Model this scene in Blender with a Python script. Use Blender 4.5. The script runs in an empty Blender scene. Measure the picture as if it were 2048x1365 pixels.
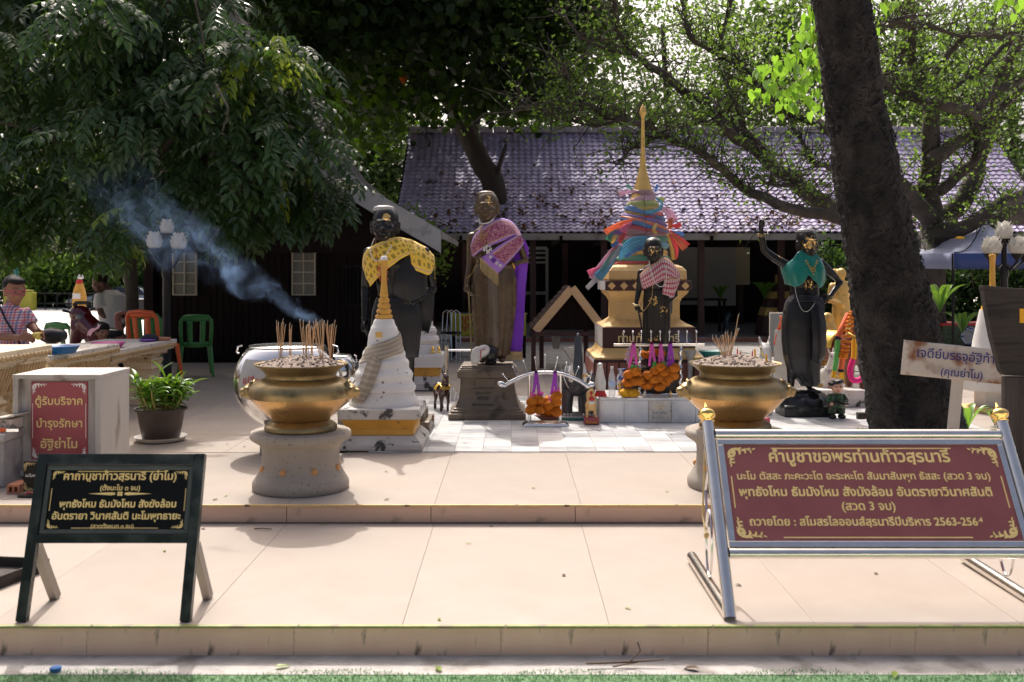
import bpy,math,random
import numpy as np
from mathutils import Vector,Matrix,noise
from mathutils.geometry import tessellate_polygon
sc = bpy.context.scene
COL = sc.collection
R = random.Random(7)
rad = math.radians
F,HY,CZ = 2000.0,550.0,1.3
# camera, sky, sun, exposure
cam = bpy.data.cameras.new('camera')
camo = bpy.data.objects.new('camera',cam)
COL.objects.link(camo)
sc.camera = camo
cam.sensor_width = 36
cam.lens = F/2048*36
cam.shift_y = -(1365/2-HY)/2048
cam.clip_start = .05
cam.clip_end = 2000
cam.dof.use_dof = True
cam.dof.focus_distance = 8.2
cam.dof.aperture_fstop = 3.8
camo.location =(0,0,CZ)
camo.rotation_euler =(rad(90),0,0)
EL,AZ = 51,-13
world = bpy.data.worlds.new("World")
sc.world = world
world.use_nodes = True
nt = world.node_tree
sky = nt.nodes.new('ShaderNodeTexSky')
sky.sky_type = 'NISHITA'
sky.sun_disc = False
sky.sun_elevation = rad(EL)
sky.sun_rotation = rad(AZ)
sky.air_density = .6
sky.dust_density = 10.0
sky.ozone_density = .2
nt.links.new(sky.outputs[0],nt.nodes['Background'].inputs[0])
nt.nodes['Background'].inputs[1].default_value = 0.15
sl = bpy.data.lights.new('sun','SUN')
sl.energy = 2.5
sl.angle = rad(.6)
sl.color =(1,.965,.915)
so = bpy.data.objects.new('sun',sl)
COL.objects.link(so)
SUND = Vector((math.sin(rad(AZ))*math.cos(rad(EL)),math.cos(rad(AZ))*math.cos(rad(EL)),math.sin(rad(EL))))
so.rotation_euler = SUND.to_track_quat('Z','Y').to_euler()
so.location =(-3,10,20)
sc.view_settings.view_transform = 'Standard'
sc.view_settings.look = 'None'
sc.view_settings.exposure = 0.66
sc.view_settings.gamma = 1
sc.render.engine = 'CYCLES'
sc.cycles.use_denoising = True
sc.cycles.max_bounces = 8
sc.cycles.transparent_max_bounces = 12
sc.cycles.volume_bounces = 1
# helpers
def P(px,py,Y):
 return Vector(((px-1024)*Y/F,Y,CZ-(py-HY)*Y/F))
def GY(py,z=0.0):
 return(CZ-z)*F/(py-HY)
def frame(Y0):
 """local frame at depth Y0: q(x, y, dy) keeps the scale of Y0"""
 def q(x,y,dy=0.0):
  return Vector(((x-1024)*Y0/F,Y0+dy,CZ-(y-HY)*Y0/F))
 return q,Y0/F
class MB:
 def __init__(s):
  s.v,s.f,s.m,s.uv =[],[],[],[]
 def add(s,vs,fs,mi=0,uvs=None):
  n = len(s.v)
  s.v+=[tuple(v)for v in vs]
  s.uv+=uvs if uvs else[(0,0)]*len(vs)
  s.f+=[tuple(i+n for i in f)for f in fs]
  s.m+=[mi]*len(fs)
  return s
 def box(s,c,d,rot=None,mi=0,top=1.0):
  hx,hy,hz = d[0]/2,d[1]/2,d[2]/2
  vs =[]
  for z in(-1,1):
   k = top if z>0 else 1
   for x,y in((-1,-1),(1,-1),(1,1),(-1,1)):
    v = Vector((x*hx*k,y*hy*k,z*hz))
    if rot is not None:
     v = rot@v
    vs.append(v+Vector(c))
  return s.add(vs,[(0,3,2,1),(4,5,6,7),(0,1,5,4),(1,2,6,5),(2,3,7,6),(3,0,4,7)],mi)
 def tube(s,pts,r,n=8,mi=0,cap=True,flat=1.0):
  pts =[Vector(p)for p in pts]
  if not isinstance(r,(list,tuple)):
   r =[r]*len(pts)
  vs,fs =[],[]
  up = None
  for i,p in enumerate(pts):
   t =(pts[min(i+1,len(pts)-1)]-pts[max(i-1,0)])
   t = t.normalized()if t.length>1e-9 else Vector((0,0,1))
   if up is None:
    up = Vector((0,1,0))if abs(t.y)<.9 else Vector((1,0,0))
   a = up-t*up.dot(t)
   if a.length<1e-6:
    a = t.orthogonal()
   a.normalize()
   up = a
   b = t.cross(a)
   for k in range(n):
    an = 2*math.pi*k/n
    vs.append(p+a*(math.cos(an)*r[i]*flat)+b*(math.sin(an)*r[i]))
  for i in range(len(pts)-1):
   for k in range(n):
    k2 =(k+1)%n
    fs.append((i*n+k,i*n+k2,(i+1)*n+k2,(i+1)*n+k))
  if cap:
   fs.append(tuple(range(n))[::-1])
   fs.append(tuple((len(pts)-1)*n+k for k in range(n)))
  return s.add(vs,fs,mi)
 def lathe(s,c,prof,n=40,mi=0,cap=True,sq=False):
  """prof: (r, z) from the bottom up, z absolute; sq: square plan"""
  vs,fs =[],[]
  for r,z in prof:
   if sq:
    for x,y in((-1,-1),(1,-1),(1,1),(-1,1)):
     vs.append((c[0]+x*r,c[1]+y*r,z))
   else:
    for k in range(n):
     an = 2*math.pi*k/n
     vs.append((c[0]+math.cos(an)*r,c[1]+math.sin(an)*r,z))
  if sq:
   n = 4
  for i in range(len(prof)-1):
   for k in range(n):
    k2 =(k+1)%n
    fs.append((i*n+k,i*n+k2,(i+1)*n+k2,(i+1)*n+k))
  if cap:
   fs.append(tuple(range(n))[::-1])
   fs.append(tuple((len(prof)-1)*n+k for k in range(n)))
  return s.add(vs,fs,mi)
 def loft(s,rings,n=28,mi=0,fold=0.0,nf=9,ph=0.0):
  """rings: (cx, cy, z, rx, ry)"""
  vs,fs =[],[]
  N = len(rings)
  for i,(cx,cy,z,rx,ry)in enumerate(rings):
   for k in range(n):
    an = 2*math.pi*k/n
    g = 1+fold*(i/max(1,N-1))*(math.sin(nf*an+ph+.6*math.sin(3*an+z*3)))
    vs.append((cx+math.cos(an)*rx*g,cy+math.sin(an)*ry*g,z))
  up = rings[-1][2]>rings[0][2]
  for i in range(N-1):
   for k in range(n):
    k2 =(k+1)%n
    q =(i*n+k,i*n+k2,(i+1)*n+k2,(i+1)*n+k)
    fs.append(q if up else q[::-1])
  a,b = tuple(range(n)),tuple((N-1)*n+k for k in range(n))
  fs+=[a[::-1],b]if up else[a,b[::-1]]
  return s.add(vs,fs,mi)
 def ell(s,c,r,nu=16,nv=10,rot=None,mi=0):
  if not isinstance(r,(list,tuple)):
   r =(r,r,r)
  vs,fs =[],[]
  c = Vector(c)
  for i in range(nv+1):
   th = math.pi*i/nv
   for k in range(nu):
    an = 2*math.pi*k/nu
    v = Vector((math.sin(th)*math.cos(an)*r[0],math.sin(th)*math.sin(an)*r[1],-math.cos(th)*r[2]))
    if rot is not None:
     v = rot@v
    vs.append(c+v)
  for i in range(nv):
   for k in range(nu):
    k2 =(k+1)%nu
    fs.append((i*nu+k,i*nu+k2,(i+1)*nu+k2,(i+1)*nu+k))
  return s.add(vs,fs,mi)
 def grid(s,rows,sub=1,mi=0,uvs=(1,1),wob=0.0):
  rows =[[Vector(p)for p in r]for r in rows]
  def cat(seq,k):
   if len(seq)<3 or k<2:
    if k<2:
     return seq
    out =[]
    for i in range(len(seq)-1):
     out+=[seq[i].lerp(seq[i+1],j/k)for j in range(k)]
    return out+[seq[-1]]
   out =[]
   for i in range(len(seq)-1):
    p0,p1,p2,p3 = seq[max(i-1,0)],seq[i],seq[i+1],seq[min(i+2,len(seq)-1)]
    for j in range(k):
     t = j/k
     out.append(.5*((2*p1)+(p2-p0)*t+(2*p0-5*p1+4*p2-p3)*t*t+(3*p1-p0-3*p2+p3)*t**3))
   return out+[seq[-1]]
  rows =[cat(r,sub)for r in rows]
  cols =[cat(list(c),sub)for c in zip(*rows)]
  rows =[list(r)for r in zip(*cols)]
  h,w = len(rows),len(rows[0])
  vs,uv,fs =[],[],[]
  for i,r in enumerate(rows):
   for j,p in enumerate(r):
    if wob:
     p = p+noise.noise_vector(p*14)*wob
    vs.append(p)
    uv.append((j/(w-1)*uvs[0],i/(h-1)*uvs[1]))
  for i in range(h-1):
   for j in range(w-1):
    fs.append((i*w+j,i*w+j+1,(i+1)*w+j+1,(i+1)*w+j))
  return s.add(vs,fs,mi,uv)
 def leaf(s,p,d,up,L,W,mi=0,fold=.25,curl=.15):
  p,d,up = Vector(p),Vector(d).normalized(),Vector(up)
  sd = d.cross(up)
  if sd.length<1e-5:
   sd = d.orthogonal()
  sd.normalize()
  nn = sd.cross(d)
  a = p+d*L*.3+nn*W*fold
  b = p+d*L*.68+nn*(W*fold-L*curl*.3)
  t = p+d*L-nn*L*curl
  vs =[p,a+sd*W*.5,a-nn*W*fold,a-sd*W*.5,b+sd*W*.42,b-nn*W*fold,b-sd*W*.42,t]
  return s.add(vs,[(0,2,1),(0,3,2),(1,2,5,4),(2,3,6,5),(4,5,7),(5,6,7)],mi)
 def mesh(s,name,mats,smooth=True,ang=35,loc=None):
  me = bpy.data.meshes.new(name)
  l = Vector(loc)if loc is not None else Vector((0,0,0))
  me.from_pydata([(v[0]-l.x,v[1]-l.y,v[2]-l.z)for v in s.v],[],s.f)
  if not isinstance(mats,(list,tuple)):
   mats =[mats]
  for m in mats:
   me.materials.append(m)
  if any(s.m):
   me.polygons.foreach_set('material_index',s.m)
  if any(u!=(0,0)for u in s.uv):
   ul = me.uv_layers.new(name='UVMap')
   li = np.zeros(len(me.loops),dtype=np.int32)
   me.loops.foreach_get('vertex_index',li)
   ul.data.foreach_set('uv',np.array(s.uv,dtype=np.float32)[li].ravel())
  if smooth:
   me.polygons.foreach_set('use_smooth',[True]*len(me.polygons))
   if ang:
    me.set_sharp_from_angle(angle=rad(ang))
  me.update()
  return me
LOC ={}
def tagit(o,label=None,cat=None,group=None,kind=None):
 if label:o['label'] = label
 if cat:o['category'] = cat
 if group:o['group'] = group
 if kind:o['kind'] = kind
 return o
def thing(name,label,cat,loc,group=None,kind=None):
 o = bpy.data.objects.new(name,None)
 o.empty_display_size = .1
 COL.objects.link(o)
 o.location = loc
 LOC[o] = Vector(loc)
 return tagit(o,label,cat,group,kind)
def obj(name,mb,mat,parent=None,label=None,cat=None,group=None,kind=None,loc=None,smooth=True,ang=35,bevel=0,solid=0,sub=0):
 base = LOC[parent]if parent is not None else Vector(loc)if loc is not None else Vector((0,0,0))
 me = mb if isinstance(mb,bpy.types.Mesh)else mb.mesh(name,mat,smooth,ang,base)
 o = bpy.data.objects.new(name,me)
 COL.objects.link(o)
 LOC[o] = base
 if parent is not None:
  o.parent = parent
 else:
  o.location = base
 if solid:
  m = o.modifiers.new('s','SOLIDIFY');m.thickness = solid;m.offset = 0
 if bevel:
  m = o.modifiers.new('b','BEVEL');m.width = bevel;m.segments = 2;m.limit_method = 'ANGLE';m.angle_limit = rad(40)
  m.harden_normals = False
 if sub:
  m = o.modifiers.new('u','SUBSURF');m.levels = sub;m.render_levels = sub
 return tagit(o,label,cat,group,kind)
def kids(o):
 return[c for c in o.children]
def dup(root,loc,rz=0.0,label=None,scale=None,parent=None):
 c = root.copy()
 COL.objects.link(c)
 LOC[c] = Vector(loc)if parent is None else LOC.get(parent,Vector((0,0,0)))
 if parent is None:
  c.location = loc
  if rz or scale:
   c.rotation_euler =(root.rotation_euler[0],root.rotation_euler[1],root.rotation_euler[2]+rz)
  if scale:
   c.scale = scale if isinstance(scale,(list,tuple))else(scale,)*3
 else:
  c.parent = parent
 if label:
  c['label'] = label
 for ch in kids(root):
  dup(ch,None,parent=c)
 return c
def voxel(mb,size,name,mat,smooth=3,loc=None,dec=0):
 me = mb.mesh('tmp',mat,False,0,loc)
 o = bpy.data.objects.new('tmp',me)
 COL.objects.link(o)
 m = o.modifiers.new('r','REMESH');m.mode = 'VOXEL';m.voxel_size = size;m.use_smooth_shade = True
 if smooth:
  m = o.modifiers.new('s','SMOOTH');m.factor = .5;m.iterations = smooth
 if dec:
  m = o.modifiers.new('d','DECIMATE');m.ratio = dec
 dg = bpy.context.evaluated_depsgraph_get()
 out = bpy.data.meshes.new_from_object(o.evaluated_get(dg),depsgraph=dg)
 bpy.data.objects.remove(o)
 bpy.data.meshes.remove(me)
 out.name = name
 if not out.materials:
  out.materials.append(mat if not isinstance(mat,(list,tuple))else mat[0])
 out.polygons.foreach_set('use_smooth',[True]*len(out.polygons))
 return out
def vobj(name,mb,size,mat,parent=None,smooth=3,loc=None,dec=0,**kw):
 base = LOC[parent]if parent is not None else loc
 me = voxel(mb,size,name,mat,smooth,base,dec)
 return obj(name,me,mat,parent,loc=loc,**kw)
 # materials
MATS ={}
def mat(name,c1,c2=None,rough=.6,metal=0.0,scale=6.0,bump=0.0,bscale=None,dirt=None,dscale=3.0,dlo=.55,dhi=.7,coat=0.0,
stretch=None,spec=.5,trans=0.0,trc=None,uvc=False,objrand=0.0,sheen=0.0,detail=5.0,clo=.3,chi=.7,alpha=None,rvar=0.0):
 m = bpy.data.materials.new(name)
 m.use_nodes = True
 n,l = m.node_tree.nodes,m.node_tree.links
 b = n['Principled BSDF']
 b.inputs['Roughness'].default_value = rough
 b.inputs['Metallic'].default_value = metal
 b.inputs['Specular IOR Level'].default_value = spec
 b.inputs['Coat Weight'].default_value = coat
 b.inputs['Sheen Weight'].default_value = sheen
 tc = n.new('ShaderNodeTexCoord')
 vec = tc.outputs['UV' if uvc else 'Object']
 if stretch:
  mp = n.new('ShaderNodeMapping')
  mp.inputs['Scale'].default_value = stretch
  l.new(vec,mp.inputs['Vector'])
  vec = mp.outputs[0]
 cur = None
 def ns(sc_,det=detail):
  t = n.new('ShaderNodeTexNoise')
  t.inputs['Scale'].default_value = sc_
  t.inputs['Detail'].default_value = det
  l.new(vec,t.inputs['Vector'])
  return t.outputs['Fac']
 def ramp(src,lo,hi):
  r = n.new('ShaderNodeMapRange')
  r.inputs[1].default_value = lo
  r.inputs[2].default_value = hi
  r.clamp = True
  l.new(src,r.inputs[0])
  return r.outputs[0]
 def mixc(f,a,bb):
  x = n.new('ShaderNodeMix')
  x.data_type = 'RGBA'
  l.new(f,x.inputs[0])
  for sk,v in((6,a),(7,bb)):
   if isinstance(v,tuple):
    x.inputs[sk].default_value =(*v,1)
   else:
    l.new(v,x.inputs[sk])
  return x.outputs[2]
 if c2 is not None:
  cur = mixc(ramp(ns(scale),clo,chi),c1,c2)
 if dirt is not None:
  cur = mixc(ramp(ns(dscale,8),dlo,dhi),cur if cur is not None else c1,dirt)
 if objrand:
  oi = n.new('ShaderNodeObjectInfo')
  hs = n.new('ShaderNodeHueSaturation')
  mr = n.new('ShaderNodeMapRange')
  mr.inputs[3].default_value = 1-objrand
  mr.inputs[4].default_value = 1+objrand
  l.new(oi.outputs['Random'],mr.inputs[0])
  l.new(mr.outputs[0],hs.inputs['Value'])
  if cur is None:
   hs.inputs['Color'].default_value =(*c1,1)
  else:
   l.new(cur,hs.inputs['Color'])
  cur = hs.outputs[0]
 if cur is None:
  b.inputs['Base Color'].default_value =(*c1,1)
 else:
  l.new(cur,b.inputs['Base Color'])
 if rvar:
  r = n.new('ShaderNodeMapRange')
  r.inputs[3].default_value = max(.03,rough-rvar)
  r.inputs[4].default_value = rough+rvar
  r.inputs[1].default_value = .3
  r.inputs[2].default_value = .7
  l.new(ns(scale*1.7,6),r.inputs[0])
  l.new(r.outputs[0],b.inputs['Roughness'])
 if bump:
  bp = n.new('ShaderNodeBump')
  bp.inputs['Strength'].default_value = 1
  bp.inputs['Distance'].default_value = bump
  l.new(ns(bscale or scale*4,6),bp.inputs['Height'])
  l.new(bp.outputs[0],b.inputs['Normal'])
 if trans:
  t = n.new('ShaderNodeBsdfTranslucent')
  t.inputs[0].default_value =(*(trc or c1),1)
  mx = n.new('ShaderNodeMixShader')
  mx.inputs[0].default_value = trans
  l.new(b.outputs[0],mx.inputs[1])
  l.new(t.outputs[0],mx.inputs[2])
  l.new(mx.outputs[0],n['Material Output'].inputs[0])
 if alpha is not None:
  b.inputs['Alpha'].default_value = alpha
 MATS[name] = m
 return m
def cloth(name,base,fig,fig2,k=14,border=None,bw=.12,aspect=3.0,rough=.75,shape='flower',goldmetal=0.3):
 """woven cloth, pattern in UV: lattice of flowers or diamonds with plain borders along v"""
 m = bpy.data.materials.new(name)
 m.use_nodes = True
 n,l = m.node_tree.nodes,m.node_tree.links
 b = n['Principled BSDF']
 b.inputs['Roughness'].default_value = rough
 b.inputs['Sheen Weight'].default_value = .2
 tc = n.new('ShaderNodeTexCoord')
 mp = n.new('ShaderNodeMapping')
 mp.inputs['Scale'].default_value =(k*aspect,k,1)
 mp.inputs['Rotation'].default_value =(0,0,rad(45)if shape=='diamond' else 0)
 l.new(tc.outputs['UV'],mp.inputs[0])
 v = n.new('ShaderNodeTexVoronoi')
 v.inputs['Scale'].default_value = 1
 v.inputs['Randomness'].default_value = 0 if shape!='flower' else.75
 l.new(mp.outputs[0],v.inputs['Vector'])
 v2 = n.new('ShaderNodeTexVoronoi')
 v2.inputs['Scale'].default_value = 3.1
 v2.inputs['Randomness'].default_value = 1 if shape=='flower' else.2
 l.new(mp.outputs[0],v2.inputs['Vector'])
 def thr(src,lo,hi):
  r = n.new('ShaderNodeMapRange')
  r.inputs[1].default_value = lo
  r.inputs[2].default_value = hi
  l.new(src,r.inputs[0])
  return r.outputs[0]
 def mixc(f,a,bb):
  x = n.new('ShaderNodeMix')
  x.data_type = 'RGBA'
  l.new(f,x.inputs[0])
  for sk,vv in((6,a),(7,bb)):
   if isinstance(vv,tuple):
    x.inputs[sk].default_value =(*vv,1)
   else:
    l.new(vv,x.inputs[sk])
  return x.outputs[2]
 c = mixc(thr(v2.outputs['Distance'],.5,.35),base,fig)
 if shape=='diamond':
  v.distance = 'MANHATTAN'
  c = mixc(thr(v.outputs['Distance'],.62,.7),c,fig2)
  c = mixc(thr(v.outputs['Distance'],.22,.16),c,fig2)
 elif shape=='star':
  c = mixc(thr(v.outputs['Distance'],.42,.36),base,fig)
  c = mixc(thr(v.outputs['Distance'],.17,.13),c,fig2)
 else:
  c = mixc(thr(v.outputs['Distance'],.22,.16),c,fig2)
 if border:
  sp = n.new('ShaderNodeSeparateXYZ')
  l.new(tc.outputs['UV'],sp.inputs[0])
  a = n.new('ShaderNodeMath');a.operation = 'SUBTRACT';a.inputs[1].default_value = .5
  l.new(sp.outputs[1],a.inputs[0])
  ab = n.new('ShaderNodeMath');ab.operation = 'ABSOLUTE'
  l.new(a.outputs[0],ab.inputs[0])
  c = mixc(thr(ab.outputs[0],.5-bw-.045,.5-bw-.035),c,(.55,.38,.22))
  c = mixc(thr(ab.outputs[0],.5-bw,.5-bw+.01),c,border)
 l.new(c,b.inputs['Base Color'])
 bp = n.new('ShaderNodeBump')
 bp.inputs['Distance'].default_value = .003
 l.new(v2.outputs['Distance'],bp.inputs['Height'])
 l.new(bp.outputs[0],b.inputs['Normal'])
 return m
def goldleaf(name,base,rough,patches):
 """dark statue metal with gold leaf pressed on; patches: list of (center, radius) in object space, noise-edged"""
 m = mat(name,base,tuple(min(1,x*1.5+.003)for x in base),rough=rough,metal=.1,spec=.4,scale=9,bump=.002,bscale=40,rvar=.1)
 n,l = m.node_tree.nodes,m.node_tree.links
 b = n['Principled BSDF']
 src = b.inputs['Base Color'].links[0].from_socket
 tc = n.new('ShaderNodeTexCoord')
 tot = None
 for c,r,th in patches:
  vm = n.new('ShaderNodeVectorMath');vm.operation = 'DISTANCE'
  vm.inputs[1].default_value = c
  l.new(tc.outputs['Object'],vm.inputs[0])
  mr = n.new('ShaderNodeMapRange')
  mr.inputs[1].default_value = r;mr.inputs[2].default_value = r*.3
  mr.inputs[4].default_value = th
  l.new(vm.outputs['Value'],mr.inputs[0])
  if tot is None:
   tot = mr.outputs[0]
  else:
   mx = n.new('ShaderNodeMath');mx.operation = 'MAXIMUM'
   l.new(tot,mx.inputs[0]);l.new(mr.outputs[0],mx.inputs[1])
   tot = mx.outputs[0]
 nz = n.new('ShaderNodeTexNoise')
 nz.inputs['Scale'].default_value = 45
 nz.inputs['Detail'].default_value = 3
 l.new(tc.outputs['Object'],nz.inputs['Vector'])
 ad = n.new('ShaderNodeMath');ad.operation = 'ADD'
 l.new(nz.outputs['Fac'],ad.inputs[0]);l.new(tot,ad.inputs[1])
 st = n.new('ShaderNodeMapRange')
 st.inputs[1].default_value = .9;st.inputs[2].default_value = .96
 l.new(ad.outputs[0],st.inputs[0])
 x = n.new('ShaderNodeMix');x.data_type = 'RGBA'
 l.new(st.outputs[0],x.inputs[0]);l.new(src,x.inputs[6])
 x.inputs[7].default_value =(.8,.5,.16,1)
 l.new(x.outputs[2],b.inputs['Base Color'])
 y = n.new('ShaderNodeMapRange')
 y.inputs[3].default_value = .25;y.inputs[4].default_value = .75
 l.new(st.outputs[0],y.inputs[0])
 l.new(y.outputs[0],b.inputs['Metallic'])
 return m
M ={}
M['pink'] = mat('pink_tile',(.355,.305,.265),(.395,.345,.30),spec=.08,rough=.5,scale=1.3,bump=.0006,bscale=60,dirt=(.29,.235,.195),dscale=1.6,dlo=.42,dhi=1.0,objrand=.03,rvar=.08)
M['riser'] = mat('riser_tile',(.66,.44,.32),(.72,.50,.37),rough=.45,scale=3,dirt=(.28,.19,.13),dscale=7,dlo=.62,dhi=.8,objrand=.04)
M['riser2'] = mat('front_riser_tile',(.80,.53,.38),(.85,.60,.44),rough=.6,scale=3,dirt=(.22,.15,.10),dscale=6,dlo=.6,dhi=.72,objrand=.04,stretch=(3,1,.6))
M['groutm'] = mat('grout',(.31,.265,.23),rough=.9)
M['yellowstrip'] = mat('yellow_strip',(.75,.52,.2),(.6,.42,.2),rough=.5,scale=20,dirt=(.1,.08,.05),dscale=14,dlo=.6,dhi=.66)
M['greenstrip'] = mat('green_strip',(.20,.23,.06),(.32,.32,.12),rough=.5,scale=14,dirt=(.2,.17,.1),dscale=9,dlo=.55,dhi=.65)
M['marble2'] = mat('grey_marble_tile',(.50,.50,.50),(.33,.33,.34),rough=.3,scale=4.5,stretch=(1,2.2,1),objrand=.15,clo=.45,chi=.7,detail=9)
M['marble'] = mat('white_marble_tile',(.70,.69,.67),(.50,.50,.50),rough=.3,scale=4.5,stretch=(1,2.2,1),objrand=.12,clo=.45,chi=.7,detail=9)
M['concrete'] = mat('kerb_concrete',(.46,.43,.40),(.34,.32,.30),rough=.9,scale=9,bump=.004,bscale=70,dirt=(.2,.18,.16),dscale=5)
M['asphalt'] = mat('car_park_concrete',(.66,.61,.57),(.58,.54,.5),rough=.9,scale=.6,bump=.004,bscale=50,dirt=(.4,.37,.34),dscale=.5)
M['paving'] = mat('grey_paving',(.22,.2,.19),(.3,.28,.26),rough=.8,scale=2,bump=.003,objrand=.1)
M['turf'] = mat('turf_backing',(.10,.19,.09),(.16,.26,.13),rough=.95,scale=40)
M['blade'] = mat('turf_blades',(.16,.30,.15),(.26,.40,.22),rough=.7,scale=25,trans=.2,trc=(.15,.35,.12))
M['soil'] = mat('soil',(.06,.045,.03),(.1,.075,.05),rough=1,scale=12,bump=.01)
M['granite'] = mat('carved_granite',(.28,.245,.205),(.36,.315,.265),rough=.85,scale=3.5,bump=.002,bscale=120,dirt=(.10,.085,.075),dscale=75,dlo=.63,dhi=.69)
M['brassold'] = mat('tarnished_brass',(.28,.205,.10),(.42,.31,.15),rough=.42,metal=.9,scale=5,bump=.0012,bscale=50,dirt=(.10,.085,.05),dscale=7,dlo=.5,dhi=.75,rvar=.1)
M['brass'] = mat('polished_brass',(.62,.385,.16),(.52,.32,.13),rough=.30,metal=.9,scale=3,stretch=(1,1,.35),dirt=(.32,.2,.09),dscale=6,dlo=.58,dhi=.8,rvar=.07)
M['knobo'] = mat('orange_stud',(.60,.30,.10),(.5,.26,.1),rough=.6,scale=20)
M['ash'] = mat('incense_ash',(.34,.27,.22),(.22,.17,.14),rough=1,scale=30,bump=.006,bscale=70)
M['stick'] = mat('incense_stick',(.58,.38,.22),(.46,.29,.16),rough=.9,scale=30)
M['stickred'] = mat('incense_red_end',(.62,.02,.03),rough=.8)
M['stickash'] = mat('stick_ash',(.5,.47,.43),rough=1)
M['steel'] = mat('stainless_steel',(.72,.72,.72),rough=.16,metal=1,bump=.0004,bscale=20)
M['steelr'] = mat('brushed_steel',(.80,.76,.70),(.70,.67,.62),rough=.22,metal=1,scale=14)
M['goldshine'] = mat('shiny_gold',(.85,.58,.18),rough=.15,metal=1)
M['white'] = mat('white_paint',(.70,.68,.65),(.62,.60,.575),rough=.6,scale=5,bump=.0015,bscale=40,dirt=(.09,.08,.07),dscale=22,dlo=.66,dhi=.71)
M['whitedirty'] = mat('stained_white_paint',(.60,.57,.53),(.5,.47,.43),rough=.7,scale=6,bump=.002,bscale=40,dirt=(.06,.055,.05),dscale=11,dlo=.57,dhi=.64)
M['yellow'] = mat('ochre_paint',(.62,.33,.045),(.55,.28,.04),rough=.5,scale=8,dirt=(.08,.05,.02),dscale=16,dlo=.65,dhi=.7)
M['gold'] = mat('gold_paint',(.74,.48,.15),(.62,.39,.11),rough=.38,metal=.35,scale=9,bump=.001,bscale=60,dirt=(.22,.14,.05),dscale=20,dlo=.6,dhi=.75)
M['goldmatt'] = mat('matt_gold_paint',(.74,.49,.20),(.66,.42,.16),rough=.5,metal=.12,scale=7,bump=.0015,bscale=50,dirt=(.2,.13,.06),dscale=25,dlo=.66,dhi=.72)
M['stone'] = mat('donation_box_stone',(.50,.47,.43),(.42,.39,.36),rough=.7,scale=2.5,bump=.001,bscale=60,dirt=(.2,.15,.11),dscale=5,dlo=.58,dhi=.75,stretch=(1.6,1.6,.5))
M['red'] = mat('red_plate',(.30,.045,.06),(.36,.06,.075),rough=.4,scale=6)
M['maroon'] = mat('maroon_board',(.23,.075,.078),(.27,.09,.095),spec=.25,rough=.45,scale=5)
M['signgold'] = mat('sign_gold_paint',(.80,.58,.22),(.86,.64,.28),rough=.6,scale=20)
M['letterwhite'] = mat('white_lettering',(.8,.76,.72),rough=.6)
M['black'] = mat('black_board',(.005,.005,.005),spec=.2,rough=.3)
M['blackgran'] = mat('dark_green_granite',(.014,.018,.016),(.07,.08,.072),rough=.2,spec=.35,scale=9,detail=9,clo=.45,chi=.8)
M['blackgran2'] = mat('dark_bevel_granite',(.05,.06,.056),(.085,.095,.09),spec=.3,rough=.35,scale=5)
M['bluetext'] = mat('blue_lettering',(.03,.035,.22),rough=.6)
M['rust'] = mat('rusty_white_sheet',(.66,.60,.52),(.60,.53,.45),rough=.6,scale=5,dirt=(.26,.10,.035),dscale=5,dlo=.52,dhi=.64)
M['oldwood'] = mat('weathered_wood',(.022,.017,.014),(.07,.056,.046),rough=.9,scale=3,stretch=(.7,2,7),bump=.01,bscale=9,dirt=(.02,.016,.014),dscale=3,dlo=.5,dhi=.62,detail=9)
M['oldwoodv'] = mat('weathered_post_wood',(.035,.028,.024),(.085,.07,.06),rough=.9,scale=3,stretch=(9,9,.7),bump=.01,bscale=9,detail=9)
M['wood'] = mat('light_wood',(.74,.50,.27),(.66,.43,.22),rough=.6,scale=4,stretch=(1,6,6))
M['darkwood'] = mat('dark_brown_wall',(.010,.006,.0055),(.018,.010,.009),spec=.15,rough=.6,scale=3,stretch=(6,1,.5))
M['redwood'] = mat('dark_red_wood',(.045,.014,.013),(.06,.02,.017),rough=.55,scale=5)
M['cream'] = mat('cream_concrete',(.72,.60,.42),(.64,.52,.36),rough=.75,scale=5,bump=.002,dirt=(.3,.2,.1),dscale=12,dlo=.6,dhi=.7)
M['creamtop'] = mat('table_top_terrazzo',(.66,.61,.54),(.52,.47,.41),rough=.6,scale=30,dirt=(.2,.17,.15),dscale=16,dlo=.58,dhi=.66)
M['orn'] = mat('ochre_carving',(.56,.40,.22),(.48,.33,.17),rough=.7,scale=20)
M['plasticgreen'] = mat('green_plastic',(.06,.25,.07),rough=.35,spec=.4)
M['plasticorange'] = mat('orange_plastic',(.75,.13,.03),rough=.35)
M['plasticpink'] = mat('salmon_plastic',(.6,.22,.17),rough=.4)
M['blueplastic'] = mat('blue_plastic',(.01,.12,.35),rough=.3)
M['pinkplastic'] = mat('pink_plastic',(.62,.09,.36),rough=.3)
M['potplastic'] = mat('brown_plastic_pot',(.035,.025,.022),(.05,.035,.03),rough=.45,scale=6)
M['saucer'] = mat('white_saucer',(.6,.57,.52),rough=.5)
M['orchid'] = mat('orchid_leaf',(.06,.17,.03),(.12,.26,.04),rough=.35,scale=9,trans=.35,trc=(.25,.45,.03),objrand=.3)
M['cane'] = mat('orchid_cane',(.35,.3,.1),(.22,.22,.06),rough=.6,scale=25)
M['leaf1'] = mat('vine_leaf',(.016,.042,.012),(.042,.092,.024),rough=.33,scale=2.5,trans=.24,trc=(.10,.20,.025),objrand=.25,spec=.5)
M['leafy'] = mat('yellow_green_leaf',(.12,.20,.02),(.18,.24,.02),rough=.4,scale=2.5,trans=.35,trc=(.4,.5,.04))
M['leaf2'] = mat('dark_round_leaf',(.006,.014,.004),(.012,.026,.007),spec=.25,rough=.5,scale=1.2,trans=.28,trc=(.10,.20,.01),objrand=.2)
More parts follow.
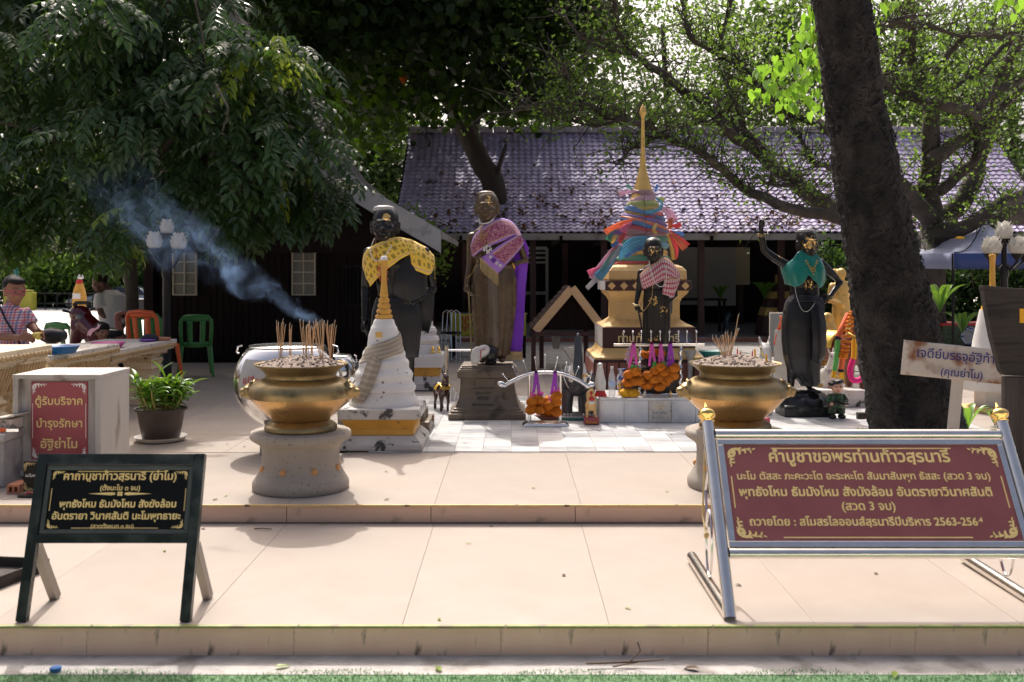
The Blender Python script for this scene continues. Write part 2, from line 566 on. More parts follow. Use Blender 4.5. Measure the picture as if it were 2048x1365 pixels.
M['leaf3'] = mat('small_leaf',(.045,.11,.02),(.09,.16,.03),rough=.5,scale=1.6,trans=.42,trc=(.28,.46,.05))
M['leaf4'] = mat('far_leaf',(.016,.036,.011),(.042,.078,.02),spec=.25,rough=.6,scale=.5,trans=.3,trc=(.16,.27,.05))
M['heart'] = mat('heart_leaf',(.06,.16,.02),(.10,.22,.03),rough=.4,scale=3,trans=.5,trc=(.3,.55,.04),objrand=.2)
M['redleaf'] = mat('orange_old_leaf',(.5,.12,.02),rough=.5,trans=.4,trc=(.7,.2,.02))
M['bark'] = mat('grey_bark',(.10,.084,.07),(.042,.034,.028),rough=.95,scale=5,bump=.02,bscale=14,stretch=(1,1,.5))
M['barkdark'] = mat('dark_bark',(.035,.027,.022),(.06,.048,.04),rough=.95,scale=5,bump=.02,bscale=14,stretch=(1,1,.4))
M['palmbark'] = mat('palm_trunk_fibre',(.007,.006,.005),(.048,.038,.033),rough=.95,scale=4.5,bump=.05,bscale=34,stretch=(1.5,1.5,1),detail=10,dirt=(.006,.005,.005),dscale=3.5,dlo=.5,dhi=.62)
M['roof'] = mat('purple_roof_tile',(.33,.28,.42),(.44,.39,.54),rough=.65,scale=1.3,dirt=(.07,.045,.05),dscale=2.2,dlo=.6,dhi=.75,objrand=.2,spec=.2)
M['ridge'] = mat('ridge_cap',(.36,.33,.37),(.28,.25,.29),rough=.7,scale=3)
M['fascia'] = mat('grey_fascia',(.36,.33,.30),(.30,.27,.25),rough=.8,scale=3,dirt=(.17,.13,.1),dscale=3)
M['gable'] = mat('painted_barge_board',(.50,.50,.50),(.43,.43,.43),rough=.7,scale=2,dirt=(.2,.2,.2),dscale=3)
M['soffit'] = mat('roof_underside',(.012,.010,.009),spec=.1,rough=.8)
M['wallwhite'] = mat('pale_wall',(.42,.42,.40),(.36,.36,.34),rough=.8,scale=1.5)
M['wallcream'] = mat('cream_wall',(.5,.45,.3),rough=.8)
M['winframe'] = mat('window_frame',(.52,.48,.38),rough=.6)
M['glassblock'] = mat('reeded_glass',(.20,.21,.19),(.14,.15,.14),rough=.18,scale=30,stretch=(6,1,.3),bump=.002,spec=.8)
M['teal'] = mat('teal_paint',(.01,.13,.12),rough=.5)
M['terracotta'] = mat('terracotta_step',(.24,.08,.055),(.3,.11,.075),rough=.6,scale=5)
M['bronze'] = mat('bronze_plinth',(.125,.095,.07),(.175,.135,.10),rough=.42,metal=.35,scale=3,bump=.001,bscale=80,dirt=(.06,.045,.035),dscale=9)
M['brownleaf'] = mat('brown_leaf_litter',(.12,.06,.03),(.2,.11,.05),rough=.9,scale=3)
M['lamp'] = mat('frosted_lamp_glass',(.62,.60,.55),(.7,.68,.63),rough=.5,scale=10,trans=.35,trc=(.8,.78,.7))
M['iron'] = mat('black_iron',(.012,.012,.014),rough=.45,metal=.5)
M['tent'] = mat('blue_white_canopy',(.42,.45,.60),(.38,.41,.56),rough=.6,scale=2,trans=.4,trc=(.42,.47,.68))
M['tentblue'] = mat('blue_canopy_valance',(.06,.10,.30),rough=.6,trans=.3,trc=(.08,.14,.4))
M['marigold'] = mat('marigold',(.85,.27,.01),(.72,.19,.01),rough=.8,scale=60,bump=.004,bscale=120,trans=.15,trc=(.9,.35,.02))
M['marigoldy'] = mat('yellow_marigold',(.85,.45,.02),(.75,.36,.01),rough=.8,scale=60,bump=.004,bscale=120)
M['ribbonp'] = mat('pink_ribbon',(.75,.11,.48),rough=.35,trans=.3,trc=(.85,.2,.6),sheen=.3)
M['ribbonv'] = mat('violet_ribbon',(.42,.06,.55),rough=.35,trans=.3,trc=(.6,.15,.75),sheen=.3)
M['hotpink'] = mat('hot_pink_garland',(.85,.02,.22),(.7,.01,.2),rough=.7,scale=60,bump=.003,bscale=160)
M['greeng'] = mat('green_garland',(.12,.45,.1),rough=.7,bump=.003,bscale=160,scale=50)
M['orangeg'] = mat('coral_garland',(.85,.16,.05),rough=.7,bump=.003,bscale=160,scale=50)
M['stripes'] = mat('tricolour_band',(.7,.7,.7),rough=.7)
M['horsebrown'] = mat('brown_ceramic',(.045,.014,.009),(.06,.02,.013),rough=.22,scale=5,coat=.4)
M['horsered'] = mat('chestnut_ceramic',(.16,.05,.025),(.2,.07,.035),rough=.3,scale=5,coat=.3)
M['ceramicwhite'] = mat('white_ceramic',(.66,.64,.6),(.56,.53,.49),rough=.3,scale=7,coat=.3)
M['ceramicgrey'] = mat('grey_ceramic',(.35,.34,.33),rough=.4)
M['elephant'] = mat('dark_grey_elephant',(.035,.038,.045),(.055,.06,.07),rough=.38,scale=8,bump=.002)
M['paintyellow'] = mat('yellow_trim_paint',(.65,.42,.06),rough=.4,metal=.3)
M['camo'] = mat('camouflage_paint',(.01,.025,.012),(.03,.09,.025),rough=.35,scale=22,clo=.45,chi=.5,dirt=(.05,.03,.015),dscale=26,dlo=.55,dhi=.57)
M['skin'] = mat('brown_skin',(.26,.12,.07),(.22,.10,.058),rough=.5,scale=10)
M['skindark'] = mat('dark_skin',(.10,.045,.03),(.13,.06,.04),rough=.5,scale=10)
M['skinpink'] = mat('painted_skin',(.68,.36,.25),rough=.3)
M['hair'] = mat('black_hair',(.006,.005,.005),(.012,.010,.009),spec=.25,rough=.6,scale=10,stretch=(8,8,1),bump=.003,bscale=60)
M['tshirt'] = mat('white_tshirt',(.60,.59,.585),rough=.85,bump=.004,bscale=12,scale=5)
M['navy'] = mat('navy_cloth',(.014,.016,.03),rough=.85,bump=.003,bscale=20,scale=5)
M['redcloth'] = mat('red_cloth',(.35,.01,.02),rough=.8)
M['banana'] = mat('banana_skin',(.65,.48,.08),(.55,.42,.1),rough=.5,scale=30)
M['glassclear'] = mat('clear_plastic',(.8,.83,.85),rough=.08,spec=.6,alpha=.35)
M['bluelabel'] = mat('blue_label',(.05,.25,.6),(.7,.75,.8),rough=.4,scale=18)
M['bluewhite'] = mat('blue_white_porcelain',(.05,.09,.3),(.55,.58,.62),rough=.25,scale=20,clo=.48,chi=.52)
M['carpaint'] = mat('silver_car_paint',(.42,.43,.45),rough=.25,metal=.6,coat=1)
M['carglass'] = mat('car_glass',(.01,.012,.015),rough=.05,spec=.8)
M['redlens'] = mat('red_lens',(.5,.01,.015),rough=.15)
M['tyre'] = mat('tyre_rubber',(.012,.012,.012),rough=.8)
M['motored'] = mat('dark_red_fairing',(.10,.004,.01),rough=.2,coat=.8)
M['blackplastic'] = mat('black_plastic',(.012,.012,.013),rough=.4)
M['banneryel'] = mat('yellow_green_banner',(.42,.40,.04),(.34,.34,.04),rough=.6,scale=3)
M['redpaint'] = mat('red_paint',(.45,.02,.02),rough=.4)
M['brick'] = mat('terracotta_brick',(.45,.17,.09),(.5,.22,.13),rough=.85,scale=12)
M['twig'] = mat('dry_twig',(.10,.065,.045),rough=.9)
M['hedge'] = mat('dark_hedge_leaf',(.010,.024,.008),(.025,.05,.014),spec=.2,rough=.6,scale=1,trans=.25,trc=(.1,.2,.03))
M['blackstat'] = mat('black_lacquer',(.008,.008,.009),(.015,.015,.016),rough=.3,scale=8,bump=.002,bscale=30)
M['silk'] = mat('black_silk',(.006,.006,.008),(.010,.010,.013),spec=.35,rough=.36,scale=8,sheen=.1)
M['pearl'] = mat('pearl_beads',(.62,.6,.56),rough=.25,coat=.4)
M['goldbead'] = mat('gold_beads',(.6,.4,.14),rough=.3,metal=.8)
M['coral'] = mat('coral_beads',(.5,.12,.06),rough=.4)
M['greencloth'] = mat('emerald_silk',(.0,.13,.10),(.0,.20,.16),rough=.32,scale=4,sheen=.2,bump=.004,bscale=14)
M['purple'] = mat('purple_silk',(.16,.03,.36),(.22,.06,.44),rough=.5,scale=3,trans=.35,trc=(.30,.07,.60),sheen=.2)
M['purplelight'] = mat('lilac_silk',(.36,.17,.56),rough=.5,trans=.1,trc=(.4,.2,.6))
M['thread'] = mat('gold_fringe',(.5,.37,.16),rough=.6)
M['lattice'] = cloth('silver_gold_mesh',(.36,.30,.23),(.55,.47,.36),(.22,.16,.1),k=7,aspect=9,shape='diamond')
M['yshawl'] = cloth('yellow_brocade',(.78,.52,.06),(.70,.45,.05),(.30,.20,.02),k=3.0,aspect=2.2,shape='diamond',border=(.8,.52,.04),bw=.10)
M['mshawl'] = cloth('magenta_flower_brocade',(.22,.015,.09),(.55,.30,.33),(.62,.45,.38),k=5,aspect=3.4,shape='flower',border=(.36,.17,.56),bw=.14)
M['rshawl'] = cloth('red_star_brocade',(.40,.045,.07),(.55,.40,.40),(.62,.55,.55),k=7,aspect=2.2,shape='star',border=(.42,.16,.09),bw=.06)
M['brocband'] = cloth('brown_gold_lattice',(.07,.028,.022),(.20,.12,.04),(.32,.21,.07),k=3,aspect=5,shape='diamond',border=(.06,.022,.018),bw=.06)
RIB ={}
for nm,c in dict(orange=(.85,.25,.06),pink=(.80,.20,.38),blue=(.04,.22,.55),cyan=(.10,.45,.62),green=(.06,.40,.25),yellow=(.75,.55,.10),
violet=(.26,.14,.50),red=(.68,.03,.04),white=(.62,.60,.62),mauve=(.40,.20,.22),lime=(.42,.48,.10),lilac=(.70,.45,.58)).items():
 c = tuple(x*.8+.12 for x in c)
 RIB[nm] = mat(nm+'_gauze',c,tuple(min(1,x*1.3+.03)for x in c),rough=.45,scale=7,trans=.5,trc=tuple(min(1,x*1.1+.08)for x in c),bump=.004,bscale=22,sheen=.3)
 # lettering
def text_mesh_raw(body,fat=0.0):
 """tessellated glyph contours (overlapping strokes filled one by one), baseline at y=0, centred on x"""
 c = bpy.data.curves.new('t','FONT')
 c.body = body
 c.size = 1
 c.align_x = 'CENTER'
 o = bpy.data.objects.new('t',c)
 COL.objects.link(o)
 dg = bpy.context.evaluated_depsgraph_get()
 cu = o.evaluated_get(dg).to_curve(dg)
 loops =[]
 for sp in cu.splines:
  pts =[]
  bp = sp.bezier_points
  N = len(bp)
  if N:
   for i in range(N):
    a,b = bp[i],bp[(i+1)%N]
    k = 1 if(a.handle_right-a.co).length+(b.handle_left-b.co).length<1e-4 else 3
    for j in range(k):
     t = j/k
     u = 1-t
     pts.append(((u**3)*a.co+3*u*u*t*a.handle_right+3*u*t*t*b.handle_left+t**3*b.co).to_2d())
  else:
   pts =[p.co.to_2d()for p in sp.points]
  q =[]
  for p in pts:
   if not q or(p-q[-1]).length>1e-4:
    q.append(p)
  if len(q)>2:
   loops.append(q)
 bpy.data.objects.remove(o)
 def area(l):
  return sum(l[i].x*l[(i+1)%len(l)].y-l[(i+1)%len(l)].x*l[i].y for i in range(len(l)))/2
 ar =[area(l)for l in loops]
 if not loops:
  return[],[],1
 def inside(p,l):
  r = False
  for i in range(len(l)):
   a,b = l[i],l[i-1]
   if(a.y>p.y)!=(b.y>p.y)and p.x<(b.x-a.x)*(p.y-a.y)/(b.y-a.y)+a.x:
    r = not r
  return r
 own ={}
 for i in range(len(loops)):
  best =[k for k in range(len(loops))if k!=i and ar[k]*ar[i]<0 and abs(ar[k])>abs(ar[i])and inside(loops[i][0],loops[k])]
  if best:
   own[i] = min(best,key=lambda k:abs(ar[k]))
 outs =[i for i in range(len(loops))if i not in own]
 holes ={i:[k for k in own if own[k]==i]for i in outs}
 def fatten(l,sg):
  if not fat:
   return l
  out =[]
  for i in range(len(l)):
   d = l[(i+1)%len(l)]-l[i-1]
   if d.length<1e-6:
    out.append(l[i]);continue
   nrm = Vector((d.y,-d.x)).normalized()*sg
   out.append(l[i]+nrm*fat)
  return out
 vs,fs =[],[]
 for n_,i in enumerate(outs):
  poly =[[Vector((p.x,p.y,0))for p in fatten(loops[k],1 if ar[i]>0 else-1)]for k in[i]+holes[i]]
  flat =[p for l in poly for p in l]
  base = len(vs)
  for t in tessellate_polygon(poly):
   a,b,c_ =(flat[k]for k in t)
   up =(b-a).cross(c_-a).z>0
   fs.append(tuple(base+k for k in(t if up else t[::-1])))
  vs+=[(p.x,p.y,(n_%3)*.004)for p in flat]
 xs =[v[0]for v in vs]
 return vs,fs,max(xs)-min(xs)
def lettering(body,width,origin,U,V,material,parent,fat=.012,lift=.0015,name='lettering',maxh=None,bend=None):
 vs,fs,w = text_mesh_raw(body,fat)
 if not vs:
  return
 U,V = Vector(U).normalized(),Vector(V).normalized()
 N = U.cross(V)
 k = width/w
 mid =(max(v[0]for v in vs)+min(v[0]for v in vs))/2
 ky = k if maxh is None else min(k,maxh)
 mb = MB()
 out =[]
 for v in vs:
  p = Vector(origin)+U*((v[0]-mid)*k)+V*(v[1]*ky)+N*(lift+v[2]*k*.5)
  out.append(p if bend is None else bend(p))
 mb.add(out,fs)
 return obj(name,mb,material,parent,smooth=False)
 # SETTING
H1,H2 = -.1045,-.228
YF,YS,YM = 4.0,5.65,7.32
GRD = -.35
g = MB()
g.box((0,3.4,H2-.03),(40,.87,.06))
obj('turf',g,M['turf'],kind='structure',label='strip of green artificial turf in front of the kerb',smooth=False)
g = MB();g.box((0,-7,H2-.035),(60,19.9,.06))
obj('bounce_ground',g,M['asphalt'],kind='structure',label='unseen pale concrete ground added to bounce light onto the fronts',smooth=False)  # out of view; added to bounce sunlight onto the risers and sign fronts
rng = np.random.default_rng(5)
def np_obj(name,V,Fc,mats,parent=None,**kw):
 me = bpy.data.meshes.new(name)
 base = LOC[parent]if parent is not None else Vector((0,0,0))
 V = V-np.array(base)[None,:]
 k = Fc.shape[1]
 me.vertices.add(len(V));me.vertices.foreach_set('co',V.astype(np.float32).ravel())
 me.loops.add(Fc.size);me.loops.foreach_set('vertex_index',Fc.astype(np.int32).ravel())
 me.polygons.add(len(Fc));me.polygons.foreach_set('loop_start',np.arange(0,Fc.size,k,dtype=np.int32))
 me.update(calc_edges=True)
 me.materials.append(mats)
 return obj(name,me,mats,parent,**kw)
n = 26000
px = rng.uniform(-2.4,2.4,n);py = 3.83-rng.random(n)**1.2*.35
py = np.minimum(py+.03*np.sin(px*7)+rng.normal(0,.010,n),3.86)
h = rng.uniform(.006,.014,n);a = rng.uniform(0,6.28,n);w = .0022
V = np.zeros((n,3,3))
V[:,0] = np.stack([px-np.cos(a)*w,py-np.sin(a)*w,np.full(n,H2)],1)
V[:,1] = np.stack([px+np.cos(a)*w,py+np.sin(a)*w,np.full(n,H2)],1)
V[:,2] = np.stack([px+rng.normal(0,.006,n),py+rng.normal(0,.006,n),H2+h],1)
np_obj('turf_blades',V.reshape(-1,3),np.arange(n*3).reshape(-1,3),M['blade'],kind='stuff',label='short green artificial grass blades')
g = MB();g.box((0,3.93,H2-.04),(40,.23,.085))
obj('kerb_strip',g,M['concrete'],kind='structure',label='rough grey concrete strip between turf and step',smooth=False)
g = MB();g.box((0,30,GRD-.05),(160,44,.1));g.box((0,90,GRD-.5),(300,80,.1),Matrix.Rotation(rad(-.6),3,'X'))
obj('car_park_ground',g,M['asphalt'],kind='structure',label='sunlit pale concrete car park',smooth=False)
g = MB();g.box((0,140,GRD-2),(600,290,.1))
obj('ground',g,M['soil'],kind='structure',label='dark earth far around',smooth=False)
def tile_mesh(nm,sx,sy,sz,m,bev=.002):
 mb = MB()
 b = bev
 mb.add([(-sx/2,-sy/2,-sz),(sx/2,-sy/2,-sz),(sx/2,sy/2,-sz),(-sx/2,sy/2,-sz),
(-sx/2,-sy/2,-b),(sx/2,-sy/2,-b),(sx/2,sy/2,-b),(-sx/2,sy/2,-b),
(-sx/2+b,-sy/2+b,0),(sx/2-b,-sy/2+b,0),(sx/2-b,sy/2-b,0),(-sx/2+b,sy/2-b,0)],
[(0,1,5,4),(1,2,6,5),(2,3,7,6),(3,0,4,7),(4,5,9,8),(5,6,10,9),(6,7,11,10),(7,4,8,11),(8,9,10,11)])
 return mb.mesh(nm,m,False,0)
def put(me,nm,parent,loc,rot=None):
 o = bpy.data.objects.new(nm,me)
 COL.objects.link(o)
 o.parent = parent
 o.location = Vector(loc)-LOC[parent]
 if rot:
  o.rotation_euler = rot
 LOC[o] = Vector(loc)
 return o
T = thing('lower_tread','long peach tiled lower step under the two signs',None,(0,4.8,H1),kind='structure')
g = MB();g.box((0,4.85,-.2),(14,1.66,.178));obj('step_core',g,M['groutm'],T,smooth=False)
tm = tile_mesh('tile',.828,.822,.01,M['pink'])
tl_ = tile_mesh('tile',.8288,1.63,.01,M['pink'],.001)
for i in range(-6,7):
 for j in range(1):
  put(tl_,'tile',T,(-.025+i*.83,YF+.015+.8175,H1+R.uniform(-.0008,.0004)))
rm = tile_mesh('riser_tile',.829,.118,.012,M['riser2'])
ns = MB();ns.box((0,0,0),(.826,.02,.009));nsm = ns.mesh('nosing',M['greenstrip'],False)
ns2 = MB();ns2.box((0,0,0),(.90,.016,.010));nsm2 = ns2.mesh('nosing',M['yellowstrip'],False)
for i in range(-6,7):
 put(rm,'riser_tile',T,(-.44+i*.83-.02,YF+.008+R.uniform(-.001,.001),H1-.068),(rad(90),0,0))
 put(nsm,'nosing',T,(-.44+i*.83,YF+.007,H1-.0045))
T2 = thing('upper_terrace','raised peach tiled terrace that carries the shrine',None,(0,8,0),kind='structure')
g = MB();g.box((0,10.3,-.09),(26,9.25,.155));obj('terrace_core',g,M['groutm'],T2,smooth=False)
for i in range(-13,14):
 for j in range(1):
  put(tl_,'tile',T2,(-.025+i*.83,YS+.015+.8175,R.uniform(-.0008,.0004)))
 x = -.025+i*.83
 for j in range(2,11):
  y = YS+.015+.4125+j*.828
  if x<-1.2 or x>4.0 or y>10.8:
   if y<11.6 or x<0:
    put(tm,'tile',T2,(x,y,R.uniform(-.0008,.0004)))
rm2 = tile_mesh('riser_tile',.814,.09,.012,M['riser'])
for i in range(-8,9):
 put(rm2,'riser_tile',T2,(-.05+i*.817,YS+.008,-.0575),(rad(90),0,0))
 put(nsm2,'nosing',T2,(.2+i*.903,YS+.006,-.0052))
T3 = thing('marble_floor','white and grey veined marble tiles around the statues',None,(1.4,9,0),kind='structure')
g = MB();g.box((1.41,9.02,-.006),(5.25,3.44,.013));obj('mortar_bed',g,M['groutm'],T3,smooth=False)
mm = tile_mesh('marble_tile',.2075,.2075,.01,M['marble'],.001)
mm2 = tile_mesh('marble_tile',.2075,.2075,.01,M['marble2'],.001)
cnt = 0
xs0 = -.78 if False else-.84
for j in range(16):
 for i in range(24):
  if cnt>=368:break
  x = -.56+(i-2)*.2095+.03
  if x<-1.0 or x>3.9:continue
  put(mm if R.random()<.68 else mm2,'marble_tile',T3,(x,YM+.105+j*.2095,.0075+R.uniform(-.0012,.0008)),(0,0,R.choice((0,3.1416))))
  cnt+=1
T4 = thing('back_paving','grey paving slabs in the shade behind the statues',None,(1,15,0),kind='structure')
g = MB();g.box((4.6,17.1,-.04),(17.2,7.2,.06));obj('paving_base',g,M['groutm'],T4,smooth=False)
pm = tile_mesh('paving_slab',.59,.59,.012,M['paving'])
for i in range(24):
 for j in range(10):
  put(pm,'paving_slab',T4,(-3.6+i*.6,13.8+j*.6,-.001+R.uniform(-.002,.001)))
  # BUILDINGS
HB = 14.4
C =(467-1024)*HB/F
T = thing('gabled_house','dark brown shrine house with pale concave gable boards behind the leaning leaves','building',(C,16,0))
wx0,wx1 = P(300,0,15.3).x,P(722,0,15.3).x
g = MB()
g.box(((wx0+wx1)/2,17.2,.95),(wx1-wx0,3.6,2.7))
g.box((wx1+.02,15.45,1.15),(.12,.12,2.3));g.box((wx0,15.3,1.15),(.14,.14,2.3))
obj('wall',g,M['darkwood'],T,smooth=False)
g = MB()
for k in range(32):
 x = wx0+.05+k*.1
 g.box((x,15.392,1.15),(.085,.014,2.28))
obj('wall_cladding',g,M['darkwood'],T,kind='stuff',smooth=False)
curve =[(467,20),(500,85),(545,165),(590,235),(640,303),(700,353),(780,402),(850,442),(882,462)]
cv =[P(x,y,HB)for x,y in curve]
for sgn in(1,-1):
 pts =[Vector((C+(p.x-C)*sgn,0,p.z))for p in cv]
 g = MB()
 rows =[]
 rowsb =[]
 for i,p in enumerate(pts):
  t = i/(len(pts)-1)
  th = .34-.02*t
  rows.append([(p.x,HB-.08,p.z),(p.x,HB-.08,p.z-th)])
  rowsb.append([(p.x,HB,p.z-.003),(p.x,HB,p.z-th)])
 vs,fs =[],[]
 for a,b in zip(rows,rowsb):
  vs+=[a[0],a[1],b[1],b[0]]
 for i in range(len(rows)-1):
  for k in range(4):
   k2 =(k+1)%4
   fs.append((i*4+k,i*4+k2,(i+1)*4+k2,(i+1)*4+k))
 fs+=[(0,1,2,3),tuple((len(rows)-1)*4+k for k in range(4))]
 g.add(vs,fs)
 obj('barge_board',g,M['gable'],T,smooth=False)
 g = MB()
 vs,fs =[],[]
 for p in pts:
  vs+=[(p.x,HB+.01,p.z),(p.x,19,p.z),(p.x,19,p.z-.1),(p.x,HB+.01,p.z-.1)]
 for i in range(len(pts)-1):
  for k in range(4):
   k2 =(k+1)%4
   fs.append((i*4+k,i*4+k2,(i+1)*4+k2,(i+1)*4+k))
 fs+=[(0,1,2,3),tuple((len(pts)-1)*4+k for k in range(4))]
 g.add(vs,fs)
 obj('roof',g,M['fascia'],T,smooth=False)
gp =[(C+(p.x-C)*s,p.z-.3)for s in(1,-1)for p in(cv if s==-1 else cv[::-1])]
g = MB()
n_ = len(gp)
g.add([(x,15.1,z)for x,z in gp]+[(x,15.22,z)for x,z in gp],[tuple(range(n_)),tuple(range(n_,2*n_))[::-1]]+[(i,(i+1)%n_,n_+(i+1)%n_,n_+i)for i in range(n_)])
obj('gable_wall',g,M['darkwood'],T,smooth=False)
for(x0,x1,y0,y1,nr)in((345,391,480,590,5),(584,629,432,590,7)):
 a,b = P(x0,y0,15.3),P(x1,y1,15.3)
 fr = MB()
 W_,H_ = b.x-a.x,a.z-b.z
 for k in range(3):
  fr.box((a.x+W_*k/2,15.34,(a.z+b.z)/2),(.022,.05,H_+.022))
 for k in range(nr+1):
  fr.box(((a.x+b.x)/2,15.342,b.z+H_*k/nr),(W_,.044,.022))
 wf = obj('window',fr,M['winframe'],T,smooth=False)
 for i in range(2):
  for k in range(nr):
   pn = MB();pn.box((a.x+W_*(i+.5)/2,15.352,b.z+H_*(k+.5)/nr),(W_/2-.024,.012,H_/nr-.024))
   obj('pane',pn,M['glassblock'],wf,smooth=False)
g = MB()
for k in range(7):
 x = P(684+k*7.5,0,15.3).x
 g.box((x,15.34,1.13),(.014,.03,.6))
g.box((P(706,0,15.3).x,15.342,1.43),(.36,.03,.03));g.box((P(706,0,15.3).x,15.342,.83),(.36,.03,.03))
obj('window_bars',g,M['iron'],T,smooth=False)
g = MB();g.tube([P(331,430,14.9),P(331,724,14.9)],.02)
obj('drain_pipe',g,MATS['dark_brown_wall'],T)
# purple tiled pavilion
T = thing('pavilion','open pavilion with purple clay tile roof and dark brown posts','building',(3,22,0))
RX0,RX1 = -2.42,11.4
NR = 26
prof =[]
for k in range(NR+1):
 t = k/NR
 prof.append((20+3.5*(t*.93+.07*t*(2-t)),2.15+2.48*(.72*t+.28*t*t)))
tw = .1425
NC = int((RX1-RX0)/tw)
base = MB()
base.add([(RX0,y,z-.06)for y,z in prof]+[(RX1,y,z-.06)for y,z in prof],[(i,i+1,NR+1+i+1,NR+1+i)for i in range(NR)])
base.add([(RX0,27,2.0),(RX1,27,2.0),(RX1,23.5,4.55),(RX0,23.5,4.55)],[(0,1,2,3)])
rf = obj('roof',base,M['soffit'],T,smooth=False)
def tile_geo(slope_y,slope_z,L):
 """one rounded roof tile, origin at its lower left, lying along the slope"""
 vs,fs =[],[]
 cols = 6
 ln = math.hypot(slope_y,slope_z)
 uy,uz = slope_y/ln,slope_z/ln
 for r in range(3):
  for c in range(cols+1):
   u = c/cols
   hgt = 0.024*math.sin(math.pi*min(1,u/.72))if u<.72 else-.006*math.sin(math.pi*(u-.72)/.28)
   sc_ = -.018*math.sin(math.pi*u)if r<2 else 0
   s =(0,0,L*1.06)[r]+sc_
   lift =(-.004,.022,.0)[r]+hgt
   vs.append((u*tw,s*uy-lift*uz,s*uz+lift*uy))
 for r in range(2):
  for c in range(cols):
   i = r*(cols+1)+c
   fs.append((i,i+1,i+cols+2,i+cols+1))
 return vs,fs
singles = 0
rest = MB()
tm_cache ={}
for r in range(NR):
 y0,z0 = prof[r];y1,z1 = prof[r+1]
 L = math.hypot(y1-y0,z1-z0)
 vs,fs = tile_geo(y1-y0,z1-z0,L)
 for c in range(NC):
  x = RX0+c*tw
  if r<4 and 4<=c<66:
   if r not in tm_cache:
    q_ = MB();q_.add(vs,fs);tm_cache[r] = q_.mesh('roof_tile',M['roof'],True,50)
   put(tm_cache[r],'roof_tile',rf,(x,y0+R.uniform(-.004,.004),z0))
  else:
   jz = R.uniform(-.003,.003)
   rest.add([(v[0]+x,v[1]+y0,v[2]+z0+jz)for v in vs],fs)
obj('roof_tiles',rest,M['roof'],rf,kind='stuff',ang=50)
g = MB()
for k in range(int((RX1-RX0)/.33)):
 g.box((RX0+.165+k*.33,23.5,4.70),(.325,.26,.14),top=.9)
lp_ =[]
for k in range(260):
 r_ = int(min(24,abs(R.gauss(0,7))));f = R.random()
 lp_.append((RX0+R.uniform(.2,11),prof[r_][0]+.05,prof[r_][1]+.06))
ROOFLIT = np.array(lp_)
obj('ridge',g,M['ridge'],rf,smooth=False,bevel=.02)
g = MB();g.box(((RX0+RX1)/2,19.97,2.06),(RX1-RX0,.05,.13))
obj('fascia',g,M['fascia'],T,smooth=False)
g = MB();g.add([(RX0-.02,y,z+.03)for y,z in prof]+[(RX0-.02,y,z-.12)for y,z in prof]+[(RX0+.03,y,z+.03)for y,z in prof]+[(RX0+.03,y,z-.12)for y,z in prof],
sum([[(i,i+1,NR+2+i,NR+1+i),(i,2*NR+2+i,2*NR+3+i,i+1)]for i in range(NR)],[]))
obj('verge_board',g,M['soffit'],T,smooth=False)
for x in(862,1066,1208,1402,1562,1700,1860):
 p = P(x,0,20.4).x
 g = MB();g.box((p,20.4,1.0),(.12,.12,2.1))
 obj('post',g,M['redwood'],T,smooth=False)
for x in(930,1130,1300,1480):
 p = P(x,0,25.6).x
 g = MB();g.box((p,25.6,1.0),(.14,.14,2.2))
 obj('post',g,M['redwood'],T,smooth=False)
g = MB()
for k in range(14):
 g.box((RX0+.4+k*1.0,22,2.03),(.06,4.2,.09))
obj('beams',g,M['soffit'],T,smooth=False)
g = MB();g.box((4.5,26.7,1.0),(14,.1,2.6));g.box((-2.2,24,.5),(.1,5,1.0))
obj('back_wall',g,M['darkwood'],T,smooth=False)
a,b = P(1410,497,25),P(1480,600,25)
for(x0,x1,y0,y1,mm_)in((1215,1300,500,640,'wallwhite'),(1330,1398,495,610,'wallwhite'),(1406,1472,495,612,'wallwhite'),(1472,1500,495,570,'wallcream'),(1630,1660,500,600,'wallwhite')):
 a,b = P(x0,y0,25.4),P(x1,y1,25.4)
 g = MB();g.box(((a.x+b.x)/2,25.45,(a.z+b.z)/2),(b.x-a.x,.08,a.z-b.z))
 obj('wall_panel',g,M[mm_],T,smooth=False,bevel=.01)
a,b = P(1044,497,25.4),P(1094,660,25.4)
g = MB()
for x in(a.x,(a.x*.55+b.x*.45),b.x):
 g.box((x,25.4,(a.z+b.z)/2),(.07,.06,a.z-b.z))
for k,z in enumerate((a.z,a.z-.12,a.z-.24,a.z-.36,a.z*.45+b.z*.55,b.z)):
 g.box(((a.x+b.x)/2,25.37,z),(b.x-a.x,.05,.05 if k in(1,2,3)else.08))
obj('window',g,M['wallwhite'],T,smooth=False)
g = MB();g.box((5,23.2,-.14),(14,7.2,.34))
obj('floor_slab',g,M['paving'],T,smooth=False)
g = MB();g.box((4.5,19.5,-.02),(11,.25,.17));obj('terracotta_edge',g,M['terracotta'],T,smooth=False)
g = MB();g.box((4.2,19.36,-.13),(9,.06,.13));obj('teal_edge',g,M['teal'],T,smooth=False)
def simple_table(name,c,w,d,h,m,label,cat='table',group=None):
 t = thing(name,label,cat,c,group)
 g = MB();g.box((c[0],c[1],c[2]+h-.02),(w,d,.04));obj('tabletop',g,m,t,smooth=False,bevel=.005)
 for sx in(-1,1):
  for sy in(-1,1):
   g = MB();g.box((c[0]+sx*(w/2-.05),c[1]+sy*(d/2-.05),c[2]+h/2-.02),(.05,.05,h-.04));obj('leg',g,m,t,smooth=False)
 return t
simple_table('offering_table',(P(1330,0,22).x,22,.03),2.6,.6,.75,M['darkwood'],'long dark table along the pavilion front, under the pale wall panels')
simple_table('offering_table',(P(1000,0,22).x,22,.03),1.6,.6,.75,M['darkwood'],'dark table in the pavilion behind the purple sash statue')
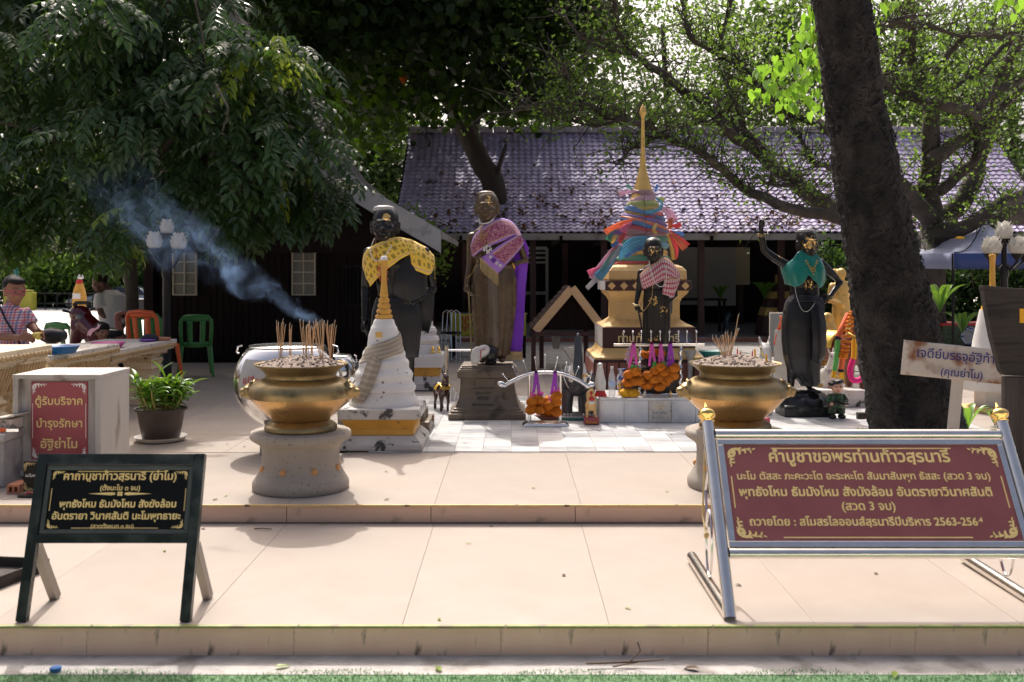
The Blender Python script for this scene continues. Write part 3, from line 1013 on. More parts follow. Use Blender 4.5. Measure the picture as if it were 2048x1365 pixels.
t = thing('gilded_altar','tiered gilded altar glinting in the dark pavilion','altar',(P(1560,0,21).x,21,.03))
cx_ = P(1560,0,21).x
for k,(w_,z0,z1)in enumerate(((.46,.03,.45),(.40,.45,.62),(.34,.62,.8),(.26,.8,.95),(.18,.95,1.1),(.1,1.1,1.3))):
 g = MB();g.box((cx_,21,(z0+z1)/2),(w_*2,w_*1.4,z1-z0-.002),top=.88)
 obj('tier',g,M['gold']if k%2 else M['redwood'],t,smooth=False,bevel=.01)
t = thing('notice_board','white notice sheet on a grey easel beside the black statue','notice board',(P(1562,0,16).x,16,0))
a,b = P(1538,625,16),P(1588,718,16)
g = MB();g.box(((a.x+b.x)/2,16,(a.z+b.z)/2),(b.x-a.x,.03,a.z-b.z));obj('frame',g,M['steelr'],t,smooth=False)
g = MB();g.box(((a.x+b.x)/2,15.975,(a.z+b.z)/2),(b.x-a.x-.04,.01,a.z-b.z-.04));obj('sheet',g,M['wallwhite'],t,smooth=False)
g = MB()
for k in range(4):g.box(((a.x+b.x)/2+.02,15.968,a.z-.2-k*.1),(.2+.05*(k%2),.003,.014))
obj('printed_lines',g,M['ceramicgrey'],t,smooth=False)
for xx in(a.x,b.x):
 g = MB();g.tube([(xx,16.03,a.z),(xx,16.06,0)],.012);obj('leg',g,M['iron'],t)
for(x0,x1,lab,rz)in((900,962,'yellow banner hung on a table behind the bronze plinth, nearer the white chedi',0),(1000,1052,'yellow banner on a table between the purple sash and the wooden gable',0)):
 a,b = P(x0,626,15.5),P(x1,672,15.5)
 t = thing('banner',lab,'banner',(a.x,15.5,b.z))
 g = MB();g.grid([[(a.x+(b.x-a.x)*i/6,15.5+.012*math.sin(i*2.1),a.z-(a.z-b.z)*j/3-.02*math.sin(i*.52)*(1 if j==0 else.4))for i in range(7)]for j in range(4)],2)
 obj('sheet',g,M['banneryel'],t,solid=.004)
 for s_,w_,dz in(('บูชา',.2,.12),('บูชา',.2,.24)):
  lettering(s_,w_,((a.x*.4+b.x*.6),15.478,a.z-dz),(1,0,0),(0,0,1),M['redcloth'],t,fat=.02)
 g = MB();g.lathe((a.x+.07,15.475,0),[(0,0),(.001,0)],4)
 tk = simple_table('banner_table',((a.x+b.x)/2,15.85,0),b.x-a.x+.05,.55,.69,M['darkwood'],'low dark table behind the yellow banner '+('near the white chedi' if x0==900 else 'near the wooden gable'))
for k in range(3):
 p = P(893+k*9,0,15.2)
 t = thing('chair',('stacked chrome chair frame nearest the white chedi','middle chrome chair frame by the yellow banner','chrome chair frame touching the yellow banner')[k],'chair',(p.x,15.2,0),'chrome chair frames by the banner')
 g = MB();g.tube([(p.x-.09,15.1,.0),(p.x-.07,15.2,.45),(p.x-.06,15.3,.72),(p.x,15.3,.76),(p.x+.06,15.3,.72),(p.x+.07,15.2,.45),(p.x+.09,15.1,0)],.009);obj('frame',g,M['steel'],t)
 g = MB();g.box((p.x,15.25,.42),(.18,.2,.03));obj('seat',g,M['blackplastic'],t,bevel=.01)
 # small wooden spirit pavilion with gable
Y0 = 13.2
t = thing('spirit_house','small wooden sala with pale gable boards and tiled roof behind the elephant','spirit house',P(1143,730,Y0))
def bar(m_,p,q_,w,d,parent,nm):
 g = MB();p,q_ = Vector(p),Vector(q_)
 dr =(q_-p);L = dr.length;ang = math.atan2(dr.z,dr.x)
 g.box((p+q_)/2,(L,d,w),Matrix.Rotation(-ang,3,'Y'))
 return obj(nm,g,m_,parent,smooth=False,bevel=.004)
bar(M['wood'],P(1143,578,Y0),P(1071,663,Y0),.105,.05,t,'barge_board')
bar(M['wood'],P(1144,576,Y0-.01),P(1208,660,Y0-.01),.105,.05,t,'barge_board')
g = MB()
for s_,xe in((-1,1062),(1,1215)):
 a,b = P(1143,574,Y0),P(xe,662,Y0)
 for k in range(9):
  f0,f1 = k/9,(k+1)/9
  p0,p1 = a.lerp(b,f0),a.lerp(b,f1)
  g.add([(p0.x,Y0+.05,p0.z+.01),(p1.x,Y0+.05,p1.z+.03),(p1.x,Y0+1.5,p1.z+.03),(p0.x,Y0+1.5,p0.z+.01),
(p1.x,Y0+.05,p1.z),(p1.x,Y0+1.5,p1.z)],[(0,1,2,3),(1,4,5,2)])
obj('roof',g,M['redwood'],t,smooth=False)
g = MB();a,b,c_ = P(1143,590,Y0),P(1085,662,Y0),P(1203,662,Y0)
g.add([(a.x,Y0+.2,a.z),(b.x,Y0+.2,b.z),(c_.x,Y0+.2,c_.z)],[(0,1,2)]);obj('gable_panel',g,M['darkwood'],t,smooth=False,solid=.02)
bar(M['redwood'],P(1068,668,Y0),P(1212,668,Y0),.05,.08,t,'beam')
for x in(1067,1083,1172,1208):
 yy = Y0+(.06 if x in(1067,1208)else.75)
 p = P(x,0,yy);g = MB();g.box((p.x,yy,.27),(.06,.06,.56));obj('post',g,M['redwood'],t,smooth=False)
for x,lab in((1112,'grey pot hanging nearest the purple sash under the wooden gable'),(1156,'second grey pot beneath the wooden gable, behind the elephant trunk')):
 p = P(x,683,Y0+.5)
 g = MB();g.lathe((p.x,p.y,0),[(.045,p.z-.1),(.062,p.z+.06),(.066,p.z+.07),(.05,p.z+.06)],20)
 obj('grey_pot',g,M['ceramicgrey'],label=lab,cat='pot',loc=(p.x,p.y,p.z-.1),group='grey pots under the gable')
 # URNS
def px_prof(rows,Y0,yc=None):
 return[(r*Y0/F,CZ-(y-HY)*Y0/F)for r,y in rows]
UY = 6.1
def make_urn(cx,Yc,labu,labp):
 X =(cx-1024)*Yc/F
 def pr(rows):
  return px_prof(rows,UY)
 tp = thing('stone_pedestal',labp,'pedestal',(X,Yc,0),'granite pedestals under the brass urns')
 g = MB();g.lathe((X,Yc),pr([(93,976),(95,972),(95,961),(91,954),(86,947),(81,938),(77,928),(76,905),(77,893),(81,887),(86,883),(93,879),(99,874),(99.5,866),(98,862),(94,860)]),72)
 obj('shaft',g,M['granite'],tp,ang=50)
 for k in range(8):
  a = rad(-92+33+45*k)
  g = MB();r_ = 77*UY/F
  g.ell((X+math.cos(a)*r_,Yc+math.sin(a)*r_,.135),.022,14,8)
  obj('stud',g,M['knobo'],tp)
 t = thing('brass_urn',labu,'urn',(X,Yc,.355),'brass incense urns')
 g = MB();g.lathe((X,Yc),pr([(71,859),(72,855),(71,850),(66,846),(58,842),(55,838)]),72);obj('foot',g,M['brassold'],t,ang=60)
 g = MB();g.lathe((X,Yc),pr([(54,840),(62,832),(74,822),(86,810),(95,799),(98.5,792)]),96);obj('bowl',g,M['brass'],t,ang=60)
 g = MB();g.lathe((X,Yc),pr([(99.5,793),(101,788),(101,780),(98.5,772),(93,765),(84,759),(74,756),(69,754.5),(69,749),(72,744),(79,738),(86,733),(91,730),(92.5,728.5),(92,727),(88,728.5),(84,734)]),96,cap=False)
 obj('shoulder',g,M['brassold'],t,ang=60)
 g = MB()
 vs,fs =[],[]
 Rr,rings,seg = 87*UY/F,16,64
 zb = CZ-(731-HY)*UY/F
 for i in range(rings+1):
  for k in range(seg):
   r_ = Rr*i/rings;a = 2*math.pi*k/seg
   x,y = r_*math.cos(a),r_*math.sin(a)
   z = zb+.055*(1-(i/rings)**2)+(noise.noise((x*30+cx,y*30,0))*.012+noise.noise((x*80,y*80,cx))*.008)*(1 if i<rings else 0)
   vs.append((X+x,Yc+y,z))
 for i in range(rings):
  for k in range(seg):
   k2 =(k+1)%seg
   fs.append((i*seg+k,(i+1)*seg+k,(i+1)*seg+k2,i*seg+k2))
 g.add(vs,fs)
 for _ in range(260):
  a,rr = R.uniform(0,6.28),Rr*.93*math.sqrt(R.random())
  g.ell((X+rr*math.cos(a),Yc+rr*math.sin(a),zb+.055*(1-(rr/Rr)**2)+.002),(R.uniform(.004,.011),R.uniform(.004,.009),R.uniform(.003,.007)),6,4)
 obj('ash',g,M['ash'],t,ang=0)
 for s_ in(-1,1):
  g = MB();hx = X+s_*.30;zc = CZ-(782-HY)*UY/F
  g.ell((hx,Yc-.02,zc),(.05,.055,.05));g.ell((hx+s_*.042,Yc-.03,zc+.0),(.028,.03,.022));g.ell((hx+s_*.04,Yc-.03,zc-.028),(.02,.024,.012))
  g.ell((hx+s_*.02,Yc-.065,zc+.022),.012,8,6);g.ell((hx+s_*.02,Yc+.02,zc+.022),.012,8,6)
  g.ell((hx-s_*.01,Yc-.055,zc+.05),(.014,.01,.02),8,6);g.ell((hx-s_*.01,Yc+.02,zc+.05),(.014,.01,.02),8,6)
  for k in range(9):
   a = rad(40+k*32);g.ell((hx-s_*.012,Yc-.02+math.cos(a)*.055,zc+math.sin(a)*.05),(.012,.016,.016),8,6)
  vobj('lion_mask',g,.0055,M['brassold'],t,2)
 return X,Yc,zb
UL = make_urn(602,UY,'wide brass incense urn, smoking, beside the white chedi with mesh sash','round granite pedestal with orange studs near the white chedi')
UR = make_urn(1470,6.15,'wide brass incense urn with leaning sticks before the green clothed statue','round granite pedestal half hidden by the steel framed sign')
def stick(base,top,lab,grp,red=.12,thick=.0018):
 base,top = Vector(base),Vector(top)
 d = top-base
 g = MB();g.tube([base,base+d*red],thick*1.3,6,1);g.tube([base+d*red,top],thick*1.25,6,0)
 g.tube([top,top+d.normalized()*.012+Vector((.003,0,-.001))],thick*.9,5,2)
 me = g.mesh('incense_stick',[M['stick'],M['stickred'],M['stickash']],True,60,base)
 return obj('incense_stick',me,None,label=lab,cat='incense',group=grp,loc=base)
gl = 'incense sticks in the urn by the white chedi'
def ups(Y,y):return CZ-(y-HY)*Y/F
for(bx,n_,sp,by,dy,ty)in((561,7,11,729,.02,643),(581,4,5,718,.12,648),(612,8,13,731,.0,645),(623,6,9,717,.13,650),(645,11,14,731,-.03,643),(661,8,11,726,.05,644)):
 for k in range(n_):
  Yb = UY+dy+R.uniform(-.012,.012)
  x0 = bx+R.uniform(-2.5,2.5);x1 = bx+(k-(n_-1)/2)/n_*2*sp+R.uniform(-2,2)
  stick((*P(x0,0,Yb).xy,ups(Yb,by)-.02),(*P(x1-(8 if bx==645 else 0),0,Yb+R.uniform(-.04,.04)).xy,ups(Yb,ty+R.uniform(-3,14))),'brown incense stick with red foot in the smoking brass urn',gl)
gl = 'leaning incense sticks in the urn by the green clothed statue'
for k in range(17):
 Yb = 6.15+R.uniform(-.02,.02)
 x0 = 1457+R.uniform(-4,4)
 tx = 1424+k*3.2+R.uniform(-2,2);ty = 668-abs(k-9)*-1.2+R.uniform(-5,8)if k<15 else 660
 stick((*P(x0,0,Yb).xy,ups(Yb,728)-.01),(*P(tx,0,Yb+R.uniform(-.03,.03)).xy,ups(Yb,ty)),'pale incense stick leaning in the urn before the green clothed statue',gl,red=.27)
stick((*P(1459,0,6.12).xy,ups(6.12,728)),(*P(1477,0,6.14).xy,ups(6.14,631)),'tallest dark incense stick leaning out of the urn before the green clothed statue',None,red=.2)
for(x,y,h_)in((1474,712,14),(1480,714,10),(1504,716,13)):
 stick((*P(x,0,6.25).xy,ups(6.25,y+6)),(*P(x+1,0,6.25).xy,ups(6.25,y-h_)),'burnt down red incense stub standing in ash before the green clothed statue','burnt red stubs',red=.95,thick=.003)
for(x,y,h_,lab)in((1510,722,24,'short yellow candle at the far rim of the urn'),(1533,735,26,'short yellow candle at the near rim of the urn')):
 p = P(x,y,6.2 if y<730 else 6.05)
 g = MB();g.tube([p-Vector((0,0,.02)),p+Vector((0,0,h_*.003))],.006,8)
 obj('candle',g,M['marigoldy'],label=lab,cat='candle',loc=p,group='yellow candles in the ash')
 # STEEL BOWLS
def steel_bowl(cx,Yc,r,ztop,lab,standlab):
 X =(cx-1024)*Yc/F
 t = thing('steel_bowl',lab,'donation bowl',(X,Yc,ztop-r*1.25),'stainless steel donation bowls')
 pr =[]
 zc = ztop-r*.62
 for k in range(22):
  th = rad(-78+k*(78+46)/21)
  pr.append((r*math.cos(th),zc+r*.92*math.sin(th)))
 g = MB();g.lathe((X,Yc),pr,72);obj('bowl',g,M['steel'],t,ang=60)
 rt,zt = pr[-1]
 g = MB();g.lathe((X,Yc),[(rt+.004,zt-.012),(rt+.014,zt-.006),(rt+.008,zt+.002),(rt*.5,zt+.012),(.0,zt+.016)],64);obj('lid',g,M['steel'],t,ang=60)
 for s_ in(-1,1):
  g = MB();g.tube([(X+s_*(r*.86),Yc,zt-.0),(X+s_*(r*.95),Yc,zt-.01),(X+s_*(r*.97),Yc,zt-.05),(X+s_*r*.93,Yc,zt-.06)],.007);obj('handle',g,M['steel'],t)
 ts = thing('bowl_stand',standlab,'stand',(X,Yc,0),'stands under the steel bowls')
 zb = pr[0][1]
 g = MB();g.box((X,Yc,zb-.03-.002),(r*.9,r*.9,.06));obj('slab',g,M['pink'],ts,smooth=False,bevel=.006)
 for sx in(-1,1):
  for sy in(-1,1):
   g = MB();g.box((X+sx*r*.36,Yc+sy*r*.36,(zb-.062)/2),(.05,.05,zb-.062));obj('leg',g,M['pink'],ts,smooth=False,bevel=.005)
 return t,X
t,X = steel_bowl(575,7.35,.385,.765,'largest mirror steel donation bowl, with white label, behind the smoking urn','low pink stone stand beneath the labelled steel bowl')
zc = .765-.385*.62
def wrap(a0,a1,z0,z1,r0,name,m):
 g = MB();rows =[]
 for j in range(6):
  z = z1+(z0-z1)*j/5
  rr = r0*math.sqrt(max(0,1-((z-zc)/(r0*.92))**2))+.003
  rows.append([(X+math.sin(rad(a))*rr,7.35-math.cos(rad(a))*rr,z)for a in np.linspace(a0,a1,14)])
 g.grid(rows,1);return obj(name,g,m,t)
wrap(-46,50,.42,.70,.386,'label_sheet',M['wallwhite'])
def bend(p):
 a =(p.x-X)/.385
 z = p.z
 rr = .385*math.sqrt(max(0,1-((z-zc)/(.385*.92))**2))+.006
 return Vector((X+math.sin(a)*rr,7.35-math.cos(a)*rr,z))
lettering('เปลี่ยนดอกไม้',.40,(X-.06,7,.53),(1,0,0),(0,0,1),M['redpaint'],t,bend=bend)
t2,_ = steel_bowl(668,8.6,.2,.60,'smaller dark reflecting steel bowl between the urn and the white chedi','small stand beneath the smaller steel bowl')
# WHITE CHEDI with gold tip
def zp(Y0,y):return CZ-(y-HY)*Y0/F
t = thing('chedi','white stepped chedi with gold tip and silver mesh sash, beside the smoking urn','chedi',(P(768,0,7.64).x,7.64,0))
CX = P(768,0,7.64).x
ZC = lambda y:zp(7.64,y)
g = MB();g.lathe((CX,7.64),[(.318,.0085),(.322,.02),(.32,.05),(.315,.06),(.262,.112)],sq=True);obj('base',g,M['whitedirty'],t,smooth=False,bevel=.004)
g = MB();g.lathe((CX,7.64),[(.252,.113),(.252,.158),(.258,.163),(.258,.172),(.252,.177),(.285,.232)],sq=True);obj('ochre_band',g,M['yellow'],t,smooth=False,bevel=.003)
g = MB();g.lathe((CX,7.64),[(.297,.234),(.297,.305),(.29,.312)],sq=True);obj('slab',g,M['whitedirty'],t,smooth=False,bevel=.005)
def rp(rows,Y0=7.64):return[(r*Y0/F,zp(Y0,y))for r,y in rows]
g = MB();g.lathe((CX,7.64),[(69*.00382,.311)]+rp([(70,815),(70,808),(67,797),(62,790),(61,785),(60,781),(63,779),(64,774),(61,768),(57,764),(56,758),(57.5,754),(58,748),(55,742),(52,739),
(49.5,734),(50,731),(50,724),(47,719),(44,717),(42.5,712),(43,709),(42,704),(39,700),(34,696),(33,690),(32,680),(30,668),(27,660),(26,655),(25,654),(22,648),(20,641),(17,638)]),64)
obj('bell',g,M['white'],t,ang=40)
g = MB();g.lathe((CX,7.64),rp([(15,639),(17.5,635),(17,631),(13,628),(15.5,624),(14,620),(10.5,617),(13,613),(12,609),(9,606),(11.5,602),(10,598),(7.5,595),(9,591),(7.5,587),(6.5,575),(5,560),(5.2,545),(6.5,530),(7,520)]),32)
obj('spire',g,M['yellow'],t,ang=60)
g = MB();g.lathe((CX,7.64),rp([(7.2,521),(7.2,517),(5,513),(0,512)]),24);obj('finial',g,M['white'],t,ang=60)
def surf(an,z,off=.008):
 rows_ = rp([(70,818),(67,797),(63,785),(64,776),(58,754),(55,742),(50,731),(43,712),(41,704),(33,690),(32,680),(29,665),(25,654)])
 r_ = np.interp(-z,[-q[1]for q in rows_][::1],[q[0]for q in rows_])if False else np.interp(z,[q[1]for q in rows_],[q[0]for q in rows_])
 return Vector((CX+math.sin(an)*(r_+off),7.64-math.cos(an)*(r_+off),z))
g = MB();rows =[]
for j,(f)in enumerate(np.linspace(0,1,6)):
 row =[]
 for i in range(18):
  a = rad(150-i*(150+62)/17)
  yt = 655+i*2.3+f*32
  row.append(surf(a,ZC(yt),.01+.005*math.sin(i*1.3+j)))
 rows.append(row)
g.grid(rows,2,uvs=(1,.4),wob=.002);obj('sash',g,M['lattice'],t,solid=.004)
g = MB()
tl =[(752,700,766,716),(744,712,770,722),(736,735,763,740),(728,760,755,764),(718,782,742,786),(708,798,733,800)]
rows =[]
for x0,y0,x1,y1 in tl:
 row =[]
 for f in np.linspace(0,1,5):
  x = x0+(x1-x0)*f;y = y0+(y1-y0)*f
  xx = P(x,0,7.64).x;z = ZC(y)
  rr = np.interp(z,[ZC(818),ZC(776),ZC(742),ZC(712),ZC(690),ZC(654)],[.268,.245,.212,.167,.13,.10])+.014
  s_ = max(-.98,min(.98,(xx-CX)/rr))
  row.append((xx,7.64-rr*math.sqrt(1-s_*s_)+.004*math.sin(f*9),z))
 rows.append(row)
g.grid(rows,3,uvs=(.3,1));obj('sash_tail',g,M['lattice'],t,solid=.004)
g = MB();g.box((P(762,0,7.64).x,7.64-.128,ZC(668)),(.05,.004,.04));obj('gold_leaf_patch',g,M['gold'],t)
Yb = 11.4
t = thing('chedi','smaller white chedi behind the yellow shawled statue, offerings on its ledge','chedi',(P(848,0,Yb).x,Yb,0))
CX2 = P(846,0,Yb).x
def sp(rows):return[(r*Yb/F,zp(Yb,y))for r,y in rows]
g = MB();g.lathe((CX2,Yb),sp([(42,776),(42,764),(36,750)]),sq=True);obj('base',g,M['whitedirty'],t,smooth=False)
g = MB();g.lathe((CX2,Yb),sp([(34,750),(34,738),(38,732)]),sq=True);obj('ochre_band',g,M['yellow'],t,smooth=False)
g = MB();g.lathe((CX2,Yb),sp([(41,732),(42,710),(40,706)]),sq=True);obj('slab',g,M['white'],t,smooth=False)
g = MB();g.lathe((CX2,Yb),sp([(36,706),(36,698),(33,690),(30,688),(33,680),(31,673),(26,670),(28,662),(25,655),(20,652),(20,645),(15,635),(11,620)]),40);obj('bell',g,M['white'],t)
g = MB();g.lathe((CX2,Yb),sp([(9,621),(7,610),(5,590),(3,560),(2.5,545),(0,540)]),20);obj('spire',g,M['yellow'],t)
for k,x in enumerate((866,878)):
 p = P(x,707,Yb-.2)
 g = MB();g.lathe((p.x,p.y),[(.025,p.z),(.02,p.z+.02),(.008,p.z+.03),(.018,p.z+.045),(.02,p.z+.07),(0,p.z+.08)],14)
 obj('candle_holder',g,M['goldshine'],label=('small brass candle holder on the white ledge, nearer the statue','small brass candle holder at the outer corner of the white ledge')[k],cat='candle holder',loc=p,group='brass holders on the white ledge')
 # GOLDEN CHEDI
GX,GYc = 1.335,10.2
t = thing('golden_chedi','tall golden chedi wrapped in rainbow gauze, with a lettered maroon base','chedi',(GX,GYc,0))
def sqp(nm,pr,m,bev=.004):
 g = MB();g.lathe((GX,GYc),pr,sq=True);return obj(nm,g,m,t,smooth=False,bevel=bev)
sqp('base',[(.546,0),(.546,.478)],M['brocband'])
for sx,sy in((0,-1),(-1,0)):
 g = MB()
 for k in range(9):
  if sx==0:g.box((GX-.48+k*.12,GYc-.5475,.24),(.10,.006,.42))
  else:g.box((GX-.5475,GYc-.48+k*.12,.24),(.006,.10,.42))
 obj('base_tiles',g,M['terracotta'],t,smooth=False)
sqp('lower_moulding',[(.535,.4785),(.535,.50),(.50,.515),(.47,.54),(.455,.57),(.45,.586)],M['goldmatt'])
bd = sqp('lettered_band',[(.4535,.5865),(.4535,.787)],M['brocband'])
g = MB();n_ = 40
vs =[(GX+.405*(abs(math.cos(a))**.45)*(1 if math.cos(a)>0 else-1),GYc-.4545,.687+.082*(abs(math.sin(a))**.6)*(1 if math.sin(a)>0 else-1))for a in[2*math.pi*k/n_ for k in range(n_)]]
g.add(vs,[tuple(range(n_))]);obj('name_field',g,MATS['maroon_board']if False else M['redwood'],t,smooth=False,solid=.004)
lettering('ท่านท้าวสุรนารี',.60,(GX,GYc-.458,.645),(1,0,0),(0,0,1),M['signgold'],t,fat=.01)
sqp('waist',[(.445,.7875),(.43,.80),(.39,.815),(.35,.84),(.322,.862),(.322,1.04),(.335,1.045),(.335,1.06),(.345,1.075),(.39,1.12),(.40,1.145)],M['goldmatt'])
sqp('cornice',[(.424,1.1455),(.424,1.239)],M['brocband'])
for k in range(7):
 g = MB();g.box((GX-.36+k*.12,GYc-.4262,1.192),(.055,.005,.055),Matrix.Rotation(rad(45),3,'Y'));obj('gold_diamond',g,M['goldmatt'],t,smooth=False)
sqp('slab',[(.377,1.2395),(.385,1.26),(.38,1.34),(.35,1.375),(.30,1.40)],M['goldmatt'],.008)
def zc2(y):return zp(10.2,y)
def gp_(rows):return[(r*.0051,zc2(y))for r,y in rows]
g = MB();g.lathe((GX,GYc),gp_([(53,533),(54,528),(51,522),(52,516),(48,510),(50,505),(46,500),(45,480),(43,463),(38,440),(33,425),(29,410),(25,400),(20,385),(17,376),(16.5,371),(13.5,366),
(14,362),(12,358),(12.5,355),(10,352),(10.5,348),(8,345),(8.5,341),(6.8,337),(7,333),(5.5,329),(6,322),(4.8,312),(4,290),(3.4,260),(3.1,236),(4.5,231),(7.4,226),(6,220),(3,213),(0,208)]),40)
obj('bell_and_spire',g,M['gold'],t,ang=50)
def bell_r(y):
 return np.interp(y,[371,385,400,410,425,440,463,480,500,515,533],[16.5,20,25,29,33,38,43,45,46,50,53])*.0051
bands =[(388,'mauve',12,-4,.012),(398,'lilac',10,5,.014),(410,'lime',13,0,.018),(420,'yellow',10,4,.02),(428,'blue',11,-12,.03),(437,'red',8,8,.03),(441,'violet',12,-10,.034),
(448,'orange',9,-14,.044),(453,'blue',10,-15,.046),(462,'red',11,-6,.04),(468,'mauve',13,-3,.044),(474,'lilac',8,4,.03),(482,'green',10,3,.03),(489,'cyan',12,-3,.028),(518,'green',10,0,.02),(526,'red',6,1,.024)]
for i,(y,c,wpx,tilt,off)in enumerate(bands):
 g = MB();rows =[]
 seg = 48
 for j in range(6):
  v = j/5
  row =[]
  for k in range(seg+1):
   a = 2*math.pi*k/seg
   yy = y+(v-.5)*wpx*(1+.35*math.sin(a*2+i))-tilt*math.sin(a)
   rr = bell_r(yy)+off*(.45+.55*math.sin(math.pi*v))+.012*noise.noise((a*2.2,v*6,i*3.3))+.004*math.sin(v*20+a*3)
   row.append((GX+math.sin(a)*rr,GYc-math.cos(a)*rr,zc2(yy)))
  rows.append(row)
 g.grid(rows,1);obj('gauze_wrap',g,RIB[c],t,ang=0,solid=.003)
def tail(c,pts,w,parent=None,twist=.8,folds=5,nm='gauze_tail',Y0=10.2):
 """ribbon tail: pts (x, y, dy), w px widths"""
 q,s_ = frame(Y0)
 cen =[q(*p)for p in pts]
 rows =[]
 for i,p in enumerate(cen):
  d = cen[min(i+1,len(cen)-1)]-cen[max(i-1,0)]
  sd = Vector((d.z,0,-d.x)).normalized()
  ww = w[i]*s_*.68
  row =[]
  for k in range(folds*2+1):
   f = k/(folds*2)-.5
   row.append(p+sd*ww*f+Vector((0,(.010 if k%2 else-.010)*min(1,ww*8)+R.uniform(-.004,.004),R.uniform(-.003,.003))))
  rows.append(row)
 g = MB();g.grid(rows,3,wob=.004)
 return obj(nm,g,RIB[c],parent or t,ang=0,solid=.0015)
for a in(('orange',[(1262,442,-.24),(1235,452,-.3),(1206,470,-.28)],[6,14,24]),('violet',[(1258,448,-.26),(1238,462,-.32),(1212,478,-.3)],[6,13,18]),
('green',[(1240,460,-.28),(1218,470,-.31),(1210,484,-.3)],[6,12,20]),('yellow',[(1238,465,-.3),(1222,478,-.32),(1222,490,-.3)],[6,10,16]),
('blue',[(1240,478,-.3),(1228,486,-.33),(1218,496,-.33)],[6,10,14]),('pink',[(1256,448,-.29),(1243,458,-.34),(1238,468,-.36)],[6,16,22]),
('red',[(1246,465,-.32),(1236,478,-.36),(1230,488,-.36)],[8,14,12]),
('pink',[(1236,490,-.3),(1210,530,-.4),(1170,548,-.46)],[8,16,20]),('cyan',[(1234,492,-.32),(1212,528,-.42),(1186,556,-.5)],[8,20,26]),
('lilac',[(1230,488,-.3),(1205,520,-.38),(1178,560,-.46)],[6,18,26]),('white',[(1232,495,-.34),(1206,535,-.44),(1166,576,-.5)],[5,14,13]),('green',[(1222,505,-.36),(1205,528,-.43),(1194,545,-.47)],[5,12,14]),
('orange',[(1230,486,-.31),(1214,512,-.35),(1206,530,-.38)],[5,12,12]),
('lilac',[(1266,384,-.12),(1248,388,-.16),(1234,392,-.18)],[5,12,18]),('green',[(1262,384,-.12),(1256,378,-.14),(1252,372,-.14)],[4,7,9]),('blue',[(1306,386,-.12),(1309,378,-.14),(1312,372,-.14)],[4,8,8]),
('cyan',[(1308,398,-.14),(1318,410,-.2),(1308,424,-.26),(1284,428,-.28)],[6,9,10,9]),('lime',[(1308,398,-.14),(1320,402,-.16),(1324,404,-.16)],[4,10,8]),
('lilac',[(1316,418,-.2),(1330,428,-.25),(1338,448,-.27)],[6,22,30]),('red',[(1330,455,-.25),(1343,455,-.3),(1352,452,-.3)],[6,12,14]),('orange',[(1326,450,-.25),(1332,440,-.3),(1330,462,-.3)],[6,12,12]),
('red',[(1330,465,-.28),(1346,480,-.33),(1362,496,-.35)],[8,16,24]),('orange',[(1332,468,-.3),(1348,488,-.35),(1358,500,-.37)],[6,16,20]),('blue',[(1335,466,-.29),(1352,470,-.33),(1356,474,-.33)],[4,9,8]),
('red',[(1330,470,-.3),(1342,500,-.34),(1340,520,-.33)],[6,12,8]),('yellow',[(1326,470,-.3),(1333,500,-.34),(1336,522,-.34)],[6,10,10]),('yellow',[(1306,450,-.28),(1298,462,-.34),(1304,470,-.3)],[6,12,8]),
('cyan',[(1300,480,-.27),(1262,488,-.3),(1240,505,-.33),(1232,522,-.33)],[12,34,26,4]),('blue',[(1290,492,-.28),(1265,503,-.32),(1242,516,-.34)],[5,9,8])):
 tail(*a)
 # MARBLE ALTAR BLOCK
t = thing('marble_altar','low block faced in grey white marble, carrying the small red shawled statue','altar',(1.215,9.02,0))
g = MB();g.box((1.215,9.03,.10),(.87,.56,.2));obj('core',g,M['groutm'],t,smooth=False)
xs =[.770,.979,1.19,1.393,1.604,1.66]
for i in range(5):
 w_ = xs[i+1]-xs[i]
 g = MB();g.box(((xs[i]+xs[i+1])/2,8.742,.105),(w_-.003,.016,.192));obj('marble_slab',g,M['marble']if i!=2 else M['creamtop'],t,smooth=False,bevel=.0015)
for i in range(3):
 g = MB();g.box((.772,8.75+.1+i*.19,.105),(.016,.187,.192));obj('marble_slab',g,M['marble'],t,smooth=False,bevel=.0015)
for i in range(4):
 g = MB();g.box((.77+.1125+i*.226,9.03,.214),(.223,.60,.022));obj('marble_slab',g,M['marble'],t,smooth=False,bevel=.002)
for s_,w_,z,c in(('คุณพ่อ คุณแม่',.10,.155,'signgold'),('สมบูรณ์',.07,.13,'signgold'),('ถ.ย. สร้าง',.12,.085,'groutm'),('พ.ศ. ๒๕๔๐',.10,.045,'ceramicgrey')):
 lettering(s_,w_,(1.29,8.7335,z),(1,0,0),(0,0,1),M[c],t,fat=.02)
g = MB();g.box((P(1309,0,9.1).x,9.1,.226+.115),(.41,.3,.228));g.box((P(1309,0,9.1).x,9.1,.4565),(.36,.26,.022))
obj('statue_block',g,M['blackstat'],label='black block under the small red shawled statue',cat='pedestal',loc=(P(1309,0,9.1).x,9.1,.226),smooth=False,bevel=.006)
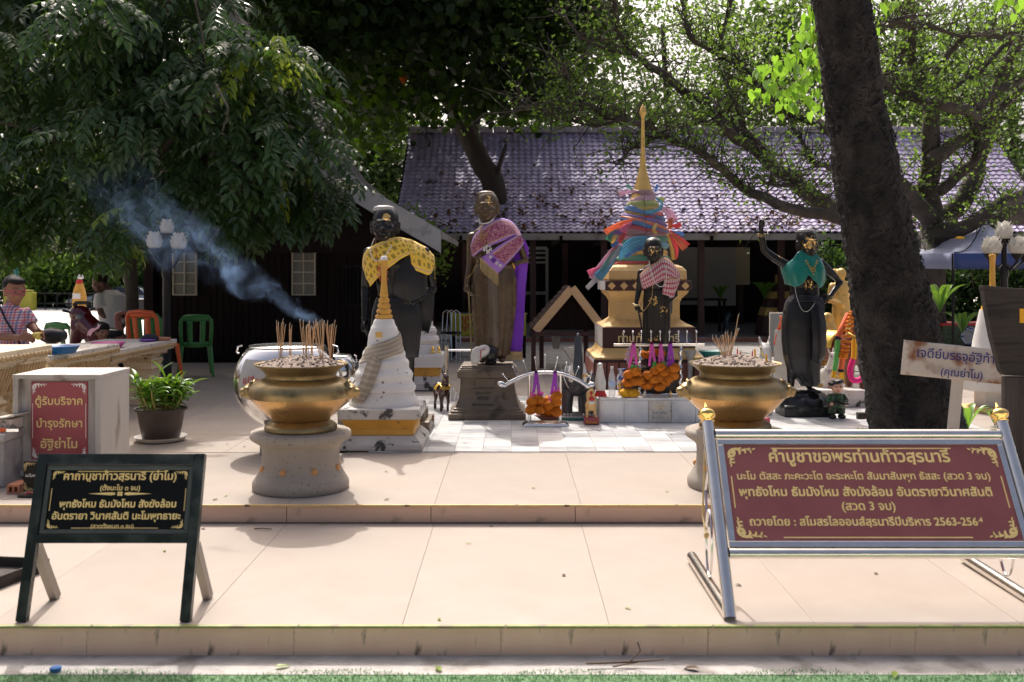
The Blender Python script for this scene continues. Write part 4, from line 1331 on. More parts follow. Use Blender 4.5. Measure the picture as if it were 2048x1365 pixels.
# STATUES
def head(mb,q,s_,cx,cy,hpx,turn=0.0,dy=-.02,tilt=0.0):
 """human head, chin to crown hpx px; pieces in a unit of 0.235 m"""
 k = hpx*s_/.235
 O = q(cx,cy,dy)
 Rt = Matrix.Rotation(turn,3,'Z')@Matrix.Rotation(tilt,3,'X')
 def e(c,r,nu=16,nv=10):
  mb.ell(O+Rt@(Vector(c)*k),[x*k for x in r],nu,nv,Rt)
 e((0,.018,.028),(.079,.094,.088),24,16)
 e((0,-.012,-.02),(.066,.078,.092),24,16)
 e((0,-.03,-.078),(.042,.046,.034))
 e((0,-.078,.018),(.05,.018,.012))
 e((-.04,-.062,-.025),(.022,.022,.022));e((.04,-.062,-.025),(.022,.022,.022))
 e((0,-.09,-.004),(.008,.014,.026));e((0,-.101,-.026),(.015,.016,.012))
 e((-.012,-.092,-.028),(.009,.01,.008));e((.012,-.092,-.028),(.009,.01,.008))
 e((0,-.086,-.052),(.023,.012,.006));e((0,-.083,-.063),(.019,.012,.007))
 e((-.029,-.074,-.0),(.014,.01,.008));e((.029,-.074,-.0),(.014,.01,.008))
 for s2 in(-1,1):
  e((s2*.078,.008,-.012),(.012,.022,.036));e((s2*.081,.0,.008),(.012,.014,.012));e((s2*.077,.004,-.045),(.009,.01,.012))
 return O,k,Rt
def hand(mb,w,d,side,nrm,k=1.0,curl=.4):
 """palm and five bent fingers; w wrist, d direction, side = thumb side, nrm = palm normal (fingers curl to it)"""
 d,side,nrm = Vector(d).normalized(),Vector(side).normalized(),Vector(nrm).normalized()
 w = Vector(w)
 mb.tube([w,w+d*.03*k,w+d*.06*k,w+d*.085*k],[.022*k,.032*k,.036*k,.032*k],10,flat=.5)
 for i in range(4):
  b = w+d*(.075-.004*abs(i-1))*k+side*(.028-.019*i)*k
  L =(.036,.042,.039,.03)[i]*k
  pts =[b,]
  a = .15
  for j in range(3):
   a+=curl*(.8+.4*j)
   pts.append(pts[-1]+(d*math.cos(a)+nrm*math.sin(a))*L*(1,.72,.55)[j])
  mb.tube(pts,[.0095*k,.009*k,.008*k,.006*k],7)
 b = w+d*.02*k+side*.026*k
 mb.tube([b,b+(d*.6+side*.7)*.035*k,b+(d*1.5+side*.75+nrm*.5)*.035*k,b+(d*2.1+side*.6+nrm*.9)*.036*k],[.013*k,.011*k,.0095*k,.007*k],7)
def limb(mb,pts,r):
 mb.tube(pts,r,12)
 for p,rr in zip(pts,r):
  mb.ell(p,rr,10,8)
def torso(mb,q,s_,rows):
 """rows (x0, x1, y, half depth m, dy)"""
 rings =[]
 for x0,x1,y,hd,dy in rows:
  a,b = q(x0,y,dy),q(x1,y,dy)
  rings.append(((a.x+b.x)/2,a.y,a.z,(b.x-a.x)/2,hd))
 mb.loft(rings,28)
def skirt(nm,q,s_,rows,m,parent,fold=.05,nf=11,sub=4,**kw):
 pts =[Vector((x0,x1,y))for x0,x1,y,hd,dy in rows]
 rings =[]
 N = len(rows)
 for i in range(N-1):
  for j in range(sub):
   f = j/sub
   r =[rows[i][k]*(1-f)+rows[i+1][k]*f for k in range(5)]
   rings.append(r)
 rings.append(list(rows[-1]))
 R2 =[]
 for x0,x1,y,hd,dy in rings:
  a,b = q(x0,y,dy),q(x1,y,dy)
  R2.append(((a.x+b.x)/2,a.y,a.z,(b.x-a.x)/2,hd))
 g = MB();g.loft(R2,96,fold=fold,nf=nf)
 return obj(nm,g,m,parent,ang=0,**kw)
def gpx(q,rows):
 return[[q(*p)for p in r]for r in rows]
def beads(nm,q,pts,r,m,parent,n=30,close=False):
 P_ =[q(*p)for p in pts]
 g = MB()
 out =[]
 for i in range(len(P_)-1):
  p0,p1,p2,p3 = P_[max(i-1,0)],P_[i],P_[i+1],P_[min(i+2,len(P_)-1)]
  for j in range(8):
   t_ = j/8
   out.append(.5*((2*p1)+(p2-p0)*t_+(2*p0-5*p1+4*p2-p3)*t_*t_+(3*p1-p0-3*p2+p3)*t_**3))
 out.append(P_[-1])
 tot = sum((out[i+1]-out[i]).length for i in range(len(out)-1))
 step = r*1.9
 acc = 0
 for i in range(len(out)-1):
  L =(out[i+1]-out[i]).length
  while acc<L:
   g.ell(out[i].lerp(out[i+1],acc/L),r,6,4)
   acc+=step
  acc-=L
 g.tube(out,r*.35,4)
 return obj(nm,g,m,parent)
def flathair(nm,q,s_,cx,y_top,y_mid,w,m,parent,dy=0,tilt=0):
 g = MB();c = q(cx,y_mid,dy)
 zt,zm = q(cx,y_top,dy).z,c.z
 ww = w*s_
 g2 = MB();g2.ell((c.x,c.y+ww*.32,zm-ww*.72),(ww*1.02,ww*1.0,ww*.92),28,16);g2.lathe((c.x,c.y+ww*.04),[(ww*.9,zm-ww*.5),(ww*.97,zm-ww*.25),(ww*.95,zm-ww*.02)],32)
 obj('hair_sides',g2,M['blackstat']if nm!='bronze_hair' else m,parent,ang=60)
 nm = 'hair'
 zt = zm+(zt-zm)*.8
 g.lathe((c.x,c.y),[(ww*.90,zm-ww*.10),(ww*.98,zm-ww*.05),(ww*1.0,zm),(ww*.95,zm+(zt-zm)*.45),(ww*.86,zm+(zt-zm)*.75),(ww*.55,zm+(zt-zm)*.95),(0,zt)],32)
 return obj(nm,g,m,parent,ang=60)
 # A: tall black statue with yellow shawl
Y0 = 8.4
q,s_ = frame(Y0)
A = thing('statue','tallest black statue in a yellow brocade shawl, behind the white chedi','statue',(q(783,0).x,Y0,.0))
gA = goldleaf('black_lacquer_with_gold_leaf',(.008,.0075,.008),.25,[((q(777,0).x-q(783,0).x,-.12,q(0,437).z),.07,.56),((q(762,0).x-q(783,0).x,-.08,q(0,462).z),.08,.52),((q(775,0).x-q(783,0).x,-.12,q(0,470).z),.05,.42)])
g = MB()
head(g,q,s_,771,451,80)
g.tube([q(772,482,.0),q(780,505,.02)],[.062,.075],14)
torso(g,q,s_,[(775,800,478,.06,.02),(752,828,493,.09,.02),(742,842,506,.115,.02),(745,842,530,.13,.01),(752,836,560,.115,.01),(756,832,590,.11,.01),(750,838,620,.125,.01),(752,836,660,.12,.01)])
g.ell(q(738,507,.02),(.055,.06,.055));g.ell(q(846,505,.02),(.06,.06,.055))
limb(g,[q(737,508,.02),q(731,575,.03),q(731,640,-.02)],[.052,.043,.03])
hand(g,q(731,640,-.02),(0.02,-.1,-1),(0,-1,0),(1,0,0),1.15,.35)
limb(g,[q(848,508,.02),q(863,578,.06),q(826,606,-.09)],[.055,.045,.03])
hand(g,q(826,606,-.09),(-1,-.05,.15),(0,0,1),(0,.6,-.8),1.1,.3)
limb(g,[q(775,640,0),q(778,700,-.02),q(779,790,0)],[.095,.065,.05])
limb(g,[q(812,640,0),q(815,700,.0),q(817,790,.02)],[.095,.062,.045])
g.ell(q(777,800,-.06),(.05,.12,.035));g.ell(q(820,800,-.05),(.05,.12,.035))
vobj('body',g,.0095,gA,A,2)
flathair('hair',q,s_,768,409,421,22,M['ceramicgrey'],A,dy=0)
skirt('trousers',q,s_,[(752,836,596,.125,.01),(744,842,622,.14,.01),(741,842,660,.14,.01),(748,836,715,.11,.0)],M['silk'],A,.03,9)
g = MB();g.grid(gpx(q,[[(796,520,-.10),(822,510,-.10),(846,520,-.05)],[(790,558,-.115),(822,560,-.13),(856,560,-.03)],[(786,590,-.10),(820,604,-.12),(850,600,-.04)]]),4,wob=.01);obj('tunic_fold',g,M['silk'],A,ang=0,solid=.006)
g = MB();g.grid(gpx(q,[[(824,560,.05),(845,556,.07),(866,560,.05)],[(822,610,.06),(844,612,.03),(868,610,.06)],[(820,668,.05),(842,664,.08),(857,667,.05)]]),4,wob=.012);obj('hanging_cape',g,M['silk'],A,ang=0,solid=.006)
g = MB()
g.grid(gpx(q,[[(729,537,-.07),(731,512,-.10),(742,498,-.125),(764,486,-.12),(790,476,-.09),(815,478,-.07),(826,482,-.05)],
[(735,556,-.10),(745,537,-.15),(760,520,-.165),(780,507,-.16),(803,495,-.14),(820,494,-.11),(831,496,-.08)],
[(744,573,-.09),(757,560,-.14),(775,542,-.16),(795,527,-.16),(815,514,-.15),(825,509,-.125),(836,509,-.1)]]),5,uvs=(1.6,1),wob=.006)
g.grid(gpx(q,[[(818,480,-.03),(835,486,-.01),(853,497,.0),(867,512,.03)],[(822,505,-.115),(838,510,-.10),(855,518,-.07),(869,525,-.02)],[(826,538,-.10),(842,545,-.09),(858,551,-.06),(866,540,.0)],]),5,uvs=(.6,1),wob=.006)
g.grid(gpx(q,[[(867,512,.02),(869,520,.01)],[(869,530,.03),(869,535,.02)],[(869.5,556,.02),(870,558,.02)]]),3,uvs=(.1,.6))
g.grid(gpx(q,[[(729,537,-.07),(726,530,.05),(740,505,.12),(780,480,.12),(826,482,-.05)],[(744,573,-.09),(738,565,.08),(755,545,.13),(790,515,.14),(845,505,.06)]]),5,uvs=(1.6,1))
obj('shawl',g,M['yshawl'],A,ang=0,solid=.005)
beads('silver_necklace',q,[(750,478,-.03),(746,500,-.14),(752,519,-.19),(763,522,-.20),(776,512,-.19),(785,498,-.165),(789,478,-.05)],.0055,M['pearl'],A)
beads('coral_necklace',q,[(753,478,-.03),(757,505,-.17),(764,540,-.19)],.0035,M['coral'],A)
g = MB()
for k in range(60):
 a,rr = R.uniform(0,6.28),R.uniform(0,.055)
 g.ell(q(772,545,-.185)+Vector((math.cos(a)*rr,R.uniform(-.01,.01),math.sin(a)*rr)),.006,6,4)
for k in range(7):
 g.tube([q(765+k*2.6,555,-.185),q(765+k*2.6+.5,562+(3-abs(k-3))*3,-.18)],.0028,5)
obj('coral_pendant',g,M['coral'],A)
g = MB();g.box((q(790,0).x,Y0+.02,.05),(.62,.5,.095));g.box((q(790,0).x,Y0+.02,.133),(.52,.42,.07));g.box((q(796,0).x,Y0+.0,.195),(.42,.38,.055))
obj('statue_plinth',g,M['bronze'],label='low stepped plinth of the tallest black statue',cat='plinth',loc=(q(790,0).x,Y0,.0),smooth=False,bevel=.006)
A.location.z = 0
# B: bronze statue with purple sash
Y0 = 9.22
q,s_ = frame(Y0)
px_ = lambda x:q(x,0).x
t = thing('bronze_plinth','stepped brown bronze plinth with faint raised Thai writing, beneath the purple sash statue','plinth',(px_(986),9.24,0))
XC =(898+1050)/2;XB =(XC-1024)*8.88/F
sc9 = 8.88/F
g = MB()
g.lathe((XB,8.88+.345),[(.345,.008),(.345,.062),(.325,.068),(.325,.085),(.30,.09),(.30,.105),(.285,.112),(.258,.19),(.245,.28),(.24,.365),(.258,.372),(.268,.378),(.268,.435),(.258,.44),(.258,.45),(.245,.455),(.245,.466),(.232,.47),(.232,.482)],sq=True)
obj('body',g,M['bronze'],t,smooth=False,bevel=.003)
for s2,w_,y,x in(('อนุสาวรีย์ คุณหญิงโม',.2,779,968),('" ของชาวเมือง "',.17,789,967),('ศรัทธา',.11,800,967),('สร้างถวาย ๒๕๓๙',.21,812,967)):
 zt = zp(8.95,y)
 yf = 8.88+.345-np.interp(zt,[.112,.19,.28,.365],[.285,.258,.245,.24])-.001
 lettering(s2,w_,(P(x,0,yf).x,yf,zt),(1,0,0),(0,.12,1),M['blackstat'],t,fat=.02)
PT = .482
B = thing('statue','bronze statue in a purple and magenta sash on the lettered plinth','statue',(px_(986),Y0,PT))
lb = Vector(B.location)
gB = goldleaf('bronze_with_gold_leaf',(.075,.05,.028),.30,[((px_(976)-lb.x,-.10,q(0,408).z-lb.z),.09,.46),((px_(974)-lb.x,-.10,q(0,428).z-lb.z),.03,.62),((px_(978)-lb.x,-.1,q(0,397).z-lb.z),.035,.55)])
g = MB()
head(g,q,s_,974,415,68,turn=-.04)
g.tube([q(975,440,0),q(979,460,.02)],[.045,.058],14)
torso(g,q,s_,[(965,995,449,.05,.02),(948,1022,462,.08,.02),(942,1032,474,.10,.02),(945,1032,500,.115,.01),(950,1026,530,.105,.01),(946,1032,560,.12,.01),(946,1034,600,.12,.01)])
g.ell(q(944,474,.02),(.045,.05,.045));g.ell(q(1032,474,.02),(.045,.05,.045))
limb(g,[q(942,474,.02),q(940,525,.03),q(934,565,-.02)],[.042,.035,.026])
hand(g,q(934,566,-.02),(.05,-.2,-1),(0.1,-1,0),(1,0,0),1.0,.55)
limb(g,[q(1034,474,.02),q(1050,520,.05),q(1020,532,-.08)],[.042,.036,.025])
hand(g,q(1024,531,-.08),(-1,-.05,-.1),(0,0,1),(0,.6,-.8),.95,.3)
limb(g,[q(970,600,0),q(968,660,-.01),q(966,714,0)],[.08,.06,.045]);limb(g,[q(1008,600,0),q(1006,660,0),q(1003,714,0)],[.08,.06,.045])
g.ell(q(965,720,-.05),(.035,.085,.025));g.ell(q(1004,719,-.05),(.035,.085,.025))
vobj('body',g,.0075,gB,B,2)
flathair('bronze_hair',q,s_,972.5,380.5,391,17.5,M['bronze'],B,dy=.0)
skirt('skirt',q,s_,[(948,1028,528,.115,.01),(943,1034,560,.135,.01),(943,1033,610,.13,.01),(948,1026,665,.115,.0),(950,1020,700,.11,.0),(951,1018,712,.11,.0)],gB,B,.045,9)
g = MB();g.grid(gpx(q,[[(976,530,-.12),(984,530,-.125),(990,530,-.12)],[(978,610,-.14),(988,610,-.16),(997,610,-.14)],[(980,700,-.12),(990,700,-.14),(1000,700,-.12)]]),5,wob=.008);obj('skirt_pleat',g,M['bronze'],B,ang=0,solid=.006)
g = MB()
g.grid(gpx(q,[[(942,490,-.03),(950,472,-.09),(965,457,-.10),(983,445,-.09),(1001,438,-.05),(1022,443,-.02),(1038,462,.0),(1042,472,.0)],
[(944,502,-.06),(955,488,-.13),(972,476,-.145),(990,464,-.14),(1006,457,-.12),(1023,458,-.10),(1037,468,-.06),(1041,474,-.04)],
[(948.5,514,-.07),(961,504,-.12),(982,493,-.145),(1000,486,-.145),(1012,481,-.14),(1026,474,-.125),(1036,471,-.10),(1041,476,-.07)]]),5,uvs=(2.2,1))
g.grid(gpx(q,[[(942,490,-.03),(938,488,.05),(960,465,.12),(1000,440,.10),(1022,443,-.02)],[(948.5,514,-.07),(942,510,.07),(960,495,.13),(1005,475,.13),(1044,470,.05)]]),5,uvs=(2.2,1))
obj('sash',g,M['mshawl'],B,ang=0,solid=.005)
g = MB()
g.grid(gpx(q,[[(1036,470,-.12),(1016,482,-.155),(998,493,-.165),(980,506,-.165),(963,516,-.15)],[(1044,478,-.11),(1028,494,-.15),(1010,512,-.165),(992,526,-.165),(978,532,-.155)],
[(1048,487,-.08),(1038,502,-.13),(1024,518,-.155),(1010,533,-.16),(996,548,-.15)]]),5,uvs=(1.4,1))
obj('sash_end',g,M['mshawl'],B,ang=0,solid=.005)
g = MB();g.grid(gpx(q,[[(982,504,-.1685),(972,511,-.168),(963,516,-.1535)],[(997,520,-.1685),(987,527,-.168),(978,532,-.1585)],[(1013,530,-.162),(1004,540,-.161),(996,548,-.1535)]]),4)
obj('lilac_end_panel',g,M['purplelight'],B,ang=0,solid=.004)
g = MB()
for k in range(15):
 f = k/14
 a = q(962+34*f,518+31*f,-.155)
 g.tube([a,a+Vector((.002,-.003,-.05)),a+Vector((.001,.0,-.095-R.uniform(0,.02)))],.0035,5)
g.tube([q(961,517,-.157),q(997,549,-.157)],.005,6)
obj('fringe',g,M['thread'],B)
g = MB()
g.grid(gpx(q,[[(1040,472,-.06),(1050,482,-.03),(1057,498,.02)],[(1030,495,.06),(1043,498,.03),(1057,510,.04)],[(1022,545,.10),(1038,545,.06),(1054,550,.08)],[(1012,600,.11),(1032,600,.07),(1050,600,.10)],
[(1008,650,.09),(1030,650,.05),(1048,650,.09)],[(1012,705,.08),(1029,705,.05),(1044,706,.08)]]),5,wob=.004)
obj('sash_drop',g,M['purple'],B,ang=0,solid=.004)
g = MB();g.grid(gpx(q,[[(1012,704,.078),(1028,704,.046),(1044,705,.078)],[(1012,712,.078),(1028,712,.046),(1045,713,.078)]]),3)
for k in range(14):g.tube([q(1013+k*2.4,710,.06),q(1013+k*2.4,722,.06)],.003,5)
obj('hem_fringe',g,M['thread'],B,solid=.003)
g = MB();c_ = q(976,500,-.19)
for k in range(46):
 a,rr = R.uniform(0,6.28),R.random()**.5*.038
 g.ell(c_+Vector((math.cos(a)*rr,-.02*(1-rr/.04),math.sin(a)*rr)),.0065,7,5)
obj('pearl_brooch',g,M['pearl'],B)
g = MB()
for k in range(90):
 x,y = R.gauss(966,6),R.gauss(477,9)
 g.ell(q(x,y,-.16+R.uniform(-.01,.01)),.0045,5,4)
obj('gold_bead_bunch',g,M['goldbead'],B)
g = MB();c_ = q(988,522,-.178)
for k in range(9):
 a = k*.7;g.ell(c_+Vector((math.cos(a)*.014,0,math.sin(a)*.014)),(.01,.008,.01),7,5)
obj('violet_rosette',g,M['purple'],B)
for(x,y)in((982,515),(994,527),(1001,532)):
 g = MB();c_ = q(x,y,-.172)
 for k in range(5):
  a = k*1.257;g.ell(c_+Vector((math.cos(a)*.009,0,math.sin(a)*.009)),(.007,.004,.007),6,4)
 obj('white_flower_pin',g,M['pearl'],B)
beads('pearl_collar',q,[(959,437,-.02),(960,447,-.11),(970,449,-.125),(983,444,-.11),(990,433,-.02)],.008,M['pearl'],B)
beads('gold_chain',q,[(962,445,-.10),(963,462,-.14),(967,480,-.17),(975,468,-.15),(984,448,-.10)],.0035,M['goldbead'],B)
beads('wrist_chain',q,[(956,522,-.11),(946,545,-.08),(934,557,-.05)],.0032,M['goldbead'],B)
g = MB();g.tube([q(1021,524,-.085),q(1025,528,-.13),q(1029,538,-.09)],.009,10);obj('bangle',g,M['goldshine'],B)
t = thing('staff','thin bronze staff held by the purple sash statue','staff',q(943,728,-.1))
g = MB();g.tube([q(938,585,-.06),q(941,640,-.08),q(946,725,-.17)],[.009,.008,.007],10);g.ell(q(938,585,-.06),.014)
obj('shaft',g,M['brassold'],t)
p = q(962,696,-.2)
t = thing('garland_bag','white heart shaped bag with red cord, leaning at the bronze statue feet','bag',(p.x,p.y,PT))
g = MB();g.ell(q(966,700,-.2),(.075,.03,.055),20,12,Matrix.Rotation(rad(-35),3,'Y'));g.ell(q(954,708,-.2),(.05,.03,.085),16,12,Matrix.Rotation(rad(14),3,'Y'))
vobj('pouch',g,.006,M['ceramicwhite'],t,3)
g = MB();g.tube([q(962,699,-.236),q(966,696,-.24),q(972,695,-.236)],.004,6);g.tube([q(963,699,-.237),q(963,706,-.237),q(962,713,-.232)],.0045,6);obj('red_cord',g,M['redpaint'],t)
p = q(982,706,-.13)
g = MB();g.ell(p,(.07,.07,.078),24,16);g.lathe((p.x,p.y),[(.03,PT+.002),(.05,PT+.01),(.055,PT+.03)],20)
obj('round_jar',g,M['blackstat'],label='round black jar at the bronze statue feet',cat='jar',loc=(p.x,p.y,PT))
# C: small statue with red shawl
Y0 = 9.1
q,s_ = frame(Y0)
PC = .468
Cc = thing('statue','small black and gold statue in a red star patterned shawl, before the golden chedi','statue',(q(1308,0).x,Y0,PC))
lb = Vector(Cc.location)
gC = goldleaf('blackened_statue_gold_leaf',(.014,.011,.008),.34,[((q(1305,0).x-lb.x,-.08,q(0,503).z-lb.z),.10,.46),((q(1298,0).x-lb.x,-.08,q(0,535).z-lb.z),.06,.38),((q(1302,0).x-lb.x,-.1,q(0,600).z-lb.z),.12,.36),((q(1325,0).x-lb.x,-.1,q(0,620).z-lb.z),.10,.36),((q(1310,0).x-lb.x,-.1,q(0,690).z-lb.z),.22,.33)])
g = MB()
head(g,q,s_,1306,501,54)
g.tube([q(1307,522,0),q(1309,536,.01)],[.036,.045],12)
torso(g,q,s_,[(1298,1320,527,.04,.01),(1288,1334,536,.06,.01),(1283,1341,545,.08,.01),(1285,1341,565,.09,.0),(1289,1337,590,.085,.0),(1286,1341,615,.1,.0),(1287,1340,650,.1,.0)])
g.ell(q(1283,546,.01),.035);g.ell(q(1343,547,.01),.035)
limb(g,[q(1282,547,.01),q(1278,582,.02),q(1272,606,-.02)],[.033,.027,.02])
hand(g,q(1272,607,-.02),(.25,-.3,-1),(0,-1,0),(1,0,0),.8,.7)
limb(g,[q(1344,548,.01),q(1351,590,.03),q(1334,606,-.05)],[.034,.028,.02])
hand(g,q(1334,606,-.05),(-1,0,-.1),(0,0,1),(0,.6,-.8),.8,.3)
limb(g,[q(1298,650,0),q(1299,725,0)],[.06,.04]);limb(g,[q(1326,650,0),q(1322,725,0)],[.06,.04])
g.ell(q(1299,731,-.04),(.03,.07,.02));g.ell(q(1323,731,-.04),(.03,.07,.02))
vobj('body',g,.0062,gC,Cc,2)
flathair('hair',q,s_,1306,475,482,13.2,M['ceramicgrey'],Cc)
skirt('skirt',q,s_,[(1289,1336,578,.095,0),(1286,1341,600,.105,0),(1285,1341,650,.105,0),(1287,1336,700,.10,0),(1288,1333,722,.095,0)],gC,Cc,.05,10)
g = MB();g.grid(gpx(q,[[(1334,590,.0),(1342,588,.03),(1346,592,.06)],[(1334,610,.0),(1342,612,.03),(1347,612,.06)],[(1336,628,.0),(1342,629,.03),(1346,628,.06)]]),3);obj('cape_corner',g,M['blackstat'],Cc,solid=.006,ang=0)
g = MB()
g.grid(gpx(q,[[(1279,549,-.02),(1288,540,-.06),(1298,532,-.07),(1310,523,-.06),(1321,515,-.03),(1336,518,-.01),(1349,531,.0),(1362,549,.02)],
[(1281,566,-.06),(1291,560,-.11),(1302,553,-.115),(1313,545,-.11),(1324,538,-.10),(1336,541,-.09),(1347,548,-.06),(1358,556,.0)],
[(1286,579,-.06),(1297,573,-.10),(1306,569,-.115),(1315,565,-.115),(1323,561,-.115),(1333,562,-.11),(1343,563,-.08),(1355,562,-.02)]]),5,uvs=(1.3,.7))
g.grid(gpx(q,[[(1325,556,-.115),(1338,556,-.10),(1350,557,-.06),(1361,552,.01)],[(1323,572,-.115),(1336,573,-.105),(1347,572,-.08),(1357,568,-.02)],[(1321,588,-.10),(1333,592,-.10),(1343,595,-.09),(1349,583,-.04)]]),5,uvs=(.5,.6))
g.grid(gpx(q,[[(1279,549,-.02),(1278,545,.05),(1298,532,.09),(1336,518,-.01)],[(1286,579,-.06),(1282,570,.06),(1300,560,.10),(1352,548,.04)]]),4,uvs=(1.3,.7))
obj('shawl',g,M['rshawl'],Cc,ang=0,solid=.004)
beads('silver_necklace',q,[(1297,516,-.02),(1298,540,-.11),(1303,560,-.14),(1314,573,-.15),(1325,568,-.145),(1329,545,-.12),(1325,520,-.03)],.0048,M['pearl'],Cc)
beads('gold_chain',q,[(1302,570,-.12),(1298,600,-.13),(1286,620,-.1),(1275,628,-.08)],.0028,M['goldbead'],Cc)
g = MB();g.tube([q(1265,608,-.03),q(1269,611,-.06),q(1277,611,-.06),q(1281,609,-.03)],.011,8);obj('bracelet',g,M['thread'],Cc)
g = MB();g.tube([q(1274,612,-.06),q(1280,650,-.08),q(1290,732,-.13)],[.011,.008,.006],8)
obj('staff',g,M['blackstat'],label='black sword held down by the small red shawled statue',cat='staff',loc=q(1290,735,-.13))
# D: black statue, arm raised, green cloth
Y0 = 9.25
q,s_ = frame(Y0)
p = q(1608,810)
t = thing('rock_base','glossy black boulder base under the green clothed statue','rock',(p.x,Y0,0))
g = MB()
g.ell(q(1608,812),(.235,.2,.13),24,14);g.box((p.x,Y0,.05),(.45,.36,.1));g.ell(q(1585,800,-.03),(.11,.12,.1));g.ell(q(1630,805,-.02),(.13,.14,.11));g.ell(q(1600,792,-.02),(.12,.13,.06))
for _ in range(26):
 a,e_ = R.uniform(0,6.28),R.uniform(.1,1.2)
 g.ell(q(1608,812)+Vector((.21*math.cos(a)*math.cos(e_),.17*math.sin(a)*math.cos(e_),.11*math.sin(e_))),R.uniform(.03,.06),8,6)
vobj('boulder',g,.011,MATS['black_lacquer'],t,2)
D = thing('statue','black statue with raised arm, gold flecked face and green chest cloth, on the boulder','statue',(q(1608,0).x,Y0,.225))
lb = Vector(D.location)
def rel(x,y,dy):v = q(x,y,dy);return(v.x-lb.x,v.y-lb.y,v.z-lb.z)
gD = goldleaf('black_statue_gold_leaf',(.010,.009,.009),.28,[(rel(1614,488,-.1),.13,.47),(rel(1558,516,0),.07,.42),(rel(1522,470,0),.05,.44),(rel(1612,570,-.1),.10,.42),(rel(1535,500,0),.05,.40)])
g = MB()
head(g,q,s_,1614,488,63,turn=.12)
g.tube([q(1611,512,0),q(1609,528,.01)],[.042,.05],12)
torso(g,q,s_,[(1598,1622,519,.05,.01),(1584,1638,527,.075,.01),(1572,1648,536,.095,.01),(1573,1646,552,.11,.0),(1580,1638,575,.09,.0),(1578,1638,598,.1,.0),(1566,1644,625,.12,.0),(1568,1644,660,.12,.0)])
g.ell(q(1572,530,.01),.045);g.ell(q(1642,527,.01),.045)
limb(g,[q(1570,529,.01),q(1548,516,.0),q(1527,500,-.02),q(1521,474,-.04),q(1519,455,-.05)],[.044,.04,.035,.028,.022])
hand(g,q(1519,457,-.05),(.25,0,1),(-.4,-1,0),(.8,-.3,0),.95,.75)
limb(g,[q(1645,530,.01),q(1666,548,.03),q(1683,566,.05),q(1656,594,-.05)],[.042,.037,.033,.022])
hand(g,q(1656,594,-.05),(-1,-.1,-.6),(-.5,-.2,1),(0,.8,-.4),.95,.3)
limb(g,[q(1588,650,0),q(1583,720,0),q(1583,772,.02)],[.07,.05,.032]);limb(g,[q(1625,650,0),q(1620,720,0),q(1616,770,-.02)],[.07,.05,.034])
g.ell(q(1581,781,-.02),(.028,.08,.022));g.ell(q(1619,779,-.07),(.034,.09,.024));g.ell(q(1628,781,-.13),(.03,.04,.018))
vobj('body',g,.0072,gD,D,2)
flathair('hair',q,s_,1612,456,464,17.5,M['ceramicgrey'],D)
skirt('trousers',q,s_,[(1580,1637,590,.10,0),(1571,1641,605,.125,0),(1564,1645,640,.14,0),(1564,1646,680,.14,0),(1568,1645,715,.13,0),(1576,1640,742,.11,0),(1598,1640,765,.075,.0),(1602,1634,772,.06,-.01)],M['silk'],D,.05,7,5)
g = MB();g.grid(gpx(q,[[(1612,605,-.13),(1626,605,-.14),(1640,608,-.11)],[(1614,660,-.165),(1628,660,-.18),(1644,662,-.14)],[(1614,715,-.14),(1628,725,-.16),(1642,712,-.12)]]),5,wob=.012);obj('front_drape',g,M['silk'],D,ang=0,solid=.006)
g = MB();g.grid(gpx(q,[[(1578,596,-.10),(1608,592,-.14),(1638,596,-.10)],[(1574,605,-.115),(1608,602,-.15),(1640,606,-.115)]]),5);obj('waist_cloth',g,M['silk'],D,ang=0,solid=.008)
g = MB()
g.grid(gpx(q,[[(1567,532,-.0),(1578,520,-.09),(1592,505,-.08),(1606,500,-.075),(1624,503,-.07),(1636,520,-.09),(1651,538,.0)],
[(1566,548,-.05),(1578,545,-.14),(1594,532,-.13),(1608,528,-.12),(1622,532,-.13),(1636,545,-.14),(1650,552,-.04)],
[(1579,571,-.08),(1590,573,-.12),(1603,562,-.13),(1609,552,-.135),(1622,563,-.13),(1632,575,-.12),(1641,572,-.07)]]),6,wob=.01)
g.grid(gpx(q,[[(1567,532,.0),(1566,530,.07),(1608,525,.12),(1652,532,.07),(1651,538,.0)],[(1579,571,-.08),(1574,568,.07),(1608,565,.12),(1646,568,.06),(1641,572,-.07)]]),5,wob=.006)
obj('chest_cloth',g,M['greencloth'],D,ang=0,solid=.005)
g = MB()
for(x,y)in((1602,523),(1605,528),(1608,533),(1624,523),(1622,528),(1619,533),(1615,539),(1616,549),(1610,536)):
 c_ = q(x,y,-.165)
 for k in range(6):
  a = k*1.047;g.ell(c_+Vector((math.cos(a)*.007,0,math.sin(a)*.007)),.0045,6,4)
for k in range(8):
 a = k*.785;g.ell(q(1615,540,-.17)+Vector((math.cos(a)*.018,0,math.sin(a)*.018)),.008,6,4)
obj('gold_necklace',g,M['goldbead'],D)
beads('silver_chain',q,[(1583,570,-.10),(1586,595,-.13),(1594,618,-.15),(1604,622,-.16),(1614,614,-.155),(1624,600,-.13)],.003,M['pearl'],D)
for(x,y,dy,w_)in((1521,471,-.04,.034),(1655,595,-.05,.028)):
 g = MB();c_ = q(x,y,dy)
 for kk in(-1,0,1):
  g.tube([c_+Vector((math.cos(a)*w_,math.sin(a)*w_,kk*.01+math.sin(a)*.005))for a in np.linspace(0,6.28,17)],.005,6,cap=False)
 obj('bracelet',g,M['brassold'],D)
g = MB();g.tube([q(1521,415,-.09),q(1524,438,-.09),q(1531,470,-.09)],[.004,.006,.004],8)
obj('ritual_sword',g,M['steel'],label='thin silver blade in the raised hand of the green clothed statue',cat='sword',loc=q(1524,440,-.09))
